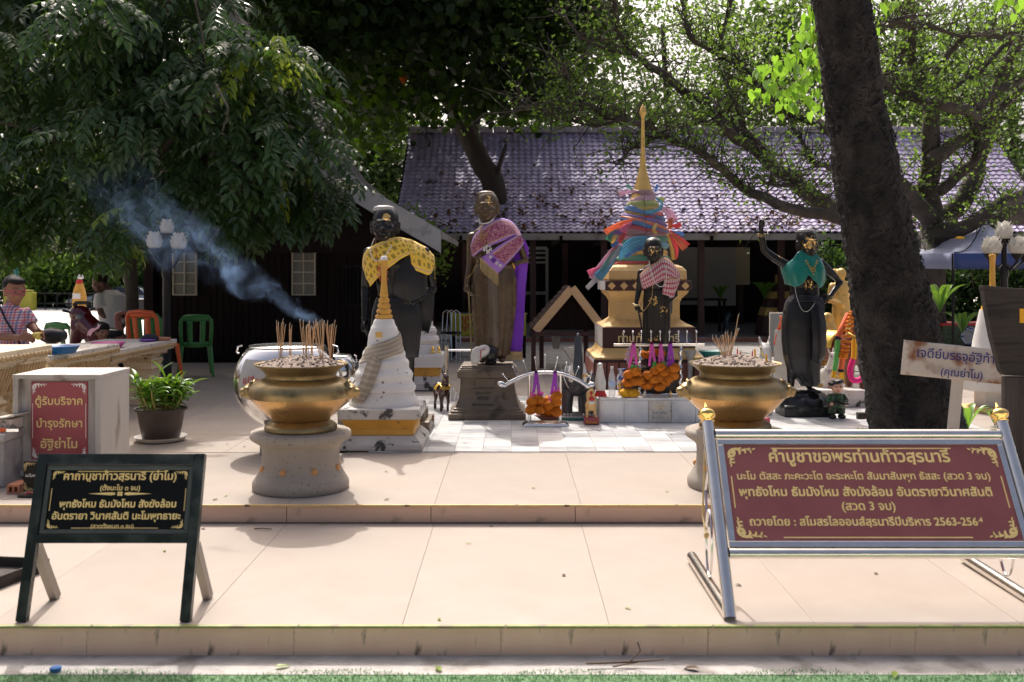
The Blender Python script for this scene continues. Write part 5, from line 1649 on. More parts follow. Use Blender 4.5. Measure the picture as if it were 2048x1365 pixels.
# SIGNS
def curlpiece(mb,o,U,V,x,y,ang,L,W,bendf=.5):
 """a curved tapering leaf drawn flat in the plane o, U, V"""
 n_ = 7
 l_,r_ =[],[]
 px0,py0,a = x,y,ang
 for i in range(n_):
  t_ = i/(n_-1)
  w_ = W*math.sin(math.pi*min(1,t_*.85+.12))*.5
  nx,ny = -math.sin(a),math.cos(a)
  l_.append(o+U*(px0+nx*w_)+V*(py0+ny*w_));r_.append(o+U*(px0-nx*w_)+V*(py0-ny*w_))
  px0+=math.cos(a)*L/n_;py0+=math.sin(a)*L/n_;a+=bendf/n_*2
 b = len(l_)
 mb.add(l_+r_,[(i,b+i,b+i+1,i+1)for i in range(n_-1)])
def corner_orn(o,U,V,sx,sy,size,m,parent,lift=.0018):
 N = U.cross(V)
 g = MB();o = o+N*lift
 U2,V2 = U*sx,V*sy
 rr = random.Random(3)
 for k in range(9):
  f = k/8
  curlpiece(g,o+N*(.0002*k),U2,V2,size*(.06+.8*f),size*(.05+.02*math.sin(k*2)),rad(10+50*(k%2))*(1-f*.5),size*(.34-.16*f),size*(.13-.07*f),.9 if k%2 else-.7)
  curlpiece(g,o+N*(.0002*k+.0001),U2,V2,size*(.05+.02*math.sin(k*2)),size*(.06+.55*f),rad(80-50*(k%2))+(1-f)*.2,size*(.28-.12*f),size*(.12-.06*f),-.9 if k%2 else.7)
 if sx*sy<0:
  g.f =[f[::-1]for f in g.f]
 return obj('corner_ornament',g,m,parent,smooth=False)
def plane_y(foot,U_,y):
 """length along the tilted axis at which pixel row y is met; foot (x,y,z), U_ unit vector (0,a,b)"""
 k = y-HY
 return((CZ-foot[2])*F-foot[1]*k)/(F*U_[2]+U_[1]*k)
def plane_pt(foot,Vv,x,y):
 v = plane_y(foot,Vv,y)
 Yd = foot[1]+Vv[1]*v
 return Vector(((x-1024)*Yd/F,Yd,foot[2]+Vv[2]*v))
 # steel framed maroon sign
foot = Vector((.885,4.053,H1))
V_ = Vector((0,.539,.842)).normalized();U_ = Vector((1,0,0));N_ = U_.cross(V_)
t = thing('framed_sign','maroon sign with gold Thai lettering in a tilted stainless steel frame','sign',(1.55,4.06,H1))
pp = lambda x,y:plane_pt(foot,V_,x,y)
XL,XR = .885,2.215
def on(x,v,n=0):return Vector((x,foot.y,foot.z))+V_*v+N_*n
vt = plane_y(foot,V_,845)
for xx,lab in((XL,None),(XR,None)):
 g = MB();g.tube([on(xx,.012),on(xx,vt)],.0265,20);obj('post',g,M['steelr'],t)
 g = MB();c_ = on(xx,vt)
 ax = V_
 def ringpt(r,h_,k,n_=24):
  a = 2*math.pi*k/n_
  return c_+ax*h_+U_*(math.cos(a)*r)+N_*(math.sin(a)*r)
 prf =[(.028,0),(.031,.004),(.022,.010),(.025,.016),(.038,.028),(.040,.038),(.037,.050),(.022,.060),(.014,.064),(.015,.069),(.008,.078),(.004,.092),(0,.1)]
 vs,fs =[],[]
 for r_,h_ in prf:
  vs+=[ringpt(r_,h_,k)for k in range(24)]
 for i in range(len(prf)-1):
  fs+=[(i*24+k,i*24+(k+1)%24,(i+1)*24+(k+1)%24,(i+1)*24+k)for k in range(24)]
 g.add(vs,fs);obj('finial',g,M['goldshine'],t,ang=60)
 g = MB();g.tube([on(xx,.02,.0),(xx-.008,4.88,H1+.028)],.0262,20);obj('foot_bar',g,M['steelr'],t)
 g = MB()
 pts =[Vector((xx-.004,4.47+.065*math.sin(a),H1+.205+.145*math.cos(a)))for a in np.linspace(0,2*math.pi,20)]
 g.tube(pts,.0065,8,cap=False)
 g.tube([pts[2],Vector((xx-.004,4.56,.32)),Vector((xx-.002,4.50,.42)),Vector((xx,4.42,.44))],.0065,8)
 obj('brace_ring',g,M['steel'],t)
 g = MB();g.tube([Vector((xx-.012,4.49,H1+.23)),Vector((xx-.012,4.58,.2)),Vector((xx-.01,4.54,.50))],.0045,6);g.ell((xx-.012,4.49,H1+.235),(.012,.012,.016),8,6)
 obj('cord_tie',g,M['thread'],t)
for yy in(869,1107):
 v = plane_y(foot,V_,yy)
 g = MB();g.tube([on(XL+.0267,v),on(XR-.0267,v)],.0225,20);obj('rail',g,M['steelr'],t)
v0,v1 = plane_y(foot,V_,1097),plane_y(foot,V_,881)
xl,xr = XL+.030,XR-.030
bw = .027
for(xa,xb,va,vb)in((xl,xr,v0,v0+bw),(xl,xr,v1-bw,v1),(xl,xl+bw,v0+bw,v1-bw),(xr-bw,xr,v0+bw,v1-bw)):
 c_ = on((xa+xb)/2,(va+vb)/2,.006)
 Rm = Matrix((U_,V_,N_)).transposed()
 g = MB();g.box(c_,(xb-xa,vb-va,.02),Rm);obj('panel_frame',g,M['wallwhite']if False else M['steelr'],t,smooth=False,bevel=.003)
g = MB();g.box(on((xl+xr)/2,(v0+v1)/2,.002),(xr-xl-2*bw+.002,v1-v0-2*bw+.002,.014),Matrix((U_,V_,N_)).transposed());obj('sign_board',g,M['maroon'],t,smooth=False)
LN = .0095
def sline(text,cx,y,wpx,m,parent,foot,V_,fat=.018,ky=None):
 p = plane_pt(foot,V_,cx,y)
 N = U_.cross(V_)
 return lettering(text,wpx*p.y/F,p+N*(LN),U_,V_,m,parent,fat=fat)
for tx,cx,y,w_,fat in(('คำบูชาขอพรท่านท้าวสุรนารี',1719,926,362,.026),('นะโม ตัสสะ ภะคะวะโต อะระหะโต สัมมาสัมพุท ธัสสะ (สวด 3 จบ)',1727,961,506,.02),
('พุทธังโหม ธัมมังโหม สังมังล้อม อันตรายาวินาศสันติ',1731,994,506,.028),('(สวด 3 จบ)',1737,1022,107,.022),('ถวายโดย : สโมสรไลออนส์สุรนารีปีบริหาร 2563-2564',1733,1053,468,.026)):
 sline(tx,cx,y,w_,M['signgold'],t,foot,V_,fat)
bx0,bx1 = xl+bw+.018,xr-bw-.018
bv0,bv1 = v0+bw+.016,v1-bw-.016
for sx,sy,xx,vv in((1,1,bx0,bv0),(-1,1,bx1,bv0),(1,-1,bx0,bv1),(-1,-1,bx1,bv1)):
 corner_orn(on(xx,vv,.0092),U_,V_,sx,sy,.12,M['signgold'],t)
for(xa,xb,va,vb)in((bx0+.19,bx1-.19,bv0,bv0),(bx0+.19,bx1-.19,bv1,bv1),(bx0,bx0,bv0+.13,bv1-.13),(bx1,bx1,bv0+.13,bv1-.13)):
 g = MB();g.box(on((xa+xb)/2,(va+vb)/2,.0098),(max(.005,xb-xa),max(.005,vb-va),.001),Matrix((U_,V_,N_)).transposed());obj('gold_line',g,M['signgold'],t,smooth=False)
 # black granite sign
foot2 = Vector((-1.655,4.05,H1));V2 = Vector((0,.197,.6455)).normalized();N2 = U_.cross(V2)
Rm2 = Matrix((U_,V2,N2)).transposed()
t = thing('granite_sign','black sign with gold Thai lettering in a leaning dark green granite frame','sign',(-1.655,4.05,H1))
XL2,XR2 = -2.005,-1.300
def on2(x,v,n=0):return Vector((x,foot2.y,foot2.z))+V2*v+N2*n
T2v = plane_y(foot2,V2,909)
pw = .042
for xa in(XL2,XR2-pw):
 g = MB();g.box(on2(xa+pw/2,T2v/2+.001,0),(pw,T2v,.034),Rm2);obj('front_leg',g,M['blackgran'],t,smooth=False,bevel=.002)
 g = MB();p0 = on2(xa+pw/2+.0,.30,-.03);p1 = Vector((xa+pw/2+.003,4.345,H1))
 d =(p1-p0);ang = math.atan2(d.y,-d.z)
 g.box((p0+p1)/2,(.033,.045,d.length),Matrix.Rotation(ang,3,'X'));obj('back_leg',g,M['pink'],t,smooth=False,bevel=.002)
vb0,vb1 = plane_y(foot2,V2,1087),plane_y(foot2,V2,1070)
for va,vb in((vb0,vb1),(T2v-.045,T2v)):
 g = MB();g.box(on2((XL2+XR2)/2,(va+vb)/2,.001),(XR2-XL2-2*pw-.001,vb-va,.034),Rm2);obj('cross_bar',g,M['blackgran'],t,smooth=False,bevel=.002)
ix0,ix1,iv0,iv1 = XL2+pw+.001,XR2-pw-.001,vb1+.001,T2v-.046
b2 = .020
for(xa,xb,va,vb)in((ix0,ix1,iv0,iv0+b2),(ix0,ix1,iv1-b2,iv1),(ix0,ix0+b2,iv0+b2,iv1-b2),(ix1-b2,ix1,iv0+b2,iv1-b2)):
 g = MB();g.box(on2((xa+xb)/2,(va+vb)/2,-.002),(xb-xa,vb-va,.024),Rm2);obj('bevel_trim',g,M['blackgran2'],t,smooth=False,bevel=.004)
g = MB();g.box(on2((ix0+ix1)/2,(iv0+iv1)/2,-.008),(ix1-ix0-2*b2+.002,iv1-iv0-2*b2+.002,.014),Rm2);obj('sign_board',g,M['black'],t,smooth=False)
LN = -.0005
for tx,cx,y,w_,fat in(('คาถาบูชาท้าวสุรนารี (ย่าโม)',240,960,226,.025),('(ตั้งนะโม ๓ จบ)',240,981,80,.02),('พุทธังโหม ธัมมังโหม สังฆังล้อม',235,1015,234,.028),
('อันตรายา วินาศสันติ นะโมพุทธายะ',232,1039,258,.028),('(สวดทั้งหมด ๓ จบ)',224,1057,86,.02)):
 sline(tx,cx,y,w_,M['signgold'],t,foot2,V2,fat)
jx0,jx1,jv0,jv1 = ix0+b2+.008,ix1-b2-.008,iv0+b2+.006,iv1-b2-.006
for sx,sy,xx,vv in((1,1,jx0,jv0),(-1,1,jx1,jv0),(1,-1,jx0,jv1),(-1,-1,jx1,jv1)):
 corner_orn(on2(xx,vv,-.0008),U_,V2,sx,sy,.048,M['signgold'],t)
for(xa,xb,va,vb)in((jx0+.10,jx1-.10,jv0,jv0),(jx0+.10,jx1-.10,jv1,jv1),(jx0,jx0,jv0+.07,jv1-.07),(jx1,jx1,jv0+.07,jv1-.07)):
 g = MB();g.box(on2((xa+xb)/2,(va+vb)/2,-.0004),(max(.003,xb-xa),max(.003,vb-va),.001),Rm2);obj('gold_line',g,M['signgold'],t,smooth=False)
g = MB();c_ = plane_pt(foot2,V2,240,988)+N2*.0008
for s_ in(-1,1):
 g.add([c_+U_*s_*.02+V2*.004,c_+U_*s_*.035+V2*.0065,c_+U_*s_*.135,c_+U_*s_*.035-V2*.0065,c_+U_*s_*.02-V2*.004],[(0,1,2,3,4)[::s_*-1]])
for k in range(4):
 a = k*1.571+.785;g.ell(c_+U_*math.cos(a)*.008+V2*math.sin(a)*.006,(.006,.001,.005),8,4)
obj('divider_ornament',g,M['signgold'],t,smooth=False)
# donation box
BY = 6.3
bx0_,bx1_ = P(25,0,BY).x,P(201,0,BY).x
t = thing('donation_box','grey stone donation box with red lettered plate on its recessed front','donation box',((bx0_+bx1_)/2,BY+.24,0))
zt = zp(BY,750)
W_ = bx1_-bx0_
g = MB();g.box(((bx0_+bx1_)/2,BY+.26,(zt+.03)/2),(W_-.004,.44,zt-.032));obj('body',g,M['stone'],t,smooth=False,bevel=.004)
g = MB();g.box(((bx0_+bx1_)/2,BY+.24,zt-.012),(W_+.004,.49,.026));obj('lid',g,M['stone'],t,smooth=False,bevel=.004)
for x_ in(bx0_+.018,bx1_-.018):
 g = MB();g.box((x_,BY+.02,zt/2),(.036,.04,zt-.03));obj('front_frame',g,M['stone'],t,smooth=False,bevel=.003)
g = MB();g.box(((bx0_+bx1_)/2,BY+.02,.045),(W_-.075,.038,.03));obj('front_frame',g,M['stone'],t,smooth=False,bevel=.003)
pa,pb = P(58,765,BY),P(171,921,BY)
g = MB();g.box(((pa.x+pb.x)/2,BY+.034,(pa.z+pb.z)/2),(pb.x-pa.x,.012,pa.z-pb.z));obj('red_plate',g,M['red'],t,smooth=False,bevel=.002)
for s2,w_,y,x in(('ตู้รับบริจาค',95,811,114),('บำรุงรักษา',92,856,115),('อัฐิย่าโม',74,898,114)):
 lettering(s2,w_*BY/F,(P(x,0,BY).x,BY+.0275,zp(BY,y)),(1,0,0),(0,0,1.0),M['signgold'],t,fat=.02)
for sx,sy,xx,zz in((1,1,pa.x+.012,pb.z+.012),(-1,1,pb.x-.012,pb.z+.012),(1,-1,pa.x+.012,pa.z-.012),(-1,-1,pb.x-.012,pa.z-.012)):
 corner_orn(Vector((xx,BY+.0272,zz)),Vector((1,0,0)),Vector((0,0,1)),sx,sy,.09,M['letterwhite'],t)
for xx in(pa.x+.01,pb.x-.01):
 g = MB();g.box((xx,BY+.0272,(pa.z+pb.z)/2),(.003,.001,.22));obj('white_line',g,M['letterwhite'],t,smooth=False)
t = thing('plaque','small black plaque with gold scroll edge at the foot of the donation box','plaque',(P(80,0,5.95).x,5.95,0))
a,b = P(48,922,5.95),P(106,992,5.95)
g = MB();g.box(((a.x+b.x)/2,5.95,(a.z+.012)/2),(b.x-a.x,.02,a.z-.012));obj('board',g,M['black'],t,smooth=False,bevel=.004)
for sx,sy,xx,zz in((1,1,a.x+.008,.02),(1,-1,a.x+.008,a.z-.01),(-1,1,b.x-.008,.02),(-1,-1,b.x-.008,a.z-.01)):
 corner_orn(Vector((xx,5.939,zz)),Vector((1,0,0)),Vector((0,0,1)),sx,sy,.07,M['thread'],t)
lettering('นะโมพุทธายะ',.12,((a.x+b.x)/2-.01,5.9385,.10),(1,0,0),(0,0,1),M['letterwhite'],t,fat=.02)
lettering('ขอพร',.05,((a.x+b.x)/2+.01,5.9385,.06),(1,0,0),(0,0,1),M['letterwhite'],t,fat=.02)
t = thing('slipper','flat black sandal sole lying before the small black plaque','sandal',(P(60,0,5.87).x,5.87,0))
g = MB();g.loft([(P(62,0,5.85).x,5.85,.002,.08,.03),(P(62,0,5.85).x,5.85,.012,.082,.032)],24);obj('sole',g,M['blackplastic'],t)
g = MB();g.tube([(P(52,0,5.85).x,5.84,.012),(P(56,0,5.85).x,5.85,.03),(P(70,0,5.85).x,5.86,.013)],.005,6);obj('strap',g,M['redpaint'],t)
p = P(27,990,5.93)
t = thing('brick','hollow red brick beside the small black plaque','brick',(p.x,6.0,0))
g = MB();bw_,bh_,bd_ = .075,.055,.15
for z_ in(.006,bh_-.006):g.box((p.x,6.0,z_),(bw_,bd_,.012))
for x_ in(-1,0,1):g.box((p.x+x_*(bw_/2-.006),6.0,bh_/2),(.012,bd_,bh_-.0242))
obj('shell',g,M['brick'],t,smooth=False)
t = thing('stone_ledge','pale concrete ledge at the picture edge beside the donation box','ledge',(-3.2,6.1,0))
g = MB();g.box((-3.35,6.25,.14),(.50,.3,.28));obj('block',g,M['concrete'],t,smooth=False,bevel=.01)
g = MB();g.box((-3.35,6.25,.305),(.52,.34,.05));obj('cap',g,M['stone'],t,smooth=False,bevel=.01)
t = thing('knife','knife with orange handle lying on the pale ledge','knife',(-3.10,6.12,.333))
g = MB();g.tube([(-3.24,6.12,.345),(-3.10,6.12,.350)],[.011,.013],10);obj('handle',g,M['plasticorange'],t)
g = MB();g.box((-3.06,6.12,.348),(.08,.002,.018));obj('blade',g,M['steel'],t,smooth=False)
g = MB();g.box((-3.17,6.25,.375),(.16,.14,.06));g.box((-3.17,6.25,.412),(.22,.18,.008),Matrix.Rotation(rad(-9),3,'Y'))
obj('small_carton',g,M['creamtop'],label='small carton with a tilted lid on the pale ledge',cat='carton',loc=(-3.17,6.25,.333),smooth=False)
t = thing('wooden_tray','weathered grey wooden tray cut by the picture edge, before the granite sign','tray',(-2.33,4.45,H1))
a1,a2,a3 = Vector((-2.205,4.76,H1)),Vector((-2.33,4.36,H1)),Vector((-2.6,4.40,H1))
def wallp(p,q_,h_,nm):
 d =(q_-p);g = MB();g.box((p+q_)/2+Vector((0,0,h_/2)),(d.length,.012,h_),Matrix.Rotation(math.atan2(d.y,d.x),3,'Z'));obj(nm,g,M['oldwood'],t,smooth=False,bevel=.002)
a4 = Vector((-2.5,4.80,H1))
wallp(a1,a2,.055,'side');wallp(a2+Vector((-.01,0,0)),a3,.055,'side');wallp(a1+Vector((-.01,0,0)),a4,.055,'side')
g = MB();g.add([a1+Vector((0,0,.006)),a2+Vector((0,0,.006)),a3+Vector((0,0,.006)),a4+Vector((0,0,.006))],[(3,2,1,0)]);obj('bottom',g,M['oldwoodv'],t,smooth=False,solid=.006)
# rusty white sign
Y0 = 7.0
q,s_ = frame(Y0)
t = thing('rusty_sign','rust stained white metal sign with blue Thai lettering on a thin post','sign',(q(1920,0).x,Y0,0))
Ur =(q(2015,770)-q(1802,750)).normalized()
c4 =[q(1808,680),q(2018,702),q(2012,770),q(1801,749)]
g = MB();nx,nz = 40,12
vs,fs =[],[]
for j in range(nz+1):
 for i in range(nx+1):
  f,h_ = i/nx,j/nz
  p = c4[0].lerp(c4[1],f).lerp(c4[3].lerp(c4[2],f),h_)
  e_ = .002*noise.noise(p*25)
  p = p+Vector((0,.004*math.sin(f*5),e_ if j in(0,nz)else 0))
  vs.append(p)
for j in range(nz):
 for i in range(nx):
  a = j*(nx+1)+i;fs.append((a,a+nx+1,a+nx+2,a+1))
g.add(vs,fs,0,[((i/nx),1-j/nz)for j in range(nz+1)for i in range(nx+1)]);obj('sheet',g,M['rust'],t,solid=.003)
Vr = Vector((.0,0,1)).cross(Vector((0,0,0)))if False else Vector((-Ur.z,0,Ur.x))
lettering('เจดีย์บรรจุอัฐิท้าวสุรนารี',232*s_,q(1948,724,-.014),Ur,Vr,M['bluetext'],t,fat=.01)
lettering('(คุณย่าโม)',84*s_,q(1921,754,-.014),Ur,Vr,M['bluetext'],t,fat=.012)
g = MB();g.box(((q(1915,0).x),Y0+.018,zp(Y0,860)/2+.0),(.075,.02,.01))
g = MB();g.tube([q(1920,745,.025),q(1909,870,.03),q(1904,925,.03)],[.045,.045,.045],4,flat=.35);obj('post',g,M['rust'],t,smooth=False,bevel=.003)
# dark weathered wooden sign, cut by the picture edge
Y0 = 6.3
q,s_ = frame(Y0)
t = thing('wooden_board','thick dark weathered board on a post, cut by the picture edge','sign',(q(2050,0).x,Y0,0))
poly =[(1966,571),(2030,577),(2120,580),(2150,590),(2150,752),(2060,753),(2010,751),(2003,742),(1996,715),(1985,675),(1973,610)]
g = MB();n_ = len(poly)
g.add([q(x,y,0)for x,y in poly]+[q(x,y,.07)for x,y in poly],[tuple(range(n_))[::-1],tuple(range(n_,2*n_))]+[(i,(i+1)%n_,n_+(i+1)%n_,n_+i)for i in range(n_)])
obj('board',g,M['oldwood'],t,smooth=False,bevel=.008)
g = MB();g.tube([q(2050,755,.04),q(2052,960,.04)],[.125,.13],10,flat=.6);obj('post',g,M['oldwoodv'],t,ang=20)
g = MB();g.box(q(2050,632,-.004),(.07,.006,.09));obj('yellow_mark',g,M['marigoldy'],t,smooth=False)
# RACKS WITH GARLANDS
ballm = None
def ball_mesh(r,m,seed=0):
 g = MB();vs,fs =[],[]
 nu,nv = 26,16
 rr = random.Random(seed)
 for i in range(nv+1):
  th = math.pi*i/nv
  for k in range(nu):
   an = 2*math.pi*k/nu
   d = Vector((math.sin(th)*math.cos(an),math.sin(th)*math.sin(an),-math.cos(th)))
   rd = r*(1+.13*(1 if(k+i)%2 else-1)+.14*noise.noise(d*6+Vector((seed,0,0))))
   vs.append((d.x*rd,d.y*rd,d.z*rd*.78))
 for i in range(nv):
  fs+=[(i*nu+k,i*nu+(k+1)%nu,(i+1)*nu+(k+1)%nu,(i+1)*nu+k)for k in range(nu)]
 g.add(vs,fs);return g.mesh('marigold_head',m,True,0)
BM =[ball_mesh(.048,M['marigold'],s)for s in range(3)]
BMY = ball_mesh(.048,M['marigoldy'],9)
def ball(parent,p,k=1.0,me=None):
 o = put(me or R.choice(BM),'marigold_head',parent,p,(R.uniform(-.4,.4),R.uniform(-.4,.4),R.uniform(0,6)))
 o.scale =(k,k,k)
 return o
def garland(q,s_,lab,rib,x0,y0,ends,balls,tuft,grp,dy=-.04,bk=1.0):
 t = thing('flower_garland',lab,'garland',q(x0,y0,dy),grp)
 for(xe,ye)in ends:
  g = MB();w_ = .013
  a,b = q(x0,y0,dy-.012),q(xe,ye,dy-.02)
  rows =[]
  for k in range(6):
   f = k/5;p = a.lerp(b,f);rows.append([p+Vector((-w_,.004*math.sin(f*7),0)),p+Vector((w_,-.006*math.sin(f*6),0))])
  g.grid(rows,2);g.box(a+Vector((0,.01,.004)),(.026,.04,.012));obj('ribbon',g,RIBM[rib],t,ang=0,solid=.0015)
 g = MB()
 for(x,y,c)in tuft:
  c0 = q(x,y,dy-.03)
  for k in range(16):
   d = Vector((R.gauss(0,1),R.gauss(0,.7),R.gauss(0,1))).normalized()
   g.leaf(c0,d,(0,1,0),.036,.014)
 if tuft:obj('tuft',g,M['greeng']if tuft[0][2]=='g' else RIBM[tuft[0][2]],t,smooth=False)
 for k,(x,y)in enumerate(balls):
  ball(t,q(x,y,dy-.03+R.uniform(-.02,.02)),bk)
 g = MB()
 if len(balls)>1:
  for i in range(len(balls)-1):
   g.tube([q(*balls[i],dy-.01),q(*balls[i+1],dy-.01)],.006,5)
  obj('cord',g,M['letterwhite'],t)
 return t
RIBM ={'p':M['ribbonp'],'v':M['ribbonv']}
Y0 = 8.84
q,s_ = frame(Y0)
t = thing('candle_rack','straight stainless steel candle rack with twisted legs over the marble block','rack',(q(1318,0).x,Y0,.226))
zb = q(0,690).z
g = MB();g.box((q(1318,0).x,Y0,zb),(182*s_,.07,.022));obj('bar',g,M['steelr'],t,smooth=False,bevel=.005)
for x in(1280,1361):
 g = MB();X_ = q(x,0).x
 pts =[(X_+.006*math.cos(k*1.1),Y0+.006*math.sin(k*1.1),.236+(zb-.25)*k/30)for k in range(31)]
 g.tube(pts,.013,8);g.box((X_,Y0,.231),(.05,.10,.01));obj('leg',g,M['steel'],t)
g = MB();g.tube([(q(1280,0).x,Y0-.03,.245),(q(1361,0).x,Y0-.03,.245)],.008,8);obj('foot_rail',g,M['steel'],t)
for x in(1248,1266,1283,1302.5,1320.5,1339,1357,1374,1393):
 g = MB();p = q(x,0);g.tube([(p.x,Y0,zb+.011),(p.x,Y0,zb+.105)],.0035,6);g.ell((p.x,Y0,zb+.115),.0105,10,8);obj('spike',g,M['steel'],t)
q2 = lambda x,y,dy=0:q(x,y,dy)
garland(q,s_,'marigold garland on two pink ribbons, nearest the water bottle on the straight rack','p',1266,686,[(1257,736),(1273,738)],[(1256,749),(1268,743),(1254,765),(1267,761),(1277,760)],[(1264,734,'g'),(1272,736,'g')],'marigold garlands on the straight rack')
garland(q,s_,'marigold garland reaching lowest but one, second from the bottle end of the straight rack','p',1302,686,[(1297,732),(1308,724)],[(1307,742),(1294,750),(1306,757),(1293,769)],[(1309,728,'g'),(1307,731,'g')],'marigold garlands on the straight rack')
garland(q,s_,'marigold garland whose lowest flower hangs nearest the marble, in the middle of the straight rack','p',1320,686,[(1317,726),(1325,728)],[(1318,734),(1326,744),(1316,755),(1327,763),(1317,772)],[(1325,727,'g'),(1323,731,'g')],'marigold garlands on the straight rack')
garland(q,s_,'marigold garland with violet ribbon and violet tuft on the straight rack','v',1339,686,[(1335,722),(1344,722)],[(1346,735),(1333,741),(1344,750),(1334,755)],[(1338,726,'v'),(1334,729,'v'),(1343,728,'v')],'marigold garlands on the straight rack')
for(x,y,dy,lab)in((1250,784,-.07,'yellow orange marigold head lying on the marble by the bottle'),(1264,786,-.08,'loose marigold head beside the rack foot on the marble')):
 p = q(x,y,dy);o = obj('marigold',BMY,None,label=lab,cat='flower',loc=(p.x,p.y,.226+.036),group='loose marigolds on the marble')
 LOC[o] = Vector(o.location)
t = thing('flower_string','orange marigold string laid round the feet of the red shawled statue','garland',q(1300,715,.1))
for k in range(7):ball(t,q(1289+k*6,707+3*math.sin(k)+abs(k-3),.06),.75)
Y0 = 8.62
q,s_ = frame(Y0)
t = thing('arched_rack','arched stainless steel rack on a flat base, before the elephant','rack',(q(1091,0).x,Y0,.01))
arc =[q(1008,773),q(1022,764),q(1042,754.5),(q(1065,747.5)),q(1090,745.5),q(1115,747),q(1138,753),q(1160,763),q(1177,775)]
g = MB()
sm =[]
for i in range(len(arc)-1):
 p0,p1,p2,p3 = arc[max(i-1,0)],arc[i],arc[i+1],arc[min(i+2,len(arc)-1)]
 for j in range(4):
  u = j/4;sm.append(.5*((2*p1)+(p2-p0)*u+(2*p0-5*p1+4*p2-p3)*u*u+(3*p1-p0-3*p2+p3)*u**3))
sm.append(arc[-1])
g.tube(sm,.0165,12);obj('arch',g,M['steel'],t)
for s2,e in((-1,arc[0]),(1,arc[-1])):
 g = MB();d = Vector((s2*.8,0,.35)).normalized()
 for k,(h_,r_)in enumerate(((0,.018),(.012,.024),(.026,.027),(.040,.020),(.052,.010))):
  g.ell(e+d*h_+Vector((0,0,.008)),r_,10,8)
 obj('finial',g,M['steel'],t)
for x in(1059,1120.5):
 X_ = q(x,0).x
 g = MB();g.tube([(X_,Y0,.03),(X_,Y0,q(0,750).z)],.0155,14);obj('post',g,M['steel'],t)
g = MB();g.lathe((0,0),[(.13,.010),(.105,.036),(.02,.04)],4,sq=True)
bmin = MB();bmin.add([((v[0])*1.55+q(1091,0).x,v[1]*.8+Y0-.02,v[2])for v in g.v],g.f);obj('base_plate',bmin,M['steelr'],t,smooth=False,bevel=.003)
for(x,y,ex,ey)in((1019,765,1006,749),(1036,757,1026,734),(1056,749,1047,723),(1073,746,1070,716),(1090,745,1090,711),(1108,746,1115,717),(1128,750,1133,726),(1148,757,1157,735),(1163,765,1178,753)):
 g = MB();g.tube([q(x,y),q(ex,ey)],.003,6);g.ell(q(ex,ey),.010,10,8);obj('spike',g,M['steel'],t)
garland(q,s_,'garland with violet ribbon over one post of the arched rack, nearer the plinth','v',1072,744,[(1067,784),(1078,784)],[(1064,802),(1077,798),(1062,817),(1077,817)],[(1067,788,'p'),(1080,784,'p')],'garlands on the arched rack')
garland(q,s_,'garland with violet ribbon hanging by the elephant side of the arched rack','v',1110,744,[(1102,788),(1112,780)],[(1112,791),(1111,804),(1098,810),(1112,822)],[(1101,794,'p'),(1112,783,'p')],'garlands on the arched rack')
t = thing('flower_offering','heap of orange marigolds on a brown leaf dish behind the arched rack','flowers',(q(1097,0).x,8.85,.01))
g = MB();g.lathe((P(1097,0,8.85).x,8.85),[(.06,.012),(.12,.05),(.125,.055)],16);obj('dish',g,M['horsered'],t)
for(x,y)in((1085,822),(1097,824),(1109,824),(1090,812),(1103,812),(1097,802)):
 ball(t,P(x,y,8.83),.95)
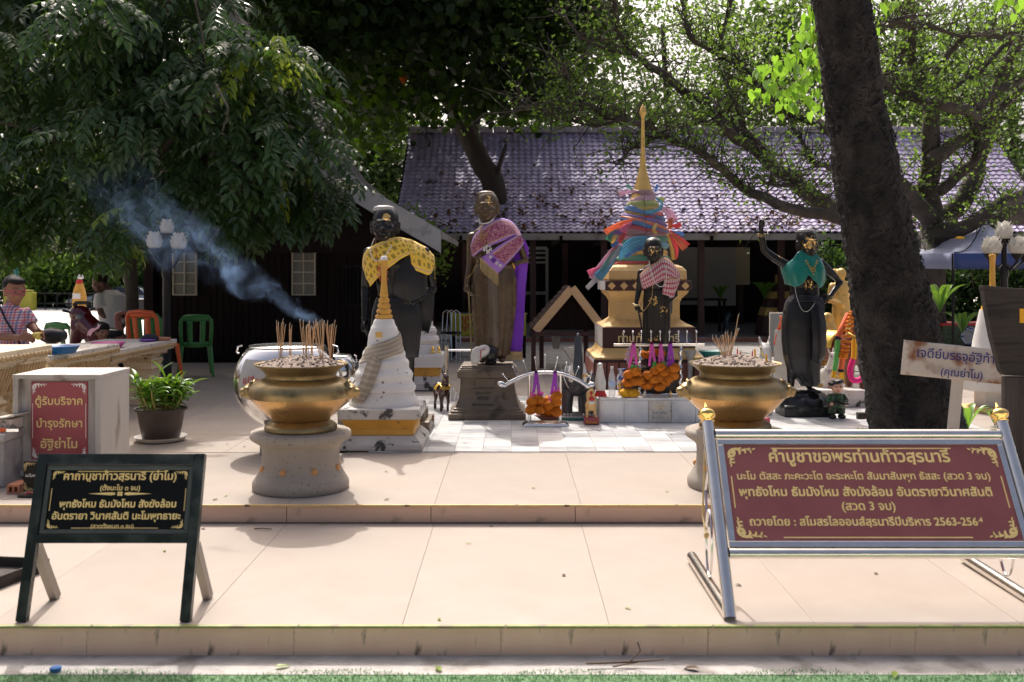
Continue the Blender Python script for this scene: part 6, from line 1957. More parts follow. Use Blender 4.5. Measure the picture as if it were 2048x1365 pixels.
 # ANIMALS AND FIGURES
def horse(lab,x,ground,Yd,h_,m,trim,rz=0,loc_z=None,group=None,saddle=True):
 """standing ceramic horse facing the camera; h_ = height to the poll"""
 X_ = P(x,0,Yd).x
 z0 = loc_z
 t = thing('horse_figure',lab,'horse figure',(X_,Yd,z0),group)
 k = h_
 O = Vector((X_,Yd,z0));Rt = Matrix.Rotation(rz,3,'Z')
 def w(p):return O+Rt@(Vector(p)*k)
 g = MB()
 g.ell(w((0,.22,.50)),(.15*k,.30*k,.15*k),20,14,Rt);g.ell(w((0,-.02,.52)),(.14*k,.13*k,.17*k),18,12,Rt);g.ell(w((0,.44,.52)),(.15*k,.13*k,.16*k),18,12,Rt)
 g.tube([w((0,-.04,.56)),w((0,-.10,.68)),w((0,-.12,.80)),w((0,-.12,.88))],[.12*k,.095*k,.075*k,.06*k],14)
 g.tube([w((0,-.10,.90)),w((0,-.18,.84)),w((0,-.27,.74)),w((0,-.30,.70))],[.075*k,.07*k,.048*k,.045*k],14)
 for s2 in(-1,1):
  g.tube([w((s2*.045,-.09,.93)),w((s2*.065,-.08,1.0)),w((s2*.07,-.08,1.05))],[.026*k,.022*k,.004*k],8)
  g.tube([w((s2*.085,-.03,.45)),w((s2*.09,-.05,.26)),w((s2*.085,-.03,.10)),w((s2*.088,-.04,.0))],[.062*k,.042*k,.032*k,.042*k],12)
  g.tube([w((s2*.09,.44,.45)),w((s2*.095,.40,.30)),w((s2*.09,.50,.16)),w((s2*.09,.47,.0))],[.075*k,.048*k,.034*k,.042*k],12)
 g.tube([w((0,.56,.58)),w((0,.66,.5)),w((0,.67,.25))],[.03*k,.05*k,.02*k],8)
 vobj('body',g,.0085*max(.6,k/.45),m,t,3)
 g = MB();g.tube([w((math.sin(a)*.115,-.085-math.cos(a)*.10,.645-math.cos(a)*.04))for a in np.linspace(0,6.28,20)],.012*k,6,cap=False)
 for a in np.linspace(-1.3,1.3,11):g.tube([w((math.sin(a)*.118,-.09-math.cos(a)*.105,.63-math.cos(a)*.03)),w((math.sin(a)*.125,-.10-math.cos(a)*.11,.575-math.cos(a)*.03))],.012*k,5)
 obj('collar',g,trim,t)
 g = MB();g.tube([w((math.sin(a)*.062,-.225-math.cos(a)*.05,.80-math.cos(a)*.03))for a in np.linspace(0,6.28,16)],.009*k,6,cap=False)
 for s2 in(-1,1):g.tube([w((s2*.06,-.22,.80)),w((s2*.07,-.11,.90))],.008*k,5)
 obj('bridle',g,trim,t)
 g = MB()
 for s2 in(-1,1):g.ell(w((s2*.062,-.165,.875)),.015*k,8,6)
 obj('eyes',g,M['blackstat'],t)
 if saddle:
  g = MB();rows =[[w((math.sin(a)*.162,y,.50+math.cos(a)*.162))for a in np.linspace(-1.5,1.5,12)]for y in(.12,.22,.32)]
  g.grid(rows,2);obj('saddle_cloth',g,trim,t,ang=0,solid=.01*k)
 return t
horse('dark brown horse figure with yellow collar beside the bronze plinth',888,0,9.45,.385,M['horsebrown'],M['paintyellow'],rz=.35,loc_z=.01)
horse('white horse figure looking over the brass urn rim',1526,0,9.3,.70,M['ceramicwhite'],M['paintyellow'],rz=0,loc_z=.01)
horse('grey white horse figure behind the green clothed statue legs, toward the garlanded horse',1655,0,10.0,.55,M['ceramicwhite'],M['ceramicgrey'],rz=.5,loc_z=.01)
horse('small grey horse figure between the urn and the marble block',1405,0,9.6,.42,M['ceramicgrey'],M['ceramicwhite'],rz=-.2,loc_z=.01)
BH = horse('large chestnut horse figure draped in bright garlands beside the palm trunk',1706,0,10.2,1.08,M['horsered'],M['paintyellow'],rz=.45,loc_z=.0)
for(x0,x1,y0,y1,Yd,lab)in((1640,1733,783,815,9.75,'white base block with black stains behind the soldier figure'),(1560,1612,822,846,9.5,'white stone wedge between the urn and the boulder')):
 a,b = P(x0,y0,Yd),P(x1,y1,Yd)
 hh = a.z if a.z>.02 else.1
 g = MB();g.box(((a.x+b.x)/2,Yd+.15,hh/2+.01),(b.x-a.x,.3,hh));obj('base_block',g,M['whitedirty'],label=lab,cat='stone block',loc=((a.x+b.x)/2,Yd,.01),smooth=False,bevel=.006)
def bead_garland(q,lab,segs,name='long_garland',grp='plastic garlands on the chestnut horse'):
 t = thing(name,lab,'garland',q(*segs[0][1][0]),grp)
 for nm,pts,r,m,ribbed in segs:
  P_ =[q(*p)for p in pts]
  out =[]
  for i in range(len(P_)-1):
   p0,p1,p2,p3 = P_[max(i-1,0)],P_[i],P_[i+1],P_[min(i+2,len(P_)-1)]
   for j in range(10):
    u = j/10
    out.append(.5*((2*p1)+(p2-p0)*u+(2*p0-5*p1+4*p2-p3)*u*u+(3*p1-p0-3*p2+p3)*u**3))
  out.append(P_[-1])
  g = MB()
  if ribbed:
   tot = sum((out[i+1]-out[i]).length for i in range(len(out)-1));n_ = max(2,int(tot/(r*.75)))
   for k in range(n_):
    f = k/(n_-1)*(len(out)-1);i = min(int(f),len(out)-2)
    p = out[i].lerp(out[i+1],f-i)
    for j in range(7):
     a = j*.898+k;g.ell(p+Vector((math.cos(a)*r*.62,math.sin(a)*r*.62,R.uniform(-.003,.003))),(r*.42,r*.42,r*.32),6,4)
  else:
   g.tube(out,r,10)
  obj(nm,g,m,t)
 return t
q,s_ = frame(9.75)
bead_garland(q,'thick orange flower garland with coral band, longest on the chestnut horse',[('flowers',[(1697,624,-.15),(1684,650,-.2),(1676,690,-.22),(1671,712,-.22)],.045,M['marigold'],True),('coral_band',[(1690,628,-.1),(1672,655,-.17),(1664,672,-.18)],.028,M['orangeg'],False),
('stripe',[(1664,672,-.19),(1663,677,-.19)],.03,M['navy'],False),('green_tail',[(1663,678,-.19),(1660,710,-.2),(1656,738,-.2)],.024,M['greeng'],False),('yellow_tip',[(1656,738,-.2),(1653,752,-.2)],.022,M['marigoldy'],False)])
bead_garland(q,'coral garland strand ending in a yellow tassel beside the green strand',[('coral_strand',[(1674,695,-.21),(1671,715,-.21),(1668,735,-.21)],.026,M['orangeg'],False),('stripe',[(1668,735,-.21),(1668,740,-.21)],.028,M['navy'],False),('tassel',[(1668,740,-.21),(1670,755,-.2)],.022,M['marigoldy'],False)])
bead_garland(q,'hot pink looped garland with yellow top, hanging low by the palm trunk',[('yellow_top',[(1700,680,-.12),(1697,705,-.16),(1695,715,-.17)],.026,M['marigoldy'],False),('flowers',[(1708,680,-.1),(1712,700,-.15),(1713,716,-.17)],.032,M['marigold'],True),
('pink_loop',[(1694,717,-.17),(1688,735,-.18),(1690,752,-.18),(1697,758,-.18),(1710,754,-.18),(1718,738,-.18),(1714,722,-.17)],.027,M['hotpink'],False)])
Yd = 9.0
q,s_ = frame(Yd)
t = thing('elephant_figure','dark grey elephant figure with raised trunk and painted toes','elephant figure',(q(1154,0).x,Yd,.01))
g = MB()
g.ell(q(1153,765,.16),(.15,.24,.15));g.ell(q(1153,765,-.06),(.10,.11,.12));g.ell(q(1153,750,-.09),(.06,.06,.05))
for s2 in(-1,1):
 g.ell(q(1153+s2*26,765,-.02),(.05,.02,.095),14,12,Matrix.Rotation(s2*.2,3,'Y'))
 g.tube([q(1153+s2*19,780,-.02),q(1153+s2*21,812,-.03),q(1153+s2*22,834,-.04)],[.066,.058,.062],14)
 g.tube([q(1153+s2*20,780,.3),q(1153+s2*21,834,.3)],[.066,.06],12)
g.tube([q(1153,762,-.14),q(1153,745,-.17),q(1154,715,-.16),q(1154,690,-.14),q(1154,675,-.13)],[.062,.052,.04,.033,.026],14)
g.ell(q(1154,672,-.135),(.022,.022,.035))
vobj('body',g,.008,M['elephant'],t,3)
for s2 in(-1,1):
 g = MB();g.tube([q(1153+s2*13,758,-.17),q(1153+s2*13,742,-.22),q(1153+s2*12,722,-.21)],[.022,.019,.004],12);obj('tusk',g,M['ceramicwhite'],t)
 g = MB();g.tube([q(1153+s2*13,748,-.215),q(1153+s2*13,744,-.22)],.025,12);obj('tusk_ring',g,M['goldbead'],t)
 beads('head_chain',q,[(1153+s2*30,740,-.05),(1153+s2*24,760,-.13),(1153+s2*18,772,-.16)],.005,M['pearl'],t)
 for k in range(4):
  g = MB();g.ell(q(1153+s2*22+(k-1.5)*6.5,827,-.095),(.013,.01,.014),10,6);obj('toenail',g,M['ceramicwhite'],t)
g = MB();g.ell(q(1154,671,-.16),(.008,.006,.012),8,6);obj('trunk_tip',g,M['blackstat'],t)
g = MB();g.box(q(1154,838,.02),(.35,.3,.04));g.box((q(1154,0).x,Yd+.02,.028),(.38,.33,.035));obj('base',g,M['ceramicgrey'],t,smooth=False,bevel=.008)
g = MB();g.box((q(1154,0).x,Yd-.147,.020),(.385,.012,.02));obj('base_trim',g,M['teal'],t,smooth=False)
Yd = 8.66
q,s_ = frame(Yd)
t = thing('rooster_figure','small red and yellow rooster figure on a lettered maroon base, beside the elephant','rooster figure',(q(1182,0).x,Yd,.01))
g = MB();g.ell(q(1182,812,.02),(.05,.075,.05));g.ell(q(1182,800,-.03),(.04,.04,.055));g.tube([q(1182,800,-.03),q(1182,785,-.05),q(1181,777,-.05)],[.035,.026,.02],12);g.ell(q(1181,779,-.06),(.018,.022,.018))
g.tube([q(1182,808,.07),q(1183,792,.12),q(1184,785,.17)],[.03,.04,.012],10)
vobj('body',g,.0045,MATS['marigold']if False else M['goldmatt'],t,2)
g = MB();g.tube([q(1181,776,-.05),q(1181,768,-.04),q(1182,762,-.02)],[.008,.012,.002],8);g.ell(q(1181,785,-.08),(.012,.008,.022),8,6);g.ell(q(1182,796,-.075),(.026,.012,.022),10,6);obj('comb_and_wattle',g,M['redpaint'],t)
g = MB();g.ell(q(1182,803,-.075),(.028,.012,.016),10,6);obj('breast',g,M['ceramicwhite'],t)
for s2 in(-1,1):
 g = MB();g.tube([q(1182+s2*7,818,0),q(1182+s2*8,832,-.01)],[.018,.009],8);g.ell(q(1182+s2*8,833,-.03),(.011,.028,.005),8,6);obj('leg',g,M['goldmatt'],t)
g = MB();a,b = q(1168,834),q(1197,848);g.box(((a.x+b.x)/2,Yd,(a.z+.01)/2),(b.x-a.x,.11,a.z-.01));obj('base',g,M['redwood']if False else M['red'],t,smooth=False,bevel=.006)
lettering('ไก่พารวย',.10,(q(1182,0).x,Yd-.057,.022),(1,0,0),(0,0,1),M['marigoldy'],t,fat=.02)
def figurine(lab,x,y,Yd,h_,m,m2,grp='offering figurines round the golden chedi'):
 p = P(x,y,Yd)
 t = thing('figurine',lab,'figurine',p,grp)
 k = h_
 g = MB()
 g.lathe((p.x,p.y),[(.16*k,p.z),(.17*k,p.z+.04*k),(.13*k,p.z+.06*k),(.12*k,p.z+.35*k),(.10*k,p.z+.5*k),(.14*k,p.z+.68*k),(.11*k,p.z+.76*k),(.045*k,p.z+.79*k),(0,p.z+.8*k)],18)
 for s2 in(-1,1):g.tube([(p.x+s2*.13*k,p.y,p.z+.7*k),(p.x+s2*.17*k,p.y-.02*k,p.z+.55*k),(p.x+s2*.04*k,p.y-.14*k,p.z+.55*k)],.035*k,8)
 obj('dress',g,m,t,ang=50)
 g = MB();g.ell((p.x,p.y-.01*k,p.z+.86*k),(.075*k,.08*k,.095*k),12,10);obj('head',g,m2,t)
 g = MB();g.lathe((p.x,p.y),[(.08*k,p.z+.88*k),(.07*k,p.z+.93*k),(.03*k,p.z+.97*k),(0,p.z+1.06*k)],12);obj('crown',g,M['goldbead'],t)
 return t
figs =[(1240,778,8.98,.13,'goldbead','skinpink','gold dressed figurine beside the blue white vase'),(1252,776,9.05,.11,'horsered','goldbead','dark red figurine behind the garlands'),(1185,762,9.6,.13,'redpaint','skinpink','red figurine at the corner of the chedi base'),
(1174,765,9.62,.12,'horsered','goldbead','brown figurine nearest the elephant at the chedi base'),(1212,768,9.5,.15,'goldbead','skinpink','gold figurine behind the white rooster'),
(1366,778,8.9,.13,'ceramicwhite','ceramicwhite','pale figurine by the twisted rack leg nearer the urn'),(1374,776,9.0,.15,'ceramicgrey','ceramicwhite','grey figurine between the rack leg and the urn'),(1290,786,8.78,.065,'ceramicwhite','ceramicwhite','tiny white seated figure on the marble under the garlands'),
(1341,786,8.78,.065,'goldbead','goldbead','tiny golden seated figure on the marble under the garlands'),(905,768,10.3,.16,'ceramicwhite','ceramicwhite','white figurine behind the brown horse'),(913,770,10.2,.12,'ceramicwhite','ceramicgrey','short white figurine next to the bronze plinth')]
for(x,y,Yd,h_,a,b,lab)in figs:
 p = P(x,y,Yd)
 fl = .226 if 8.74<Yd<9.32 and p.x>.78 else.01
 y2 = HY+(CZ-fl)*F/Yd
 figurine(lab,x,y2,Yd,h_,M[a],M[b])
Yd = 8.86;q,s_ = frame(Yd);zt_ = .226;sh = q(0,0).z*0
t = thing('white_figure','white long necked bird figure on a red base beside the water bottle','figure',(q(1200,0).x,Yd,.226))
g = MB();z_ = .226
X_ = q(1201,0).x
g.tube([(X_,Yd,z_+.05),(X_,Yd,z_+.12),(X_-.005,Yd-.01,z_+.20),(X_-.005,Yd-.02,z_+.26)],[.045,.05,.035,.025],14);g.ell((X_-.006,Yd-.03,z_+.275),(.026,.035,.024));g.ell((X_,Yd+.04,z_+.11),(.035,.07,.05))
vobj('body',g,.0045,M['ceramicwhite'],t,2)
g = MB();g.tube([(X_,Yd,z_+.045),(X_,Yd,z_+.001)],[.04,.058],14);g.tube([(X_,Yd-.03,z_+.20),(X_-.02,Yd-.03,z_+.205),(X_+.02,Yd-.03,z_+.195)],.006,6);obj('base',g,M['redpaint'],t)
X_ = P(1224,0,8.8).x;Yd = 8.8
t = thing('water_bottle','clear plastic water bottle with blue label on the marble block','bottle',(X_,Yd,.226))
g = MB();g.lathe((X_,Yd),[(.026,.227),(.031,.235),(.031,.29),(.029,.295),(.031,.30),(.031,.37),(.029,.40),(.018,.44),(.0125,.455),(.0125,.475)],28,cap=False);obj('shell',g,M['glassclear'],t,ang=60)
g = MB();g.lathe((X_,Yd),[(.0320,.315),(.0322,.316),(.0322,.365),(.0320,.366)],28,cap=False);obj('label_band',g,M['bluelabel'],t,ang=60)
g = MB();g.lathe((X_,Yd),[(.0145,.474),(.0145,.492),(.012,.494),(0,.494)],20);obj('cap',g,M['ceramicwhite'],t)
X_,Yd = P(1244,0,9.1).x,9.1
g = MB();g.lathe((X_,Yd),[(.03,.226),(.035,.24),(.05,.30),(.05,.36),(.035,.40),(.03,.42),(.042,.445),(.04,.445)],24)
obj('vase',g,M['bluewhite'],label='blue and white vase behind the water bottle',cat='vase',loc=(X_,Yd,.226))
g = MB();c_ = P(1260,712,9.3)
for k in range(40):g.ell(c_+Vector((R.gauss(0,.02),R.gauss(0,.015),R.uniform(-.11,.08))),.011,6,4)
obj('rosebud_garland',g,MATS['lilac_gauze'],label='pale pink rosebud garland hung behind the pink ribbons',cat='garland',loc=c_)
Yd = 9.02;q,s_ = frame(Yd)
t = thing('soldier_figure','small painted soldier figure in camouflage and black beret beside the boulder','soldier figure',(q(1673,0).x,Yd,.01))
g = MB();g.tube([q(1673,787,0),q(1673,800,0),q(1673,815,0)],[.052,.068,.066],16)
for s2 in(-1,1):
 g.tube([q(1673+s2*8,812,0),q(1673+s2*9,828,0)],[.045,.038],12)
 g.tube([q(1673+s2*11,790,0),q(1673+s2*18,802,-.02),q(1673+s2*14,806,-.055)],[.026,.026,.02],10)
vobj('uniform',g,.005,M['camo'],t,2)
g = MB();g.ell(q(1673,774,-.01),(.052,.05,.055),20,14);g.ell(q(1673,776,-.058),(.008,.008,.008),8,6)
for s2 in(-1,1):g.ell(q(1673+s2*11.5,775,0),(.01,.012,.016),8,6)
obj('head',g,M['skinpink'],t)
g = MB()
for s2 in(-1,1):g.ell(q(1673+s2*4.5,773,-.056),(.007,.004,.008),8,6)
obj('eyes',g,M['blackstat'],t)
g = MB();g.ell(q(1673,781,-.054),(.011,.004,.003),8,6);obj('mouth',g,M['redpaint'],t)
g = MB();g.ell(q(1674,765,.0),(.062,.058,.028),20,12,Matrix.Rotation(rad(-16),3,'Y'));g.ell(q(1662,768,-.01),(.03,.04,.018),12,8);obj('beret',g,M['blackstat'],t)
g = MB()
for s2 in(-1,1):g.ell(q(1673+s2*14,807,-.06),(.017,.016,.017),10,8)
obj('hands',g,M['skinpink'],t)
for s2 in(-1,1):
 g = MB();g.ell(q(1673+s2*9.5,833,-.015),(.034,.055,.026),14,8);obj('boot',g,M['blackstat'],t)
g = MB();g.tube([q(1664,800,-.075),q(1682,806,-.08),q(1692,806,-.08)],[.012,.012,.006],8);obj('rifle',g,M['iron'],t)
Yd = 10.9;q,s_ = frame(Yd)
t = thing('golden_figure','golden robed standing figure behind the raised elbow, by the palm trunk','figure',(q(1682,0).x,Yd,0))
g = MB();head(g,q,s_,1682,549,26)
torso(g,q,s_,[(1672,1692,562,.06,0),(1664,1700,572,.09,0),(1666,1698,600,.1,0),(1664,1701,640,.12,0),(1662,1704,720,.13,0),(1660,1706,765,.14,0)])
limb(g,[q(1665,574),q(1660,600),q(1676,608,-.12)],[.045,.04,.03]);limb(g,[q(1699,574),q(1704,560),q(1700,546)],[.045,.04,.03]);g.ell(q(1676,545,.05),(.1,.02,.04))
vobj('body',g,.011,M['gold'],t,3)
p = q(1655,650,0)
t = thing('golden_figure','smaller golden seated figure beside the garlanded horse','figure',(p.x,Yd-.2,0))
g = MB();q5,s5 = frame(Yd-.2)
g.ell(q5(1655,668),(.11,.1,.16));g.ell(q5(1655,640),(.07,.06,.08));g.ell(q5(1655,700),(.15,.13,.1));g.tube([q5(1655,700),q5(1655,775)],[.1,.13],12);g.tube([q5(1645,650),q5(1640,665,-.1),q5(1655,672,-.14)],.03,8)
vobj('body',g,.011,M['gold'],t,3)
t = thing('pink_draped_figure','small figure in coral cloth behind the green clothed statue hip','figure',(P(1555,0,11).x,11,0))
g = MB();q6,s6 = frame(11.0);g.grid(gpx(q6,[[(1562,630,0),(1566,632,.05)],[(1552,665,-.03),(1566,668,.05)],[(1548,690,-.02),(1566,700,.05)]]),5,wob=.02);obj('cloth',g,M['orangeg'],t,solid=.01)
g = MB();g.tube([q6(1570,760),q6(1562,700),q6(1558,660)],[.12,.08,.05],12);obj('body',g,M['ceramicwhite'],t)
p = P(864,808,8.5)
figurine('tiny brown figurine on the plinth step beside the white chedi',866,HY+(CZ-.1)*F/8.2,8.2,.06,M['horsered'],M['horsered'],None)
p = P(1532,850,8.6)
g = MB();g.lathe((p.x,8.6),[(.03,.01),(.036,.03),(.034,.07),(.03,.072)],20);obj('incense_cup',g,M['red'],label='small dark red cup behind the urn foot',cat='cup',loc=(p.x,8.6,.01))
t = thing('steel_rail','low stainless rail behind the brown horse and bronze plinth','rail',(P(893,0,10.4).x,10.4,0))
g = MB();p = P(893,0,10.4);g.tube([(p.x,10.4,0),(p.x,10.4,zp(10.4,692))],.02,12);obj('post',g,M['steelr'],t)
g = MB();g.tube([P(895,701,10.4),P(962,701,10.4)],.011,10);obj('bar',g,M['steel'],t)
g = MB();p = P(962,0,10.4);g.tube([(p.x,10.4,0),(p.x,10.4,zp(10.4,700))],.014,12);obj('post',g,M['steelr'],t)
for k,(x,y,r_,m_,lab)in enumerate(((1425,704,.13,'teal','teal basin behind the leaning incense'),(1380,704,.06,'ceramicgrey','small grey lidded pot beside the chedi base'))):
 p = P(x,y,9.6)
 g = MB();g.lathe((p.x,p.y),[(.02,0.0),(r_*.5,0.02),(r_*.35,.3),(r_*.4,p.z-.08),(r_,p.z),(r_*1.05,p.z+.01),(r_*.9,p.z)],24);obj('basin',g,M[m_],label=lab,cat='basin',loc=(p.x,p.y,0))
 # LEFT SIDE: TABLES, CHAIRS, PEOPLE, PLANT
def stone_table(lab,x1,ztop,y0,y1,w,m_top,legs):
 t = thing('stone_table',lab,'table',(x1-w/2,(y0+y1)/2,0),'carved stone tables')
 g = MB();c_ =(x1-w/2,(y0+y1)/2,ztop-.025)
 g.box(c_,(w,y1-y0,.05));obj('tabletop',g,m_top,t,smooth=False,bevel=.006)
 g = MB();g.box((x1-w/2,(y0+y1)/2,ztop-.072),(w-.05,y1-y0-.05,.042));obj('apron',g,M['cream'],t,smooth=False)
 g = MB();n_ = int((y1-y0)/.055)
 for k in range(n_):
  yy = y0+.03+k*.055
  g.ell((x1+.001,yy,ztop-.045),(.012,.022,.016),8,5);g.ell((x1-.006,yy+.027,ztop-.062),(.01,.010,.014),6,4)
 for k in range(int(w/.06)):
  g.ell((x1-w+.04+k*.06,y0-.001,ztop-.05),(.022,.01,.02),8,5)
 obj('carved_edge',g,M['orn'],t)
 for yy in legs:
  g = MB();cx_ = x1-.23
  g.lathe((cx_,yy),[(.17,0),(.17,.06),(.13,.09),(.125,.30),(.15,.34),(.155,.37),(.135,.39),(.15,.42),(.155,.45),(.13,.47),(.13,.50),(.18,ztop-.12),(.195,ztop-.096)],sq=True);lg = obj('leg',g,M['cream'],t,smooth=False,bevel=.006)
  g = MB()
  for k in range(9):
   for(dx,dy)in((-.15+k*.0375,None),(None,-.15+k*.0375)):
    hh = ztop-.1
    if dy is None:g.tube([(cx_+dx*.82,yy-.136,.50),(cx_+dx*1.15,yy-.185,hh-.02)],.011,5)
    else:g.tube([(cx_+.136,yy+dy*.82,.50),(cx_+.185,yy+dy*1.15,hh-.02)],.011,5)
    if dy is None:g.ell((cx_+dx*.9,yy-.155,.435),(.013,.008,.013),6,4);g.ell((cx_+dx*.9,yy-.154,.355),(.011,.008,.011),6,4)
    else:g.ell((cx_+.155,yy+dy*.9,.435),(.008,.013,.013),6,4);g.ell((cx_+.154,yy+dy*.9,.355),(.008,.011,.011),6,4)
  obj('carving',g,M['orn'],lg)
 return t
stone_table('pale yellow stone table nearest the picture edge, before the seated woman',-3.3,.80,5.9,7.18,.75,M['cream'],(6.55,7.0))
stone_table('middle stone table with scalloped edge, carrying the blue basin',-3.42,.70,7.4,8.72,.75,M['creamtop'],(7.62,8.45))
stone_table('farthest stone table with scalloped edge, carrying the pink basin',-3.5,.63,8.78,10.45,.75,M['creamtop'],(9.0,10.1))
def basin(lab,x,Yd,z,r,h_,m):
 p = P(x,0,Yd)
 t_ = thing('basin',lab,'basin',(p.x,Yd,z))
 g = MB();g.lathe((p.x,Yd),[(r*.72,z+.001),(r*.76,z+.006),(r*.97,z+h_),(r*1.03,z+h_+.004),(r*.96,z+h_),(r*.72,z+.012),(0,z+.010)],36,cap=False);obj('bowl',g,m,t_,ang=60)
basin('blue plastic basin on the middle stone table',122,7.62,.70,.135,.055,M['blueplastic'])
basin('pink plastic basin on the farthest stone table',216,9.2,.63,.155,.045,M['pinkplastic'])
g = MB();p = P(188,676,9.2);g.grid([[p+Vector((-.05+.02*i+.01*noise.noise((i,j,1)),-.03+.02*j,.02+.04*abs(noise.noise((i*.7,j*.9,0)))+.02*i))for i in range(6)]for j in range(5)],2,wob=.02)
obj('tissue',g,M['letterwhite'],label='crumpled white tissue beside the pink basin',cat='tissue',loc=p)
p = P(300,668,10.1)
t = thing('cap','dark purple cap on the far end of the farthest stone table','cap',(p.x,10.1,.63))
g = MB();g.ell((p.x,10.1,.655),(.09,.08,.05),18,10);obj('crown',g,MATS['navy_cloth'],t)
g = MB();g.ell((p.x,10.02,.645),(.085,.08,.012),16,8);obj('brim',g,MATS['purple_silk'],t)
g = MB();p = P(320,672,10.2);g.lathe((p.x,10.2),[(.05,.63),(.10,.634),(.105,.66)],20);obj('dish',g,M['brick'],label='shallow terracotta dish beside the purple cap',cat='dish',loc=(p.x,10.2,.63))
def plastic_chair(lab,x,Yd,rz,m,grp,gz=0.0,k=1.0):
 p = P(x,0,Yd)
 t = thing('plastic_chair',lab,'chair',(p.x,Yd,gz),grp)
 O = Vector((p.x,Yd,gz));Rt = Matrix.Rotation(rz,3,'Z')
 def w(a,b,c):return O+Rt@(Vector((a,b,c))*k)
 g = MB();g.grid([[w(-.2+.4*i/4,-.2+.4*j/4,.43-.02*math.sin(math.pi*i/4))for i in range(5)]for j in range(5)],2);obj('seat',g,m,t,ang=0,solid=.018)
 for sx in(-1,1):
  for sy in(-1,1):
   g = MB();g.tube([w(sx*.185,sy*.185,.43),w(sx*.205,sy*.215-(.0 if sy<0 else-.02),.2),w(sx*.225,sy*.24,0)],[.03*k,.024*k,.02*k],8);obj('leg',g,m,t)
 def fr(u,v):
  return w(u*(.19+.02*v),.20+.06*v+.03*(1-u*u),.43+.40*v)
 g = MB()
 g.tube([fr(-1,0),fr(-1,.5),fr(-.96,.85),fr(-.75,.99),fr(0,1.03),fr(.75,.99),fr(.96,.85),fr(1,.5),fr(1,0)],.019*k,8)
 g.grid([[fr(u,v)for u in(-.85,-.4,0,.4,.85)]for v in(.84,.99)],2)
 for u in(-.42,.42):g.grid([[fr(u-.17,v),fr(u+.17,v)]for v in(0,.3,.6,.86)],2)
 g.grid([[fr(u,v)for u in(-.9,-.4,0,.4,.9)]for v in(0.0,.12)],2)
 obj('backrest',g,m,t,ang=0,solid=.012)
 g = MB();g.tube([fr(-.12,.92)+Rt@Vector((0,-.012,0)),fr(.12,.92)+Rt@Vector((0,-.012,0))],.018*k,8);obj('hand_hole',g,M['blackplastic'],t)
plastic_chair('green plastic chair standing alone before the dark house wall',391,12.9,rad(200),M['plasticgreen'],'green plastic chairs',0,.93)
plastic_chair('green plastic chair behind the motorbike',145,12.6,rad(160),M['plasticgreen'],'green plastic chairs',GRD+.25,.95)
plastic_chair('green plastic chair tucked behind the orange chair',313,12.5,rad(170),M['plasticgreen'],'green plastic chairs',0,.98)
plastic_chair('orange plastic chair at the corner of the dark house',309,11.9,rad(165),M['plasticorange'],None,.05,.98)
plastic_chair('salmon plastic chair turned sideways beside the tree trunk',286,12.4,rad(80),M['plasticpink'],None,.0,.98)
p = P(291,632,12.6)
t = thing('tray_of_cups','dark tray with grey cups above the salmon chair','tray',(p.x,12.6,p.z-.05))
g = MB();g.box((p.x,12.6,p.z-.03),(.22,.16,.03));obj('tray',g,M['blackplastic'],t,smooth=False,bevel=.01)
for dx in(-.06,.0,.06):
 g = MB();g.lathe((p.x+dx,12.6),[(.02,p.z-.014),(.03,p.z+.05+abs(dx)*.3),(.028,p.z+.05)],14);obj('cup',g,M['ceramicgrey'],t)
PX,PY = P(322,0,7.83).x,7.83
t = thing('potted_plant','leafy orchid canes in a dark brown pot on a white saucer','plant',(PX,PY,0))
g = MB();g.lathe((PX,PY),[(.155,.004),(.17,.006),(.195,.035),(.2,.04),(.19,.038),(.16,.012),(0,.012)],48,cap=False);obj('saucer',g,M['saucer'],t,ang=60)
g = MB();g.lathe((PX,PY),[(.135,.014),(.14,.02),(.165,.15),(.175,.22),(.178,.225),(.178,.242),(.198,.244),(.202,.25),(.2,.258),(.188,.258),(.18,.235),(0,.232)],56,cap=False);obj('pot',g,M['potplastic'],t,ang=50)
leafms =[]
for s_ in range(6):
 mb = MB();rr = random.Random(s_)
 L = rr.uniform(.13,.19);rows =[]
 W = rr.uniform(.028,.036);cv_ = rr.uniform(.5,1.3)
 for i in range(7):
  f = i/6;a = .9-f*cv_*1.6
  xx = L*f*math.cos(a*.6);zz = L*(f*.62-f*f*.62*cv_)
  w_ = W*math.sin(math.pi*(f*.9+.09))**.7
  rows.append([(xx,-w_/2,zz+w_*.22),(xx,0,zz),(xx,w_/2,zz+w_*.22)])
 mb.grid(rows,1);leafms.append(mb.mesh('leaf',M['orchid'],True,0))
for k in range(30):
 a = R.uniform(0,6.28);r0 = R.uniform(.02,.15)
 b = Vector((PX+math.cos(a)*r0,PY+math.sin(a)*r0,.235))
 lean = Vector((math.cos(a),math.sin(a),0))*R.uniform(.02,.14)
 H_ = R.uniform(.12,.25)
 tip = b+lean+Vector((0,0,H_));mid = b.lerp(tip,.5)+Vector((R.uniform(-.01,.01),0,.01))
 g = MB();g.tube([b,mid,tip],[.006,.007,.004],6);obj('cane',g,M['cane'],t)
 for j in range(9):
  f = .25+.75*j/8;p = b.lerp(tip,f)if f<1 else tip
  o = put(R.choice(leafms),'leaf',t,p,(R.uniform(-.2,.2),R.uniform(-.7,.25),a+(1.57 if j%2 else-1.57)+R.uniform(-.9,.9)))
  o.scale =(R.uniform(.75,1.15),)*3
